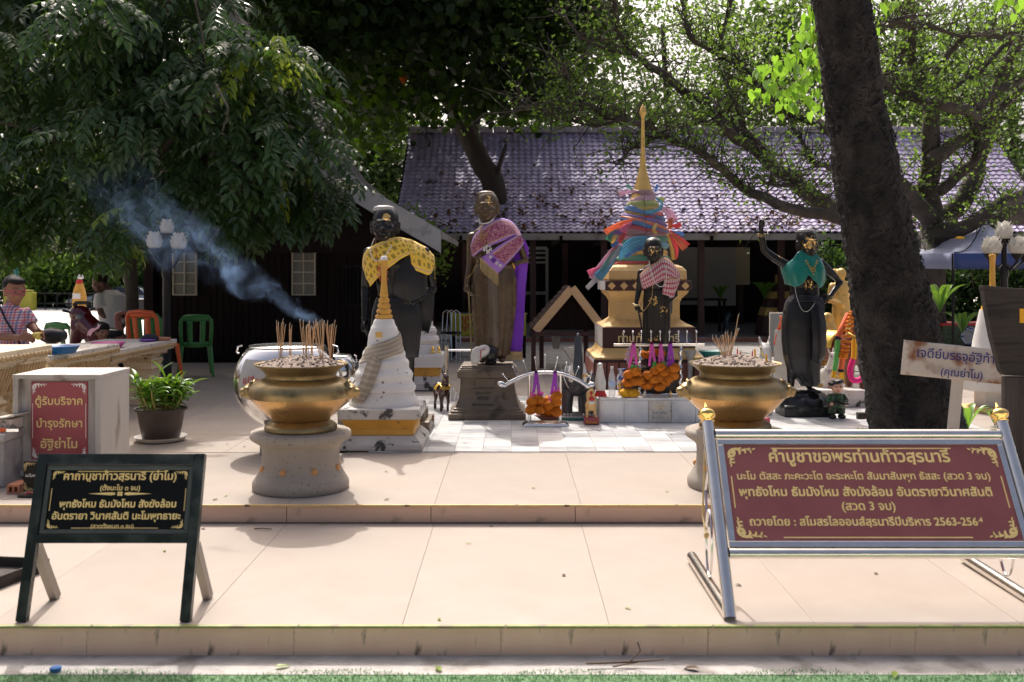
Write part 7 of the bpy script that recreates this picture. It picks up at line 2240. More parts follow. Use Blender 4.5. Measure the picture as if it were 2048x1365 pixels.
  # people
def face_parts(t,O,k,Rt,hair_m,eyes=True):
 if eyes:
  for s2 in(-1,1):
   g = MB();g.ell(O+Rt@(Vector((s2*.029,-.083,.002))*k),[x*k for x in(.011,.006,.005)],10,6,Rt);obj('eye',g,M['blackstat'],t)
Y0 = 8.5;q,s_ = frame(Y0)
t = thing('person','woman in pink checked short sleeved shirt and glasses, holding bananas at the stone table','person',(q(25,0).x,Y0,0))
g = MB();O,k_,Rt = head(g,q,s_,32,581,56,turn=.85,tilt=.18)
g.tube([q(24,598,.03),q(16,622,.03)],[.052,.065],12)
g2 = g
torso(g,q,s_,[(5,32,612,.07,.02),(-8,40,622,.10,.02),(-14,46,650,.12,.0),(-12,54,690,.13,0),(-14,58,740,.15,0)])
limb(g,[q(-2,628,-.06),q(4,672,-.1),q(62,673,-.2)],[.055,.043,.028])
hand(g,q(62,673,-.2),(1,.1,.05),(0,0,1),(0,.7,-.6),.9,.5)
limb(g,[q(38,628,.1),q(54,652,.08),q(80,664,-.05)],[.05,.04,.028])
hand(g,q(80,664,-.05),(1,-.4,-.2),(-.2,-.3,1),(0,-.6,-.6),.85,.6)
limb(g,[q(0,730,0),q(50,735,-.25),q(48,840,-.25)],[.11,.08,.05]);limb(g,[q(30,730,0),q(72,735,-.2),q(70,840,-.2)],[.11,.08,.05])
vobj('body',g,.0085,M['skin'],t,2)
shirt = bpy.data.materials.new('pink_check_cotton');shirt.use_nodes = True
n_,l_ = shirt.node_tree.nodes,shirt.node_tree.links
tc = n_.new('ShaderNodeTexCoord');sp_ = n_.new('ShaderNodeSeparateXYZ');l_.new(tc.outputs['Object'],sp_.inputs[0])
def stripe(sock,fr,th,add=0.0):
 m1 = n_.new('ShaderNodeMath');m1.operation = 'MULTIPLY_ADD';m1.inputs[1].default_value = fr;m1.inputs[2].default_value = add;l_.new(sock,m1.inputs[0])
 m2 = n_.new('ShaderNodeMath');m2.operation = 'FRACT';l_.new(m1.outputs[0],m2.inputs[0])
 m3 = n_.new('ShaderNodeMath');m3.operation = 'LESS_THAN';m3.inputs[1].default_value = th;l_.new(m2.outputs[0],m3.inputs[0]);return m3.outputs[0]
cur = None
col_ =(.58,.47,.49,1)
for sock,fr,add,c in((sp_.outputs[0],22,0,(.55,.08,.12,1)),(sp_.outputs[2],22,0,(.55,.08,.12,1)),(sp_.outputs[0],22,.5,(.12,.12,.28,1)),(sp_.outputs[2],22,.5,(.12,.12,.28,1))):
 mx = n_.new('ShaderNodeMix');mx.data_type = 'RGBA'
 mu = n_.new('ShaderNodeMath');mu.operation = 'MULTIPLY';mu.inputs[1].default_value = .75;l_.new(stripe(sock,fr,.22,add),mu.inputs[0]);l_.new(mu.outputs[0],mx.inputs[0])
 if cur is None:mx.inputs[6].default_value = col_
 else:l_.new(cur,mx.inputs[6])
 mx.inputs[7].default_value = c;cur = mx.outputs[2]
l_.new(cur,n_['Principled BSDF'].inputs['Base Color']);n_['Principled BSDF'].inputs['Roughness'].default_value = .85
g = MB()
torso(g,q,s_,[(6,31,611,.08,.02),(-10,42,620,.115,.02),(-17,49,650,.14,.0),(-15,56,690,.15,0),(-17,60,745,.17,0)])
g.tube([q(-3,624,-.04),q(-4,645,-.08),q(2,664,-.1)],[.075,.075,.078],14);g.tube([q(36,624,.06),q(46,640,.09),q(53,650,.085)],[.07,.065,.065],14)
g.tube([q(21,612,.03),q(19,606,.03)],[.075,.07],14)
vobj('shirt',g,.009,shirt,t,2)
g = MB();g.ell(O+Rt@Vector((0,.035,.035))*k_,[x*k_ for x in(.088,.088,.092)],20,14,Rt);g.ell(O+Rt@Vector((0,.11,-.01))*k_,[x*k_ for x in(.045,.04,.05)],14,10,Rt);g.ell(O+Rt@Vector((0,-.02,.085))*k_,[x*k_ for x in(.07,.07,.035)],14,10,Rt)
vobj('hair',g,.006,M['hair'],t,2)
g = MB()
for s2 in(-1,1):
 c_ = Vector((s2*.032,-.10,-.002))
 g.tube([O+Rt@((c_+Vector((math.cos(a)*.027,0,math.sin(a)*.021)))*k_)for a in np.linspace(0,6.28,14)],0.0013,5,cap=False)
 g.tube([O+Rt@(Vector((s2*.058,-.098,.004))*k_),O+Rt@(Vector((s2*.082,0,.005))*k_)],.0022,5)
obj('glasses',g,MATS['hot_pink_garland'],t)
face_parts(t,O,k_,Rt,None)
g = MB();g.tube([q(10,612,-.09),q(30,640,-.15),q(48,668,-.15),q(58,690,-.14)],.01,6,flat=.4);obj('bag_strap',g,M['navy'],t)
t = thing('banana_bunch','small bunch of yellow bananas in the seated woman hands','bananas',q(90,672,-.15))
for k in range(8):
 g = MB();a = k*.5-1.6;b = q(80,668,-.15)
 g.tube([b,b+Vector((.03,-.02*math.cos(a),.012*math.sin(a)-.004)),b+Vector((.06,-.035*math.cos(a),.022*math.sin(a)-.01)),b+Vector((.085,-.03*math.cos(a),.02*math.sin(a)))],[.006,.014,.013,.004],8);obj('banana',g,M['banana'],t)
p = P(105,672,8.9)
g = MB();g.ell(p,(.11,.09,.075));g.ell(p+Vector((.07,0,.0)),(.06,.07,.06));g.ell(p+Vector((-.06,0,.0)),(.06,.07,.055))
me = voxel(g,.012,'handbag',M['blackplastic'],4,p);obj('handbag',me,None,label='slumped black bag behind the blue basin',cat='bag',loc=p)
Y0 = 13.5;q,s_ = frame(Y0)
mz = GRD
t = thing('person','man in a white t-shirt and dark trousers with his head bowed beside the tree trunk','person',(q(222,0).x,Y0,mz))
g = MB();O,k_,Rt = head(g,q,s_,201,567,38,turn=-.9,tilt=.5)
g.tube([q(208,574,.02),q(217,588,.03)],[.065,.075],12)
torso(g,q,s_,[(208,232,582,.08,.03),(200,244,592,.12,.03),(199,248,615,.14,.02),(202,246,645,.14,.0),(204,244,665,.15,0),(204,246,690,.16,0)])
limb(g,[q(203,594,-.05),q(210,625,-.12),q(232,648,-.12)],[.062,.05,.035]);hand(g,q(232,648,-.12),(1,.2,-.2),(0,0,1),(0,.8,0),1,.4)
limb(g,[q(245,596,.08),q(249,630,.1),q(244,655,.0)],[.062,.05,.035]);hand(g,q(244,655,0),(-.3,-.2,-1),(0,-1,0),(-1,0,0),1,.4)
limb(g,[q(214,680,0),q(213,740,-.03),q(214,785,.02)],[.12,.085,.055]);limb(g,[q(236,680,0),q(237,740,0),q(237,785,.03)],[.12,.085,.055])
g.ell(q(212,791,-.06),(.05,.13,.04));g.ell(q(236,791,-.04),(.05,.13,.04))
vobj('body',g,.012,M['skindark'],t,2)
g = MB();torso(g,q,s_,[(209,230,580,.09,.03),(198,246,590,.135,.03),(196,250,615,.16,.02),(199,249,640,.165,.0),(202,247,656,.165,0)])
g.tube([q(204,591,-.03),q(205,605,-.08),q(208,618,-.11)],[.085,.085,.09],14);g.tube([q(243,592,.07),q(248,612,.1)],[.08,.085],14)
me_ = vobj('tshirt',g,.011,M['tshirt'],t,2)
g = MB();torso(g,q,s_,[(203,246,652,.165,0),(202,247,690,.175,0),(202,248,700,.17,0)]);g.tube([q(214,695,0),q(213,782,-.0)],[.135,.08],14);g.tube([q(236,695,0),q(237,782,.0)],[.135,.08],14)
vobj('trousers',g,.013,M['navy'],t,2)
g = MB();g.ell(O+Rt@Vector((0,.03,.04))*k_,[x*k_ for x in(.088,.092,.09)],18,12,Rt);obj('hair',g,M['hair'],t)
Y0 = 10.9;q,s_ = frame(Y0)
t = thing('person','small child with curly dark hair peeping over the far stone table','person',(q(205,0).x,Y0,0))
g = MB();O,k_,Rt = head(g,q,s_,206,664,34,turn=.75)
g.tube([q(204,676,.02),q(204,684,.02)],[.04,.05],12);torso(g,q,s_,[(196,213,682,.06,.02),(189,221,689,.08,.02),(190,221,720,.1,0),(188,222,755,.11,0)])
limb(g,[q(190,691,0),q(184,715,-.02),q(196,730,-.12)],[.035,.03,.022]);limb(g,[q(220,691,0),q(226,715,-.02),q(214,730,-.12)],[.035,.03,.022])
limb(g,[q(197,750,0),q(196,786,0)],[.06,.04]);limb(g,[q(212,750,0),q(212,786,0)],[.06,.04])
vobj('body',g,.009,M['skin'],t,2)
g = MB();torso(g,q,s_,[(196,213,681,.07,.02),(187,223,689,.095,.02),(187,223,720,.115,0),(186,224,757,.125,0)]);vobj('shirt',g,.011,M['redcloth'],t,2)
g = MB();g.ell(O+Rt@Vector((0,.03,.04))*k_,[x*k_ for x in(.098,.098,.096)],16,12,Rt);g.ell(O+Rt@Vector((0,-.02,.075))*k_,[x*k_ for x in(.088,.085,.055)],16,12,Rt)
for k in range(60):
 a,b = R.uniform(0,6.28),R.uniform(.0,1.5);d = Vector((math.cos(a)*math.cos(b)*.09,math.sin(a)*math.cos(b)*.09+.03,math.sin(b)*.09+.035))
 if d.y<-.03 and d.z<.06:continue
 g.ell(O+Rt@d*k_,.018*k_,6,4)
obj('hair',g,M['hair'],t);face_parts(t,O,k_,Rt,None)
Y0 = 11.9;q,s_ = frame(Y0)
t = thing('motorbike','dark red motorbike parked behind the stone tables','motorbike',(q(175,0).x,Y0,GRD+.2))
gz = GRD+.2
g = MB();g.tube([q(150,618),q(158,660),q(148,690)],[.05,.10,.06],12);g.ell(q(160,628,0),(.13,.1,.10));g.tube([q(165,640),q(188,662),q(200,690)],[.12,.13,.1],12);g.tube([q(150,680),q(170,665),q(190,690)],[.06,.07,.08],10)
vobj('fairing',g,.014,M['motored'],t,3)
g = MB();g.tube([q(129,621,-.05),q(142,625,.0),q(152,620),q(175,622),q(182,618,.1)],[.016,.014,.013,.013,.016],8);obj('handlebar',g,M['blackplastic'],t)
g = MB();g.box(q(165,606,0),(.16,.04,.04));g.ell(q(150,610,0),(.03,.02,.03),8,6);g.ell(q(177,610,0),(.03,.02,.03),8,6);g.tube([q(152,620),q(150,608)],.008,6);g.tube([q(174,620),q(177,608)],.008,6);obj('mirrors',g,M['blackplastic'],t)
for yy in(-.55,.55):
 g = MB();c_ = Vector((q(172,0).x+yy*.55,Y0+abs(yy)*.2,gz+.27))
 g.tube([c_+Vector((math.cos(a)*.23,.02*math.sin(a),math.sin(a)*.23))for a in np.linspace(0,6.28,28)],.045,8,cap=False);w_ = obj('wheel',g,M['tyre'],t)
 g = MB();g.tube([c_+Vector((0,-.04,0)),c_+Vector((0,.04,0))],.05,12)
 for k in range(5):a = k*1.257;g.tube([c_,c_+Vector((math.cos(a)*.2,0,math.sin(a)*.2))],.014,6)
 obj('rim',g,M['steelr'],w_)
g = MB();g.ell(q(205,668,.1),(.22,.12,.06));obj('saddle',g,M['blackplastic'],t)
g = MB();g.ell(q(165,634,-.09),(.05,.03,.04),12,8);obj('headlight',g,M['glassblock'],t)
Y0 = 50;q,s_ = frame(Y0)
X0 = P(293,0,Y0).x;zb = -.62
t = thing('parked_car','silver sedan parked at the far side behind the tree trunk','car',(X0-1.6,Y0,zb))
g = MB()
def cx3(x,w_,z0,z1):return(x,w_,z0,z1)
secs =[(-3.9,.70,.35,.62),(-3.6,.82,.25,.78),(-2.9,.86,.22,.86),(-2.4,.86,.22,.92),(-1.75,.80,.22,1.32),(-1.0,.78,.22,1.44),(-.2,.78,.22,1.40),(.35,.80,.22,1.12),(.65,.84,.24,1.02),(.85,.80,.3,.96),(.93,.74,.38,.7)]
vs,fs =[],[]
for(x,w_,z0,z1)in secs:
 zm = min(z1,.86)
 prof_ =[(-w_,z0),(-w_-.03,(z0+zm)/2),(-w_,zm),(-w_*(.78 if z1>.95 else.95),z1-.03),(-w_*.5,z1),(w_*.5,z1),(w_*(.78 if z1>.95 else.95),z1-.03),(w_,zm),(w_+.03,(z0+zm)/2),(w_,z0)]
 vs+=[(X0+x,Y0+y,zb+z)for y,z in prof_]
for i in range(len(secs)-1):
 fs+=[(i*10+k,i*10+(k+1)%10,(i+1)*10+(k+1)%10,(i+1)*10+k)for k in range(10)]
fs+=[tuple(range(10))[::-1],tuple(len(vs)-10+k for k in range(10))]
g.add(vs,fs);obj('body',g,M['carpaint'],t,sub=1)
g = MB()
g.add([(X0-1.55,Y0-.815,zb+.93),(X0-.75,Y0-.82,zb+.93),(X0-.75,Y0-.70,zb+1.32),(X0-1.35,Y0-.70,zb+1.3)],[(0,1,2,3)])
g.add([(X0-.68,Y0-.82,zb+.93),(X0+.2,Y0-.80,zb+.95),(X0-.1,Y0-.70,zb+1.28),(X0-.68,Y0-.70,zb+1.32)],[(0,1,2,3)])
g.add([(X0+.05,Y0-.66,zb+1.36),(X0+.50,Y0-.72,zb+1.12),(X0+.50,Y0+.72,zb+1.12),(X0+.05,Y0+.66,zb+1.36)],[(0,1,2,3)])
obj('window',g,M['carglass'],t,smooth=False,solid=.03)
for(x,yy)in((.3,-.82),(-2.9,-.82),(.3,.82),(-2.9,.82)):
 g = MB();g.tube([(X0+x,Y0+yy-.09,zb+.31),(X0+x,Y0+yy+.09,zb+.31)],.31,24);w_ = obj('wheel',g,M['tyre'],t)
 g = MB();g.tube([(X0+x,Y0+yy*1.13,zb+.31),(X0+x,Y0+yy*1.15,zb+.31)],.19,18);obj('rim',g,M['steelr'],w_)
g = MB();g.box((X0+.80,Y0-.70,zb+.84),(.2,.3,.13));obj('tail_light',g,M['redlens'],t,smooth=False,bevel=.02)
p = P(296,605,40)
g = MB();g.box((p.x,40,p.z-.2),(1.6,.5,.7));me = obj('dark_cart',g,M['blackplastic'],label='black cart standing before the silver car',cat='cart',loc=(p.x,40,-.62),smooth=False,bevel=.08)
p = P(159,615,45)
t = thing('bottle_bin','tall yellow bottle shaped bin at the car park edge','bin',(p.x,45,-.6))
g = MB();g.lathe((p.x,45),[(.30,-.6),(.30,.3),(.25,.6),(.15,.9)],20);obj('body',g,M['banneryel']if False else M['yellow'],t)
g = MB();g.lathe((p.x,45),[(.15,.901),(.13,1.05),(.08,1.1)],16);obj('neck',g,M['redpaint'],t)
g = MB();g.lathe((p.x+.05,45),[(.1,1.101),(.14,1.17),(.08,1.3),(0,1.33)],16);obj('cap',g,M['ceramicwhite'],t)
g = MB();g.box((p.x,44.69,.35),(.35,.03,.25));obj('label_panel',g,M['ceramicwhite'],t,smooth=False)
t = thing('pipe_fence','low grey pipe fence along the far car park edge','fence',(P(100,0,47).x,47,-.6))
for k in range(9):
 x_ = P(66+k*24,0,47).x
 g = MB();g.tube([(x_,47,-.62),(x_,47,.45)],.03,8);obj('post',g,M['iron'],t)
for z_ in(.42,-.05):
 g = MB();g.tube([(P(60,0,47).x,47,z_),(P(262,0,47).x,47,z_)],.03,8);obj('rail',g,M['iron'],t)
t = thing('kerb','low pale kerb along the far edge of the car park','kerb',(P(150,0,46).x,46,-.6))
g = MB();g.box((P(150,0,46).x,46,-.52),(9,.4,.2));obj('block',g,M['concrete'],t,smooth=False,bevel=.02)
a,b = P(265,553,56),P(302,575,56)
t = thing('wooden_fence','brown board fence behind the silver car','fence',(a.x,56,-.6))
for k in range(16):
 g = MB();x_ = a.x-.3+k*.14;g.box((x_,56,.3),(.125,.04,1.85));obj('plank',g,M['wood'],t,smooth=False)
g = MB();p = P(72,0,47);g.box((p.x-.5,46.5,.0),(1.3,.6,1.0));g.box((p.x-.5,46.5,.55),(1.1,.5,.1));obj('bin',g,M['banneryel'],label='yellow green bin by the pipe fence',cat='bin',loc=(p.x-.5,46.5,-.6),smooth=False,bevel=.05)
t = thing('blue_pole','thin teal pole under the leaves near the picture edge','pole',(P(33,0,20).x,20,GRD))
g = MB();g.tube([(P(33,0,20).x,20,GRD),(P(33,0,20).x,20,1.9)],.045,10);obj('shaft',g,M['teal'],t)
# LAMP POSTS
def lamp_post(lab,x,Yd,heads,gz):
 p = P(x,0,Yd)
 t = thing('lamp_post',lab,'lamp post',(p.x,Yd,gz),'lotus lamp posts')
 ztop = max(zp(Yd,h_[1])for h_ in heads)
 g = MB();g.lathe((p.x,Yd),[(.09,gz),(.09,gz+.1),(.05,gz+.2),(.045,ztop-.5),(.06,ztop-.45),(.035,ztop-.3),(.03,ztop-.1),(.07,ztop-.02),(.07,ztop)],14);obj('pole',g,M['iron'],t)
 for(hx,hy,dy,r_)in heads:
  c_ = P(hx,hy,Yd+dy);
  if abs(hx-x)>3:
   g = MB();g.tube([(p.x,Yd,c_.z-.12),((p.x+c_.x)/2,Yd+dy/2,c_.z-.2),(c_.x,Yd+dy,c_.z-.1),(c_.x,Yd+dy,c_.z)],.018,8);g.lathe((c_.x,c_.y),[(.02,c_.z-.08),(.06,c_.z-.03),(.075,c_.z)],12);obj('arm',g,M['iron'],t)
  g = MB()
  prf =[(.55,0),(.9,.25),(1.0,.6),(.95,1.0),(.7,1.5),(.35,1.9),(.05,2.2)]
  g.lathe((c_.x,c_.y),[(a*r_,c_.z+b*r_)for a,b in prf],16)
  for ring,(zo,ro,n_)in enumerate(((.1,.98,8),(.5,1.02,8),(1.0,.9,7),(1.4,.65,5))):
   for k in range(n_):
    a = 6.283*(k+.5*(ring%2))/n_
    b = c_+Vector((math.cos(a)*r_*ro*.85,math.sin(a)*r_*ro*.85,zo*r_))
    g.leaf(b,(math.cos(a)*.28,math.sin(a)*.28,1),(math.cos(a),math.sin(a),0),r_*.95,r_*.75,fold=-.1,curl=-.1)
  obj('lamp_shade',g,M['lamp'],t,ang=50)
lamp_post('black lamp post with white lotus shades beside the blue canopy',2008,12.6,[(2008,478,0,.10),(1986,508,-.1,.10),(1979,508,.25,.095),(2034,508,-.1,.10),(2046,508,.25,.095)],-.1)
lamp_post('lamp post with lotus shades seen through smoke under the leaves',334,11.2,[(334,468,0,.075),(309,497,-.05,.085),(357,499,-.05,.085)],0)
Yd = 14.3
t = thing('canopy_tent','blue and white pop up canopy behind the dark palm trunk','tent',(P(1965,0,Yd).x,Yd,-.1))
ap = P(1967,440,Yd+1.2)
e1,e2,e3 = P(1842,502,Yd),P(1908,507,Yd-.4),P(2110,507,Yd)
e4 = Vector((e1.x+.3,Yd+2.6,e1.z+.02));e5 = Vector((e3.x,Yd+2.6,e3.z))
def sag(a,b,n_=6,d=.16):return[a.lerp(b,i/n_)-Vector((0,0,d*math.sin(math.pi*i/n_)))for i in range(n_+1)]
e1 = Vector((e1.x,Yd+1.6,zp(Yd+1.6,508)))
g = MB()
for a,b in((e1,e2),(e2,e3),(e3,e5),(e5,e4),(e4,e1)):
 rows =[]
 A1,B1 = sag(a,ap),sag(b,ap)
 for u,v in zip(A1,B1):rows.append([u.lerp(v,f)-Vector((0,0,.02*math.sin(math.pi*f)))for f in np.linspace(0,1,7)])
 g.grid(rows,1)
obj('roof',g,M['tent'],t,ang=50)
for a,b,m_ in((e1,e2,'tent'),(e2,e3,'tentblue')):
 g = MB();g.grid([[a.lerp(b,f)for f in np.linspace(0,1,8)],[a.lerp(b,f)-Vector((0,0,.22))for f in np.linspace(0,1,8)]],2);obj('valance',g,M[m_],t,solid=.004)
for a in(e1,e2,e3):
 g = MB();g.tube([(a.x,a.y+.03,a.z),(a.x,a.y+.03,-.1)],.02,8);obj('leg',g,M['iron'],t)
g = MB();g.tube([p-Vector((0,.02,-.01))for p in sag(e2,ap)],.01,5);obj('seam_pipe',g,MATS['navy_cloth'],t)
g = MB();g.ell(P(1920,476,Yd+.1),(.07,.02,.02),8,6);obj('yellow_emblem',g,M['marigoldy'],t)
Yd = 9.6;q,s_ = frame(Yd)
t = thing('chedi','white chedi with octagonal base and gold finial behind the rusty sign','chedi',(q(1985,0).x,Yd,0))
cx_ = q(1985,0).x
def rq(rows):return[(r*s_,zp(Yd,y))for r,y in rows]
g = MB();g.lathe((cx_,Yd),rq([(36,818),(36,780)]),8);obj('drum',g,M['white'],t,smooth=False)
g = MB();g.lathe((cx_,Yd),rq([(62,779),(66,772),(66,752),(60,745),(56,740),(50,720),(40,705),(36,680),(28,640),(24,620)]),40);obj('bell',g,M['white'],t)
g = MB();g.lathe((cx_,Yd),rq([(22,620),(16,600),(10,580),(5.5,572),(5.5,560),(5,530),(6,515),(7,512),(6,509),(0,508)]),24);obj('finial',g,M['yellow'],t)
g = MB();g.lathe((cx_,Yd),[(.32,0),(.32,.03),(.2,.05),(.2,zp(Yd,818))],8);obj('foot',g,M['goldmatt'],t,smooth=False)
for k,(x,y)in enumerate(((1967,618),(1964,634),(1968,628))):
 g = MB();c_ = q(x,y,-.15)
 for j in range(14):g.leaf(c_,(R.gauss(0,1),R.gauss(0,1),R.gauss(0,1)),(0,0,1),.045,.03)
 obj('white_flower',g,M['letterwhite'],t,smooth=False)
Yd = 15.5
t = thing('painted_cart','red rimmed green cart with round emblem behind the rusty sign','cart',(P(1930,0,Yd).x,Yd,0))
a,b = P(1885,652,Yd),P(2010,690,Yd)
g = MB();g.box(((a.x+b.x)/2,Yd+.3,(a.z+b.z)/2),(b.x-a.x,.6,a.z-b.z));obj('side',g,MATS['camouflage_paint'],t,smooth=False)
g = MB();g.box(((a.x+b.x)/2,Yd+.3,a.z+.02),(b.x-a.x+.05,.64,.04));obj('rim',g,M['redpaint'],t,smooth=False)
g = MB();c_ = P(1940,672,Yd-.01);g.tube([c_+Vector((0,.008,0)),c_-Vector((0,.008,0))],.14,28);obj('emblem',g,M['bluewhite'],t,ang=40)
g = MB();c_ = P(1940,672,Yd-.02);g.tube([c_,c_-Vector((0,.006,0))],.10,28);obj('emblem_centre',g,M['wallwhite'],t,ang=40)
g = MB();g.box(((a.x+b.x)/2,Yd+.3,b.z/2),(b.x-a.x-.2,.5,b.z-.01));obj('base',g,M['darkwood'],t,smooth=False)
# SMALL LITTER
lfm = MB();lfm.leaf((0,0,.004),(1,0,0),(0,0,1),.035,.014,fold=.15,curl=.1);lfm = lfm.mesh('fallen_leaf',M['leafy'],True,0)
lfm2 = MB();lfm2.leaf((0,0,.004),(1,0,0),(0,0,1),.04,.016,fold=.2,curl=.2);lfm2 = lfm2.mesh('fallen_leaf',M['twig'],True,0)
spots =[(437,1000,'u'),(455,992,'u'),(520,952,'u'),(985,1055,'l'),(1070,978,'u'),(930,1088,'l'),(1125,1150,'l'),(1262,1220,'l'),(880,1243,'l'),(1752,1150,'l'),(1040,1040,'l'),(450,890,'u'),(490,895,'u'),(1330,985,'u'),(770,945,'u'),(780,1000,'u'),(330,1105,'l'),(640,1052,'l'),(1470,1170,'l'),
(925,888,'m'),(1000,870,'m'),(1345,870,'m'),(548,1338,'g'),(880,1346,'g'),(1400,1342,'g'),(1790,1346,'g'),(30,1050,'l'),(410,1060,'l')]
for i,(x,y,w_)in enumerate(spots):
 z_ ={'u':0,'l':H1,'m':.0085,'g':H2+.004}[w_]
 Yd = GY(y,z_);p = P(x,y,Yd)
 o = obj('fallen_leaf',lfm if i%3 else lfm2,None,label={'u':'small fallen leaf on the upper peach terrace','l':'small fallen leaf on the lower peach step','m':'small fallen leaf on the marble tiles','g':'small fallen leaf on the grey kerb strip'}[w_],cat='leaf',loc=(p.x,p.y,z_),group={'u':'leaves on the terrace','l':'leaves on the lower step','m':'leaves on the marble','g':'leaves on the kerb strip'}[w_])
 o.rotation_euler =(0,0,R.uniform(0,6.28));
 if w_=='g':o.scale =(1.8,1.8,1.8)
p = P(525,1061,GY(1061,H1))
g = MB();g.tube([p+Vector((-.045,0,.008)),p+Vector((0,.004,.010)),p+Vector((.05,-.003,.007))],.0035,5);obj('twig',g,M['twig'],label='short dry twig in the urn shadow',cat='twig',loc=p)
p = P(1250,1338,GY(1338,H2))
g = MB();g.tube([p+Vector((-.15,.0,.02)),p+Vector((0,.01,.022)),p+Vector((.15,.012,.03))],[.004,.005,.003],5);g.tube([p+Vector((0.02,.01,.022)),p+Vector((.06,.0,.07)),p+Vector((.05,.01,.10))],.003,5);g.tube([p+Vector((.05,.01,.022)),p+Vector((-.05,-.02,.015))],.003,5)
obj('twig',g,M['twig'],label='forked dry twig on the kerb strip',cat='twig',loc=p)
p = P(111,1342,GY(1342,H2+.005))
g = MB();g.lathe((p.x,p.y),[(.021,H2+.003),(.022,H2+.016),(.019,H2+.019),(0,H2+.019)],20);obj('plastic_disc',g,M['bluelabel']if False else M['blueplastic'],label='bright blue plastic cap on the kerb strip',cat='cap',loc=(p.x,p.y,H2))
# TREES
def blobs(cs,n,shell=.35):
 """n points in ellipsoids cs [(c, r)], denser toward the surface"""
 cs =[(np.array(c),np.array(r))for c,r in cs]
 wts = np.array([r.prod()**.67 for c,r in cs]);wts/=wts.sum()
 idx = rng.choice(len(cs),n,p=wts)
 C_ = np.array([c for c,r in cs])[idx];Rr = np.array([r for c,r in cs])[idx]
 d = rng.normal(size=(n,3));d/=np.linalg.norm(d,axis=1)[:,None]
 rr =(shell+(1-shell)*rng.random(n))**.5
 return C_+d*rr[:,None]*Rr
def leafcloud(name,pts,L,W,m,parent=None,per=8,spread=.25,round_=False,droop=.3,**kw):
 """leaves in tufts about pts: small folded rhombs or rounder hexagons"""
 n = len(pts)*per
 c = np.repeat(pts,per,0)+rng.normal(0,spread,(n,3))
 d = rng.normal(size=(n,3));d[:,2]-=droop;d/=np.linalg.norm(d,axis=1)[:,None]
 u = rng.normal(size=(n,3))*.6;u[:,2]+=1
 s = np.cross(d,u);s/=np.linalg.norm(s,axis=1)[:,None]+1e-9
 nn = np.cross(s,d)
 l =(L*rng.uniform(.7,1.25,n))[:,None];w =(W*rng.uniform(.7,1.2,n))[:,None]
 if round_:
  V = np.stack([c,c+d*l*.35+s*w*.45+nn*w*.1,c+d*l*.75+s*w*.5,c+d*l,c+d*l*.75-s*w*.5,c+d*l*.35-s*w*.45+nn*w*.1],1)
 else:
  V = np.stack([c,c+d*l*.45+s*w*.5+nn*w*.2,c+d*l,c+d*l*.45-s*w*.5+nn*w*.2],1)
 k = V.shape[1]
 return np_obj(name,V.reshape(-1,3),np.arange(n*k).reshape(-1,k),m,parent,**kw)
def cat(pts,k=6):
 out =[]
 for i in range(len(pts)-1):
  p0,p1,p2,p3 = pts[max(i-1,0)],pts[i],pts[i+1],pts[min(i+2,len(pts)-1)]
  for j in range(k):
   u = j/k
   out.append(.5*((2*p1)+(p2-p0)*u+(2*p0-5*p1+4*p2-p3)*u*u+(3*p1-p0-3*p2+p3)*u**3))
 return out+[pts[-1]]
def branch(mb,pts,r0,r1,n=8,wob=.02):
 P_ = cat([Vector(p)for p in pts])
 N = len(P_)
 P_ =[p+noise.noise_vector(p*2.5)*wob for p in P_]
 mb.tube(P_,[r0+(r1-r0)*i/(N-1)*(1)for i in range(N)],n)
 return P_
lc = leafcloud('roof_leaf_litter',ROOFLIT,.13,.08,M['brownleaf'],None,4,.05,kind='stuff',label='brown fallen leaves lodged on the lower purple roof tiles')
# near left tree with compound leaves
TX,TY = P(261,0,13).x,13.0
LT = thing('leafy_tree','tree with drooping compound leaves spreading over the stone tables','tree',(TX,TY,0))
g = MB()
branch(g,[(TX,TY,0),(TX+.02,TY,1.0),(TX-.05,TY,2.1),(TX-.1,TY-.2,3.2)],.085,.07,12,.015)
branch(g,[(TX-.05,TY,2.0),(TX+.6,TY-.6,2.8),(TX+1.5,TY-1.1,3.3),(TX+2.4,TY-1.3,3.0)],.07,.02,8)
branch(g,[(TX-.05,TY,2.2),(TX-.7,TY-.7,3.0),(TX-1.6,TY-1.2,3.2)],.06,.02,8)
branch(g,[(TX-.1,TY-.2,3.1),(TX+.5,TY-.8,4.2),(TX+1.2,TY-1.2,4.8)],.07,.02,8)
branch(g,[(TX-.1,TY-.2,3.1),(TX-.6,TY-.2,4.2),(TX-.9,TY-.6,5.0)],.07,.03,8)
branch(g,[P(390,0,10.6),P(402,60,10.6),P(410,120,10.6)],.012,.006,5,.01);branch(g,[P(432,170,10.0),P(448,200,9.95),P(457,222,9.9),P(444,262,9.95)],.01,.006,5,.01)
obj('trunk',g,M['bark'],LT,ang=0)
variants =[]
for s_ in range(5):
 rr = random.Random(s_+20)
 g = MB()
 L = rr.uniform(.34,.44);nl = 5
 g.tube([(0,0,0),(L*.5,0,.02),(L,0,-.05)],[.004,.003,.0015],4)
 for i in range(nl):
  f = .22+.7*i/(nl-1)
  x = L*f;z = .03*math.sin(f*2.5)-.06*f*f
  for sd in(-1,1):
   a = rr.uniform(.75,1.15)
   g.leaf((x,0,z),(math.cos(a),sd*math.sin(a),-.22-.2*rr.random()),(rr.uniform(-.2,.2),rr.uniform(-.2,.2),1),(.085+.055*f)*rr.uniform(.88,1.1),.053,fold=.16,curl=.2)
 g.leaf((L,0,-.05),(1,0,-.35),(0,0,1),.14,.05,fold=.16,curl=.2)
 variants.append(g)
vmesh =[v.mesh('leaf',M['leaf1'],False)for v in variants]
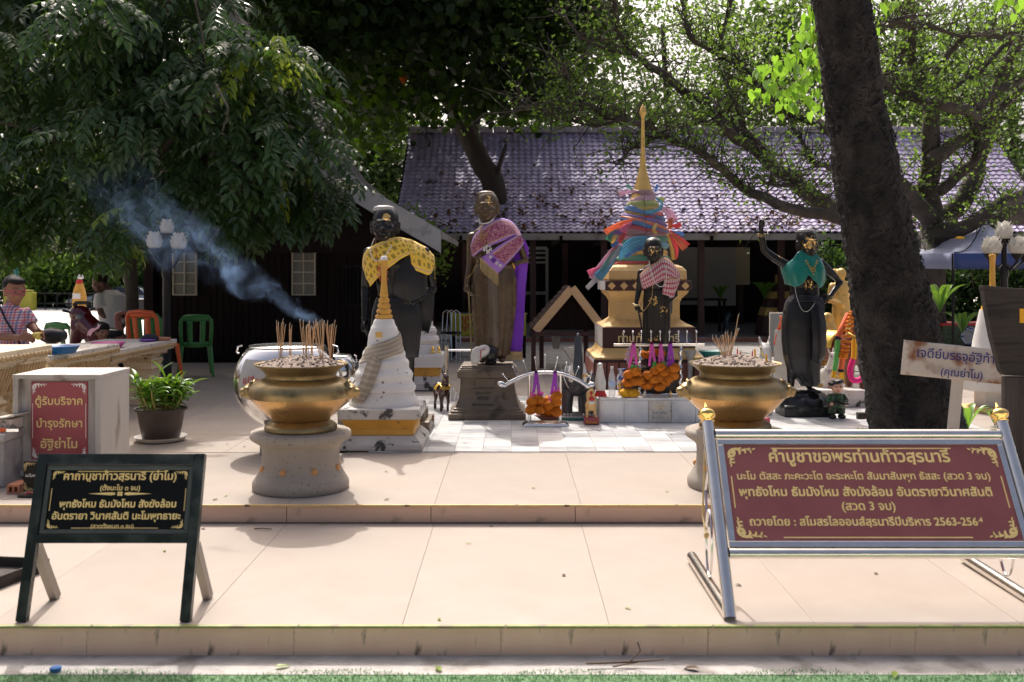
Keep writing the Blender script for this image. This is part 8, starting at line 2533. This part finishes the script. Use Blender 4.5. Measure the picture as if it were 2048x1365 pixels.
vmesh_y =[v.mesh('leaf',M['leafy'],False)for v in variants[:2]]
poly =[(-60,-60),(430,-60),(455,20),(520,75),(610,95),(635,170),(650,250),(660,330),(680,380),(660,400),(635,440),(600,455),(560,440),(520,470),(480,460),(430,420),(385,385),(330,392),(290,400),(255,450),(225,500),(150,515),(90,470),(40,500),(-60,500)]
def inpoly(x,y):
 r = False
 for i in range(len(poly)):
  a,b = poly[i],poly[i-1]
  if(a[1]>y)!=(b[1]>y)and x<(b[0]-a[0])*(y-a[1])/(b[1]-a[1])+a[0]:r = not r
 return r
allm =[]
def comp_spray(c,n,front):
 for k in range(n):
  az = R.uniform(0,2*math.pi)
  tilt = R.uniform(.1,1.15)
  dx,dy = math.cos(az),math.sin(az)
  d = Vector((dx*math.cos(tilt),dy*math.cos(tilt)-.15,-math.sin(tilt))).normalized()
  up = Vector((R.uniform(-.25,.25),-.35+R.uniform(-.2,.2),1));s = d.cross(up).normalized();up = s.cross(d)
  Mx = Matrix((d,-s,up)).transposed()
  allm.append((c+Vector((R.gauss(0,.10),R.gauss(0,.10),R.gauss(0,.09))),Mx,R.uniform(1.0,1.4),front))
cn = 0
while cn<118:
 x,y = R.uniform(-60,740),R.uniform(-60,520)
 if not inpoly(x,y):continue
 Yd = 11.9+.4*math.sin(x*.021+1)+.4*math.cos(y*.027+x*.013)+R.uniform(-.3,.3)
 comp_spray(P(x,y-18,Yd),9,True);cn+=1
cn = 0
while cn<105:
 x,y = R.uniform(-90,700),R.uniform(-90,500)
 if not inpoly(x,y):continue
 if x<130 and y<260 and R.random()<.55:continue
 comp_spray(P(x,y-10,R.uniform(12.5,13.4)),7,False);cn+=1
for _ in range(70):
 comp_spray(Vector((R.uniform(-7.5,-3.6),R.uniform(12.2,14.6),R.uniform(4.9,6.6))),9,False)
allm.sort(key=lambda a:a[0].y+(0 if a[3]else 5))
big =[]
for i,(c,Mx,s_,fr)in enumerate(allm):
 if i<300:
  yel = noise.noise(c*1.3)>.38
  o = put(R.choice(vmesh_y if yel else vmesh),'leaf',LT,c)
  o.matrix_local = Matrix.Translation(c-LOC[LT])@Mx.to_4x4()@Matrix.Scale(s_,4)
 else:
  big.append((c,Mx,s_,R.randrange(5)))
vs_all,off =[],0
fa4,fa3 =[],[]
me_v,me_f =[],[]
for c,Mx,s_,v in big:
 A_ = np.array(Mx)*s_
 vv = np.array(variants[v].v)@A_.T+np.array(c)
 me_v.append(vv)
 for f in variants[v].f:me_f.append(tuple(i+off for i in f))
 off+=len(vv)
fm = bpy.data.meshes.new('foliage')
fm.from_pydata((np.concatenate(me_v)-np.array(LOC[LT])).tolist(),[],me_f)
fm.materials.append(M['leaf1'])
obj('foliage',fm,None,LT,kind='stuff')
# generic trees
def tree(lab,base,trunkpts,r0,r1,cs,n,L,W,m,per=8,spread=.3,round_=False,bm='barkdark',name='tree',group=None,limbs=()):
 t = thing(name,lab,'tree',base,group)
 g = MB();branch(g,trunkpts,r0,r1,12)
 for lp,a,b in limbs:branch(g,lp,a,b,8)
 obj('trunk',g,M[bm],t,ang=0)
 leafcloud('crown',blobs(cs,n),L,W,M[m],t,per,spread,round_,kind=None)
 return t
def E(x,y,Yd,rx,ry,rz):return(tuple(P(x,y,Yd)),(rx,ry,rz))
Yt = 21.3
tree('broad leaved dark tree whose leaning trunk rises through the purple roof',P(990,700,Yt),
[P(1000,700,Yt),P(992,400,Yt),P(962,325,Yt),P(918,232,Yt),P(880,150,Yt-.5),P(850,60,Yt-1.5),P(835,-60,Yt-2)],.27,.14,
[E(560,20,17,1.5,1.6,.75),E(700,0,17.5,1.6,1.8,.9),E(860,0,18,1.5,1.8,.9),E(1000,20,18,1.4,1.8,1.0),E(1120,10,18.5,1.2,1.6,.9),E(780,120,20,1.2,1.4,.9),E(930,130,20,1.2,1.4,.9),
E(1040,130,20,1.0,1.4,.9),E(690,180,22,1.1,1.3,1.1),E(800,230,23.6,1.0,.8,.8),E(640,60,21,1.2,1.3,.8),E(1050,215,24,1.1,.9,.7),E(500,20,18,1.2,1.4,.6),
E(760,-160,20,3.5,3.5,1.2),E(960,-180,20,2.4,3.0,1.2),E(900,-100,24,3.4,2.5,1.6),E(600,-150,19,2.8,3,1.2)],
4300,.21,.15,'leaf2',9,.26,True,limbs=[([P(880,150,Yt-.5),P(790,72,Yt-1),P(700,52,Yt-2),P(620,78,Yt-2.5),P(540,95,Yt-3)],.12,.06),([P(962,325,Yt),P(945,270,Yt+.3),P(975,150,Yt+.5),P(1010,60,Yt)],.16,.08),
([P(985,380,Yt),P(998,330,Yt-.2),P(1012,290,Yt-.3)],.07,.03),([P(850,60,Yt-1.5),P(960,20,Yt-1),P(1080,30,Yt-1)],.1,.04)])
g = MB()
for(x,y)in((807,158),(701,126)):g.leaf(P(x,y-8,19),(0,-.1,-1),(0,-1,0),.2,.15)
obj('orange_leaves',g,M['redleaf'],[o for o in bpy.data.objects if o.name=='tree'][0],smooth=False)
# spreading small leaved tree on the right
Yb = 15.8
ST = thing('spreading_tree','spreading tree with long twisted limbs and tiny leaves before the purple roof','tree',P(1862,690,Yb))
limbs =[
([(1679,421),(1632,403),(1591,366),(1544,324),(1503,296),(1452,259),(1424,208),(1368,185),(1322,148),(1271,111),(1248,79),(1234,42),(1230,-10)],12,3,15.2),
([(1700,440),(1609,424),(1563,412),(1517,393),(1480,370),(1452,345),(1424,319),(1396,303),(1364,287),(1322,268),(1294,252),(1253,241),(1216,236),(1188,227),(1160,204),(1142,176),(1128,130)],9,2.5,14.6),
([(1700,285),(1660,259),(1618,241),(1572,218),(1544,194),(1517,171),(1503,143),(1470,123),(1424,102),(1387,79),(1373,46),(1364,0)],8,3,15.5),
([(1544,324),(1507,278),(1452,250),(1410,240),(1360,262)],6,2,15.3),
([(1690,360),(1651,330),(1628,324),(1600,280),(1572,235)],5,2,15.6),
([(1679,421),(1625,380),(1570,372),(1530,368)],5,2,14.8),
([(1700,235),(1762,157),(1800,120),(1822,46),(1815,-20)],7,3,16),
([(1862,690),(1866,560),(1864,468),(1859,370),(1864,301),(1859,231),(1857,171),(1827,134),(1822,46)],22,6,15.8),
([(1864,440),(1822,400),(1794,370),(1760,350),(1690,425)],16,11,15.5),
([(1866,319),(1929,278),(1961,250),(1998,218),(2060,165)],12,5,15.4),
([(1952,236),(1933,224),(1887,215),(1841,199),(1794,180),(1755,150),(1748,83),(1771,51),(1830,30)],9,5,15.1),
([(1878,380),(1915,352),(1943,324),(1956,278),(1952,236),(1985,190),(2060,150)],9,6,15.2),
([(1859,468),(1910,458),(1956,440),(2003,407),(2070,375)],14,8,15.6),
([(1850,490),(1940,472),(2000,430),(2080,425)],26,18,16.2),
([(1887,440),(1933,389),(1956,324),(1975,259),(1985,200),(2026,110),(2060,60)],16,7,16.6),
([(1859,171),(1905,100),(1950,70),(2060,90)],6,3,16),([(1822,46),(1780,20),(1740,60)],4,2,16),([(1859,231),(1900,180),(1960,140),(2050,40)],6,3,16.2),
([(1771,51),(1850,55),(1940,75),(2060,60)],4,2,15.2),([(1500,296),(1470,200),(1440,120),(1450,40),(1470,-20)],5,2,15.6),([(1271,111),(1220,100),(1160,70),(1120,20)],3,1.5,15.2),
([(1322,268),(1290,290),(1265,300),(1232,330)],2.5,1.2,14.6),([(1253,241),(1200,250),(1130,240),(1080,215),(1020,230)],2.5,1.2,14.5)]
g = MB();samp =[]
for pts,a,b,Yd in limbs:
 P_ = branch(g,[P(x,y,Yd+.35*math.sin(x*.03+y*.02))for x,y in pts],a*1.3*Yd/F,b*1.35*Yd/F,8,.05)
 samp+=[(p,i/len(P_))for i,p in enumerate(P_)]
twg =[]
for p,f in samp:
 if p.x<3.2 and f<.12:continue
 for _ in range(3 if f>.2 else 1):
  d = Vector((R.gauss(-.2,1),R.gauss(-.3,.8),R.gauss(.5,.8))).normalized()
  L = R.uniform(.25,.95)
  a = p;b = p+d*L*.5+Vector((0,0,R.uniform(-.06,.1)));c = b+(d+Vector((R.gauss(0,.5),R.gauss(0,.5),R.gauss(0,.4)))).normalized()*L*.5
  g.tube([a,b,c],[.010,.007,.003],4)
  for t_ in(.35,.6,.8,1.0):
   twg.append(a.lerp(b,t_*2)if t_<.5 else b.lerp(c,t_*2-1))
obj('limbs',g,M['bark'],ST,ang=0)
tp = np.array([tuple(p)for p in twg])
tp = tp[rng.random(len(tp))<.27]
leafcloud('crown',tp,.075,.05,M['leaf3'],ST,5,.08)
extra = blobs([E(1130,60,17,1.2,.8,.9),E(1500,40,17.5,2.0,1,.8),E(1900,30,18,1.8,1,1.0),E(1960,180,18.5,1.2,.8,.8),E(1560,130,18,1.2,.8,.7),E(1240,190,16.5,1.0,.6,.5),E(1800,260,18,.7,.6,1.2)],360)
leafcloud('outer_crown',extra,.08,.055,M['leaf3'],ST,9,.16)
# palm trunk
Yp = 8.0
rowsp =[(-80,1655,55),(0,1682,57),(100,1696,56.5),(200,1708,57),(300,1726,63),(400,1742,66),(500,1762,70),(600,1783,78),(700,1800,83),(800,1822,88),(872,1838,94),(884,1842,98)]
PT_ = thing('palm_trunk','massive dark fibrous palm trunk leaning across the view','palm tree',P(1850,875,Yp))
g = MB();vs,fs =[],[]
n1,n2 = 260,72
for i in range(n1+1):
 y = -80+(884+80)*i/n1
 cx = np.interp(y,[r[0]for r in rowsp],[r[1]for r in rowsp]);hw = np.interp(y,[r[0]for r in rowsp],[r[2]for r in rowsp])
 c = P(cx,y,Yp)
 r_ = hw*Yp/F
 for k in range(n2):
  a = 2*math.pi*k/n2
  dx,dy = math.cos(a),math.sin(a)
  zz = c.z+.10*dx*.5
  ph =(zz*17+.6*noise.noise((dx*2,dy*2,zz*1.5)))
  ridge =(ph%1.0)
  e = .018*(1-ridge)**2*(.5+noise.noise((dx*4,dy*4,zz*2)))+.022*noise.noise((dx*3,dy*3,zz*5))+.014*noise.noise((dx*9,dy*9,zz*14))+.008*noise.noise((dx*22,dy*22,zz*26))
  rr = r_*.97+e
  vs.append((c.x+dx*rr,Yp+dy*rr,c.z))
for i in range(n1):
 for k in range(n2):
  fs.append((i*n2+k,i*n2+(k+1)%n2,(i+1)*n2+(k+1)%n2,(i+1)*n2+k)[::-1])
g.add(vs,fs);obj('trunk',g,M['palmbark'],PT_,ang=0)
g = MB()
for _ in range(700):
 y = R.uniform(-40,880);a = R.uniform(math.pi,2*math.pi)
 cx = np.interp(y,[r[0]for r in rowsp],[r[1]for r in rowsp]);hw = np.interp(y,[r[0]for r in rowsp],[r[2]for r in rowsp])
 c = P(cx,y,Yp);r_ = hw*Yp/F+.004
 nrm = Vector((math.cos(a),math.sin(a),0));p = c+nrm*r_
 tg = Vector((-math.sin(a),math.cos(a),0))*R.choice((-1,1))
 d =(tg*R.uniform(.5,1)+Vector((0,0,-R.uniform(.1,.9)))+nrm*R.uniform(.05,.3)).normalized()
 g.leaf(p,d,nrm,R.uniform(.03,.12),R.uniform(.015,.045),fold=.1,curl=.35)
obj('bark_flakes',g,M['palmbark'],PT_,smooth=False,kind='stuff')
g = MB();p = P(1722,832,7.9);g.box(p,(.06,.05,.05));obj('stub_peg',g,M['oldwood'],PT_,smooth=False)
br = MB();branch(br,[P(1655,-80,Yp),P(1625,-400,Yp),P(1600,-700,Yp)],.22,.17,20,.01);obj('upper_trunk',br,M['palmbark'],PT_,ang=0)
# heart shaped leaves hanging beside the palm
Yh = 9.2
HT = thing('heart_leaf_branch','hanging branch of bright heart shaped leaves beside the palm trunk','branch',P(1640,60,Yh))
hm =[]
for s_ in range(4):
 g = MB();pts =[(0,0),(-.02,.018),(-.045,.012),(-.055,-.02),(-.045,-.055),(-.02,-.085),(0,-.125)]
 pr = pts+[(-x,y)for x,y in pts[::-1][1:-1]]
 g.add([(x,.012*abs(x)*20*(1 if s_%2 else-.4)-.1*y*(s_-1.5)*.3,y)for x,y in pr]+[(0,0,-.05)],[(i,(i+1)%len(pr),len(pr))for i in range(len(pr))])
 hm.append(g.mesh('leaf',M['heart'],False))
g = MB();lvs =[]
for pts in([(1650,-20),(1630,60),(1622,130),(1590,170),(1585,215)],[(1660,40),(1640,110),(1634,170),(1640,210)],[(1625,100),(1575,118),(1540,135),(1522,150)],[(1600,160),(1570,175),(1545,170)],
[(1600,-20),(1618,40),(1600,70)],[(1660,-30),(1645,20),(1655,60)]):
 P_ = branch(g,[P(x,y,Yh+R.uniform(-.15,.15))for x,y in pts],.006,.003,5,.01)
 for p in P_[3:]:
  for _ in range(2):lvs.append(p+Vector((R.gauss(0,.07),R.gauss(0,.10),R.gauss(-.02,.05))))
for(x,y)in((1995,5),(2020,0),(2040,12),(1985,20),(2030,30),(2005,-8),(2046,-2),(1745,20),(1738,45),(1752,60),(1765,12),(1790,8),(1735,5)):
 lvs.append(P(x,y,Yh+R.uniform(-.2,.2)))
obj('stems',g,M['cane'],HT)
for p in lvs:
 put(R.choice(hm),'leaf',HT,p,(R.uniform(-.5,.5),R.uniform(-.5,.5),R.uniform(-1.3,1.3))).scale =(R.uniform(.55,.95),)*3
 # trees behind
bt = 'trees behind the pavilion and car park'
def bgtree(lab,x,Yd,ybase,cs,n,L=.24,m='leaf4',per=10,spread=.5,r=.2,topy=50):
 return tree(lab,P(x,ybase,Yd),[P(x,ybase,Yd),P(x+8,(ybase+topy)/2,Yd),P(x-5,topy,Yd)],r,r*.4,cs,n,L,L*.6,m,per,spread,group=bt,name='background_tree')
bgtree('dark tree behind the purple roof ridge, between trunk and spire',1130,32,600,[E(1060,170,32,1.6,1.5,1.6),E(1150,230,31,1.8,1.5,1.2),E(1180,100,33,1.6,1.5,1.4),E(1090,40,33,1.8,1.5,1.5)],650)
bgtree('bright feathery tree behind the golden spire',1330,36,600,[E(1290,225,36,2.2,1.5,1.0),E(1400,215,36,2.0,1.5,1.3),E(1260,60,37,1.2,1.5,1.0),E(1400,60,38,1.8,1.5,1.1),E(1330,245,34,3.2,1.2,.8)],620,.2)
bgtree('dark dense tree behind the middle of the roof, left of the palm',1560,33,600,[E(1500,100,33,1.5,1.5,1.6),E(1580,180,33,1.7,1.5,1.6),E(1610,50,34,1.8,1.5,1.4),E(1480,215,33,1.6,1.2,.9)],620)
bgtree('tall dark tree behind the roof seen just right of the palm',1850,32,600,[E(1800,100,32,1.4,1.5,1.8),E(1880,200,32,1.6,1.5,1.6),E(1960,150,33,1.6,1.5,1.8),E(1830,230,31,2.0,1.2,.9)],620)
bgtree('pale green tree at the far corner behind the canopy tent',2020,27,640,[E(2010,60,28,1.6,1.5,1.2),E(2060,260,26,1.4,1.2,2.0),E(2010,380,25,1.0,1.2,1.0),E(1990,300,27,.8,1.2,1.0)],620,.18)
bgtree('dark tree filling the gap between house gable and roof',760,28,600,[E(740,330,27.5,1.4,1.2,1.7),E(690,250,28,1.5,1.2,1.3),E(770,400,27,1.3,1.2,1.1),E(640,160,29,1.8,1.5,1.3),E(740,180,29,1.4,1.2,1.2)],1600,.2)
bgtree('bright green bush like tree beside the white gable board',800,19,700,[E(770,470,19,.55,.6,.5),E(820,500,19,.6,.6,.5),E(730,450,20,.5,.6,.4),E(760,560,19,.6,.6,.6)],420,.12,'leaf3',10,.2,.05,470)
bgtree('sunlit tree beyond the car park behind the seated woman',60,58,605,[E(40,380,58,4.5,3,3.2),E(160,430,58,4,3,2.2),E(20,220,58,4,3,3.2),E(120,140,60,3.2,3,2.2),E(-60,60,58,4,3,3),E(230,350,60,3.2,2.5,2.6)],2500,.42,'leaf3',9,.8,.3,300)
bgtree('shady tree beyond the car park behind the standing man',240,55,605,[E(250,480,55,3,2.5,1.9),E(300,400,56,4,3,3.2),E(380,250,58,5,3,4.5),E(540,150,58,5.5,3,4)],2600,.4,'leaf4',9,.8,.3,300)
bgtree('small tree hanging low over the far bottle shaped bin',150,50,605,[E(130,520,50,1.8,1.5,.8),E(200,535,50,1.6,1.5,.7),E(80,540,50,1.6,1.5,.6)],450,.3,'leaf3',9,.5,.12,520)
t = thing('hedge','dark hedge along the far edge of the car park','hedge',P(150,600,52))
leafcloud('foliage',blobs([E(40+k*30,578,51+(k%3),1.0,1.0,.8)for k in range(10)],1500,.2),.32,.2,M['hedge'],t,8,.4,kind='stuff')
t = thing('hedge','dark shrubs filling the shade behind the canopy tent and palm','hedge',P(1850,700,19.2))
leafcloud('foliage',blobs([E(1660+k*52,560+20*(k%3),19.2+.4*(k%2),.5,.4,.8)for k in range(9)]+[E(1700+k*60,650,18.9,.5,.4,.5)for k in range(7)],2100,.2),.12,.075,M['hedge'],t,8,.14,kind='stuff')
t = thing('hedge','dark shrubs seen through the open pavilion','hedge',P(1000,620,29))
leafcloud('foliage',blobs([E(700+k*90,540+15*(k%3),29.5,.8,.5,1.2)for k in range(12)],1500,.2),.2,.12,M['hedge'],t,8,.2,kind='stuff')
def fern(lab,x,y,Yd,L,n,m='orchid',name='fern',z=None):
 b = P(x,y,Yd);
 if z is not None:b.z = z
 t = thing(name,lab,'plant',b)
 for k in range(n):
  a = 6.28*k/n+R.uniform(-.2,.2);g = MB();rows =[]
  for i in range(8):
   f = i/7;rr = L*f*.55;zz = L*(1.25*f-.65*f*f)
   w_ = L*.07*math.sin(math.pi*(f*.9+.07));c = b+Vector((math.cos(a)*rr,math.sin(a)*rr,zz));sd = Vector((-math.sin(a),math.cos(a),0))*w_
   rows.append([c-sd+Vector((0,0,w_*.3)),c,c+sd+Vector((0,0,w_*.3))])
  g.grid(rows,1);obj('leaf',g,M[m],t,ang=0)
 return t
fern('strappy bright fern in the shade beneath the blue canopy',1880,625,13.5,.62,13)
fern('second strappy fern lower behind the painted cart',1925,668,14.2,.5,11)
fern('potted fern inside the pavilion behind the black statue',1530,600,20.6,.6,12,'heart')
fern('small potted fern in the pavilion nearer the pale wall panel',1440,600,21.5,.5,10,'heart')
fern('low spreading plant at the foot of the rusty sign',1990,862,8.6,.22,10,'leaf3','low_plant',0)
fern('long leaved plant behind the rusty sign post',1935,862,8.4,.34,7,'orchid','low_plant',0)
fern('tiny weed on the marble beside the palm trunk',1722,872,8.05,.09,6,'heart','weed',0.01)
bv = 'trees across the lawn'
for k,(x,y)in enumerate(((-9,-13),(-3.5,-15),(2.5,-13.5),(8,-15.5))):
 tree(('mirrored tree across the lawn, '+('farthest west','second from the west','third from the west','farthest east')[k]),(x,y,-.3),[(x,y,-.3),(x+.2,y,2),(x,y,5)],.25,.12,[((x,y,4.6),(3.0,2.0,2.4)),((x+1.5,y+.5,2.8),(2.2,1.6,1.6)),((x-1.6,y,3.0),(2.2,1.6,1.6))],420,.4,.28,'leaf4',8,.5,group=bv,name='lawn_tree')
 # SMOKE
def smoke(lab,pa,pb,r0,r1,dens,k1,seed,dens2=.0):
 """drifting incense smoke: cone of volume about the line pa -> pb (local x axis)"""
 pa,pb = Vector(pa),Vector(pb)
 d = pb-pa;L = d.length
 g = MB();g.tube([(-.03,0,0),(L,0,0)],[r0*2.4,r1*2.4],24)
 m = bpy.data.materials.new('incense_smoke');m.use_nodes = True
 n,l = m.node_tree.nodes,m.node_tree.links
 n.remove(n['Principled BSDF'])
 v = n.new('ShaderNodeVolumePrincipled');v.inputs['Color'].default_value =(.38,.60,1.0,1);v.inputs['Anisotropy'].default_value = .25
 l.new(v.outputs[0],n['Material Output'].inputs['Volume'])
 tc = n.new('ShaderNodeTexCoord')
 def math_(op,a,b=None,c=None):
  x = n.new('ShaderNodeMath');x.operation = op
  for i,q_ in enumerate((a,b,c)):
   if q_ is None:continue
   if isinstance(q_,(int,float)):x.inputs[i].default_value = q_
   else:l.new(q_,x.inputs[i])
  return x.outputs[0]
 nz = n.new('ShaderNodeTexNoise');nz.inputs['Scale'].default_value = k1*.35;nz.inputs['Detail'].default_value = 3;l.new(tc.outputs['Object'],nz.inputs['Vector'])
 vm = n.new('ShaderNodeVectorMath');vm.operation = 'SUBTRACT';l.new(nz.outputs['Color'],vm.inputs[0]);vm.inputs[1].default_value =(.5,.5,.5)
 vs_ = n.new('ShaderNodeVectorMath');vs_.operation = 'SCALE';l.new(vm.outputs[0],vs_.inputs[0]);sp00 = n.new('ShaderNodeSeparateXYZ');l.new(tc.outputs['Object'],sp00.inputs[0]);l.new(math_('MULTIPLY_ADD',sp00.outputs[0],(r1-r0)/L*3.2,r0*.8),vs_.inputs['Scale'])
 va = n.new('ShaderNodeVectorMath');va.operation = 'ADD';l.new(tc.outputs['Object'],va.inputs[0]);l.new(vs_.outputs[0],va.inputs[1])
 sp = n.new('ShaderNodeSeparateXYZ');l.new(va.outputs[0],sp.inputs[0])
 dist = math_('SQRT',math_('ADD',math_('MULTIPLY',sp.outputs[1],sp.outputs[1]),math_('MULTIPLY',sp.outputs[2],sp.outputs[2])))
 sp0 = n.new('ShaderNodeSeparateXYZ');l.new(tc.outputs['Object'],sp0.inputs[0])
 rad_ = math_('MULTIPLY_ADD',sp0.outputs[0],(r1-r0)/L,r0)
 core = n.new('ShaderNodeMapRange');core.interpolation_type = 'SMOOTHSTEP';l.new(math_('DIVIDE',dist,rad_),core.inputs[0])
 core.inputs[1].default_value = 1.0;core.inputs[2].default_value = .1;core.inputs[3].default_value = 0;core.inputs[4].default_value = 1
 mp = n.new('ShaderNodeMapping');mp.inputs['Scale'].default_value =(.8,1.2,1.2);mp.inputs['Location'].default_value =(seed,0,0);l.new(va.outputs[0],mp.inputs[0])
 nd = n.new('ShaderNodeTexNoise');nd.inputs['Scale'].default_value = k1;nd.inputs['Detail'].default_value = 7;nd.inputs['Roughness'].default_value = .62;nd.inputs['Distortion'].default_value = .8;l.new(mp.outputs[0],nd.inputs['Vector'])
 st = n.new('ShaderNodeMapRange');l.new(nd.outputs['Fac'],st.inputs[0]);st.inputs[1].default_value = .50;st.inputs[2].default_value = .70
 fade = n.new('ShaderNodeMapRange');l.new(sp0.outputs[0],fade.inputs[0]);fade.inputs[1].default_value = 0;fade.inputs[2].default_value = L;fade.inputs[3].default_value = 1;fade.inputs[4].default_value = .04
 head_ = n.new('ShaderNodeMapRange');l.new(sp0.outputs[0],head_.inputs[0]);head_.inputs[1].default_value = -.02;head_.inputs[2].default_value = .05
 tail_ = n.new('ShaderNodeMapRange');l.new(sp0.outputs[0],tail_.inputs[0]);tail_.inputs[1].default_value = L;tail_.inputs[2].default_value = L*.7
 dd = math_('MULTIPLY',math_('MULTIPLY',core.outputs[0],math_('ADD',st.outputs[0],.03)),math_('MULTIPLY',math_('MULTIPLY',fade.outputs[0],head_.outputs[0]),tail_.outputs[0]))
 l.new(math_('MULTIPLY',dd,dens),v.inputs['Density'])
 me = g.mesh('incense_smoke',m,False)
 o = obj('incense_smoke',me,None,label=lab,kind='stuff',loc=pa)
 o.rotation_mode = 'QUATERNION';o.rotation_quaternion = d.to_track_quat('X','Z')
 return o
smoke('blue incense smoke drifting from the brass urn up toward the leaves',P(640,648,6.15),P(150,340,6.4),.045,.32,5.2,9,1.7)
smoke('faint incense smoke over the urn before the green clothed statue',P(1440,690,6.2),P(1330,668,6.4),.03,.08,5.0,12,4.2)
smoke('thin wisp of incense smoke rising above the leaning sticks',P(1446,665,6.2),P(1462,620,6.25),.012,.035,7.0,20,8.2)
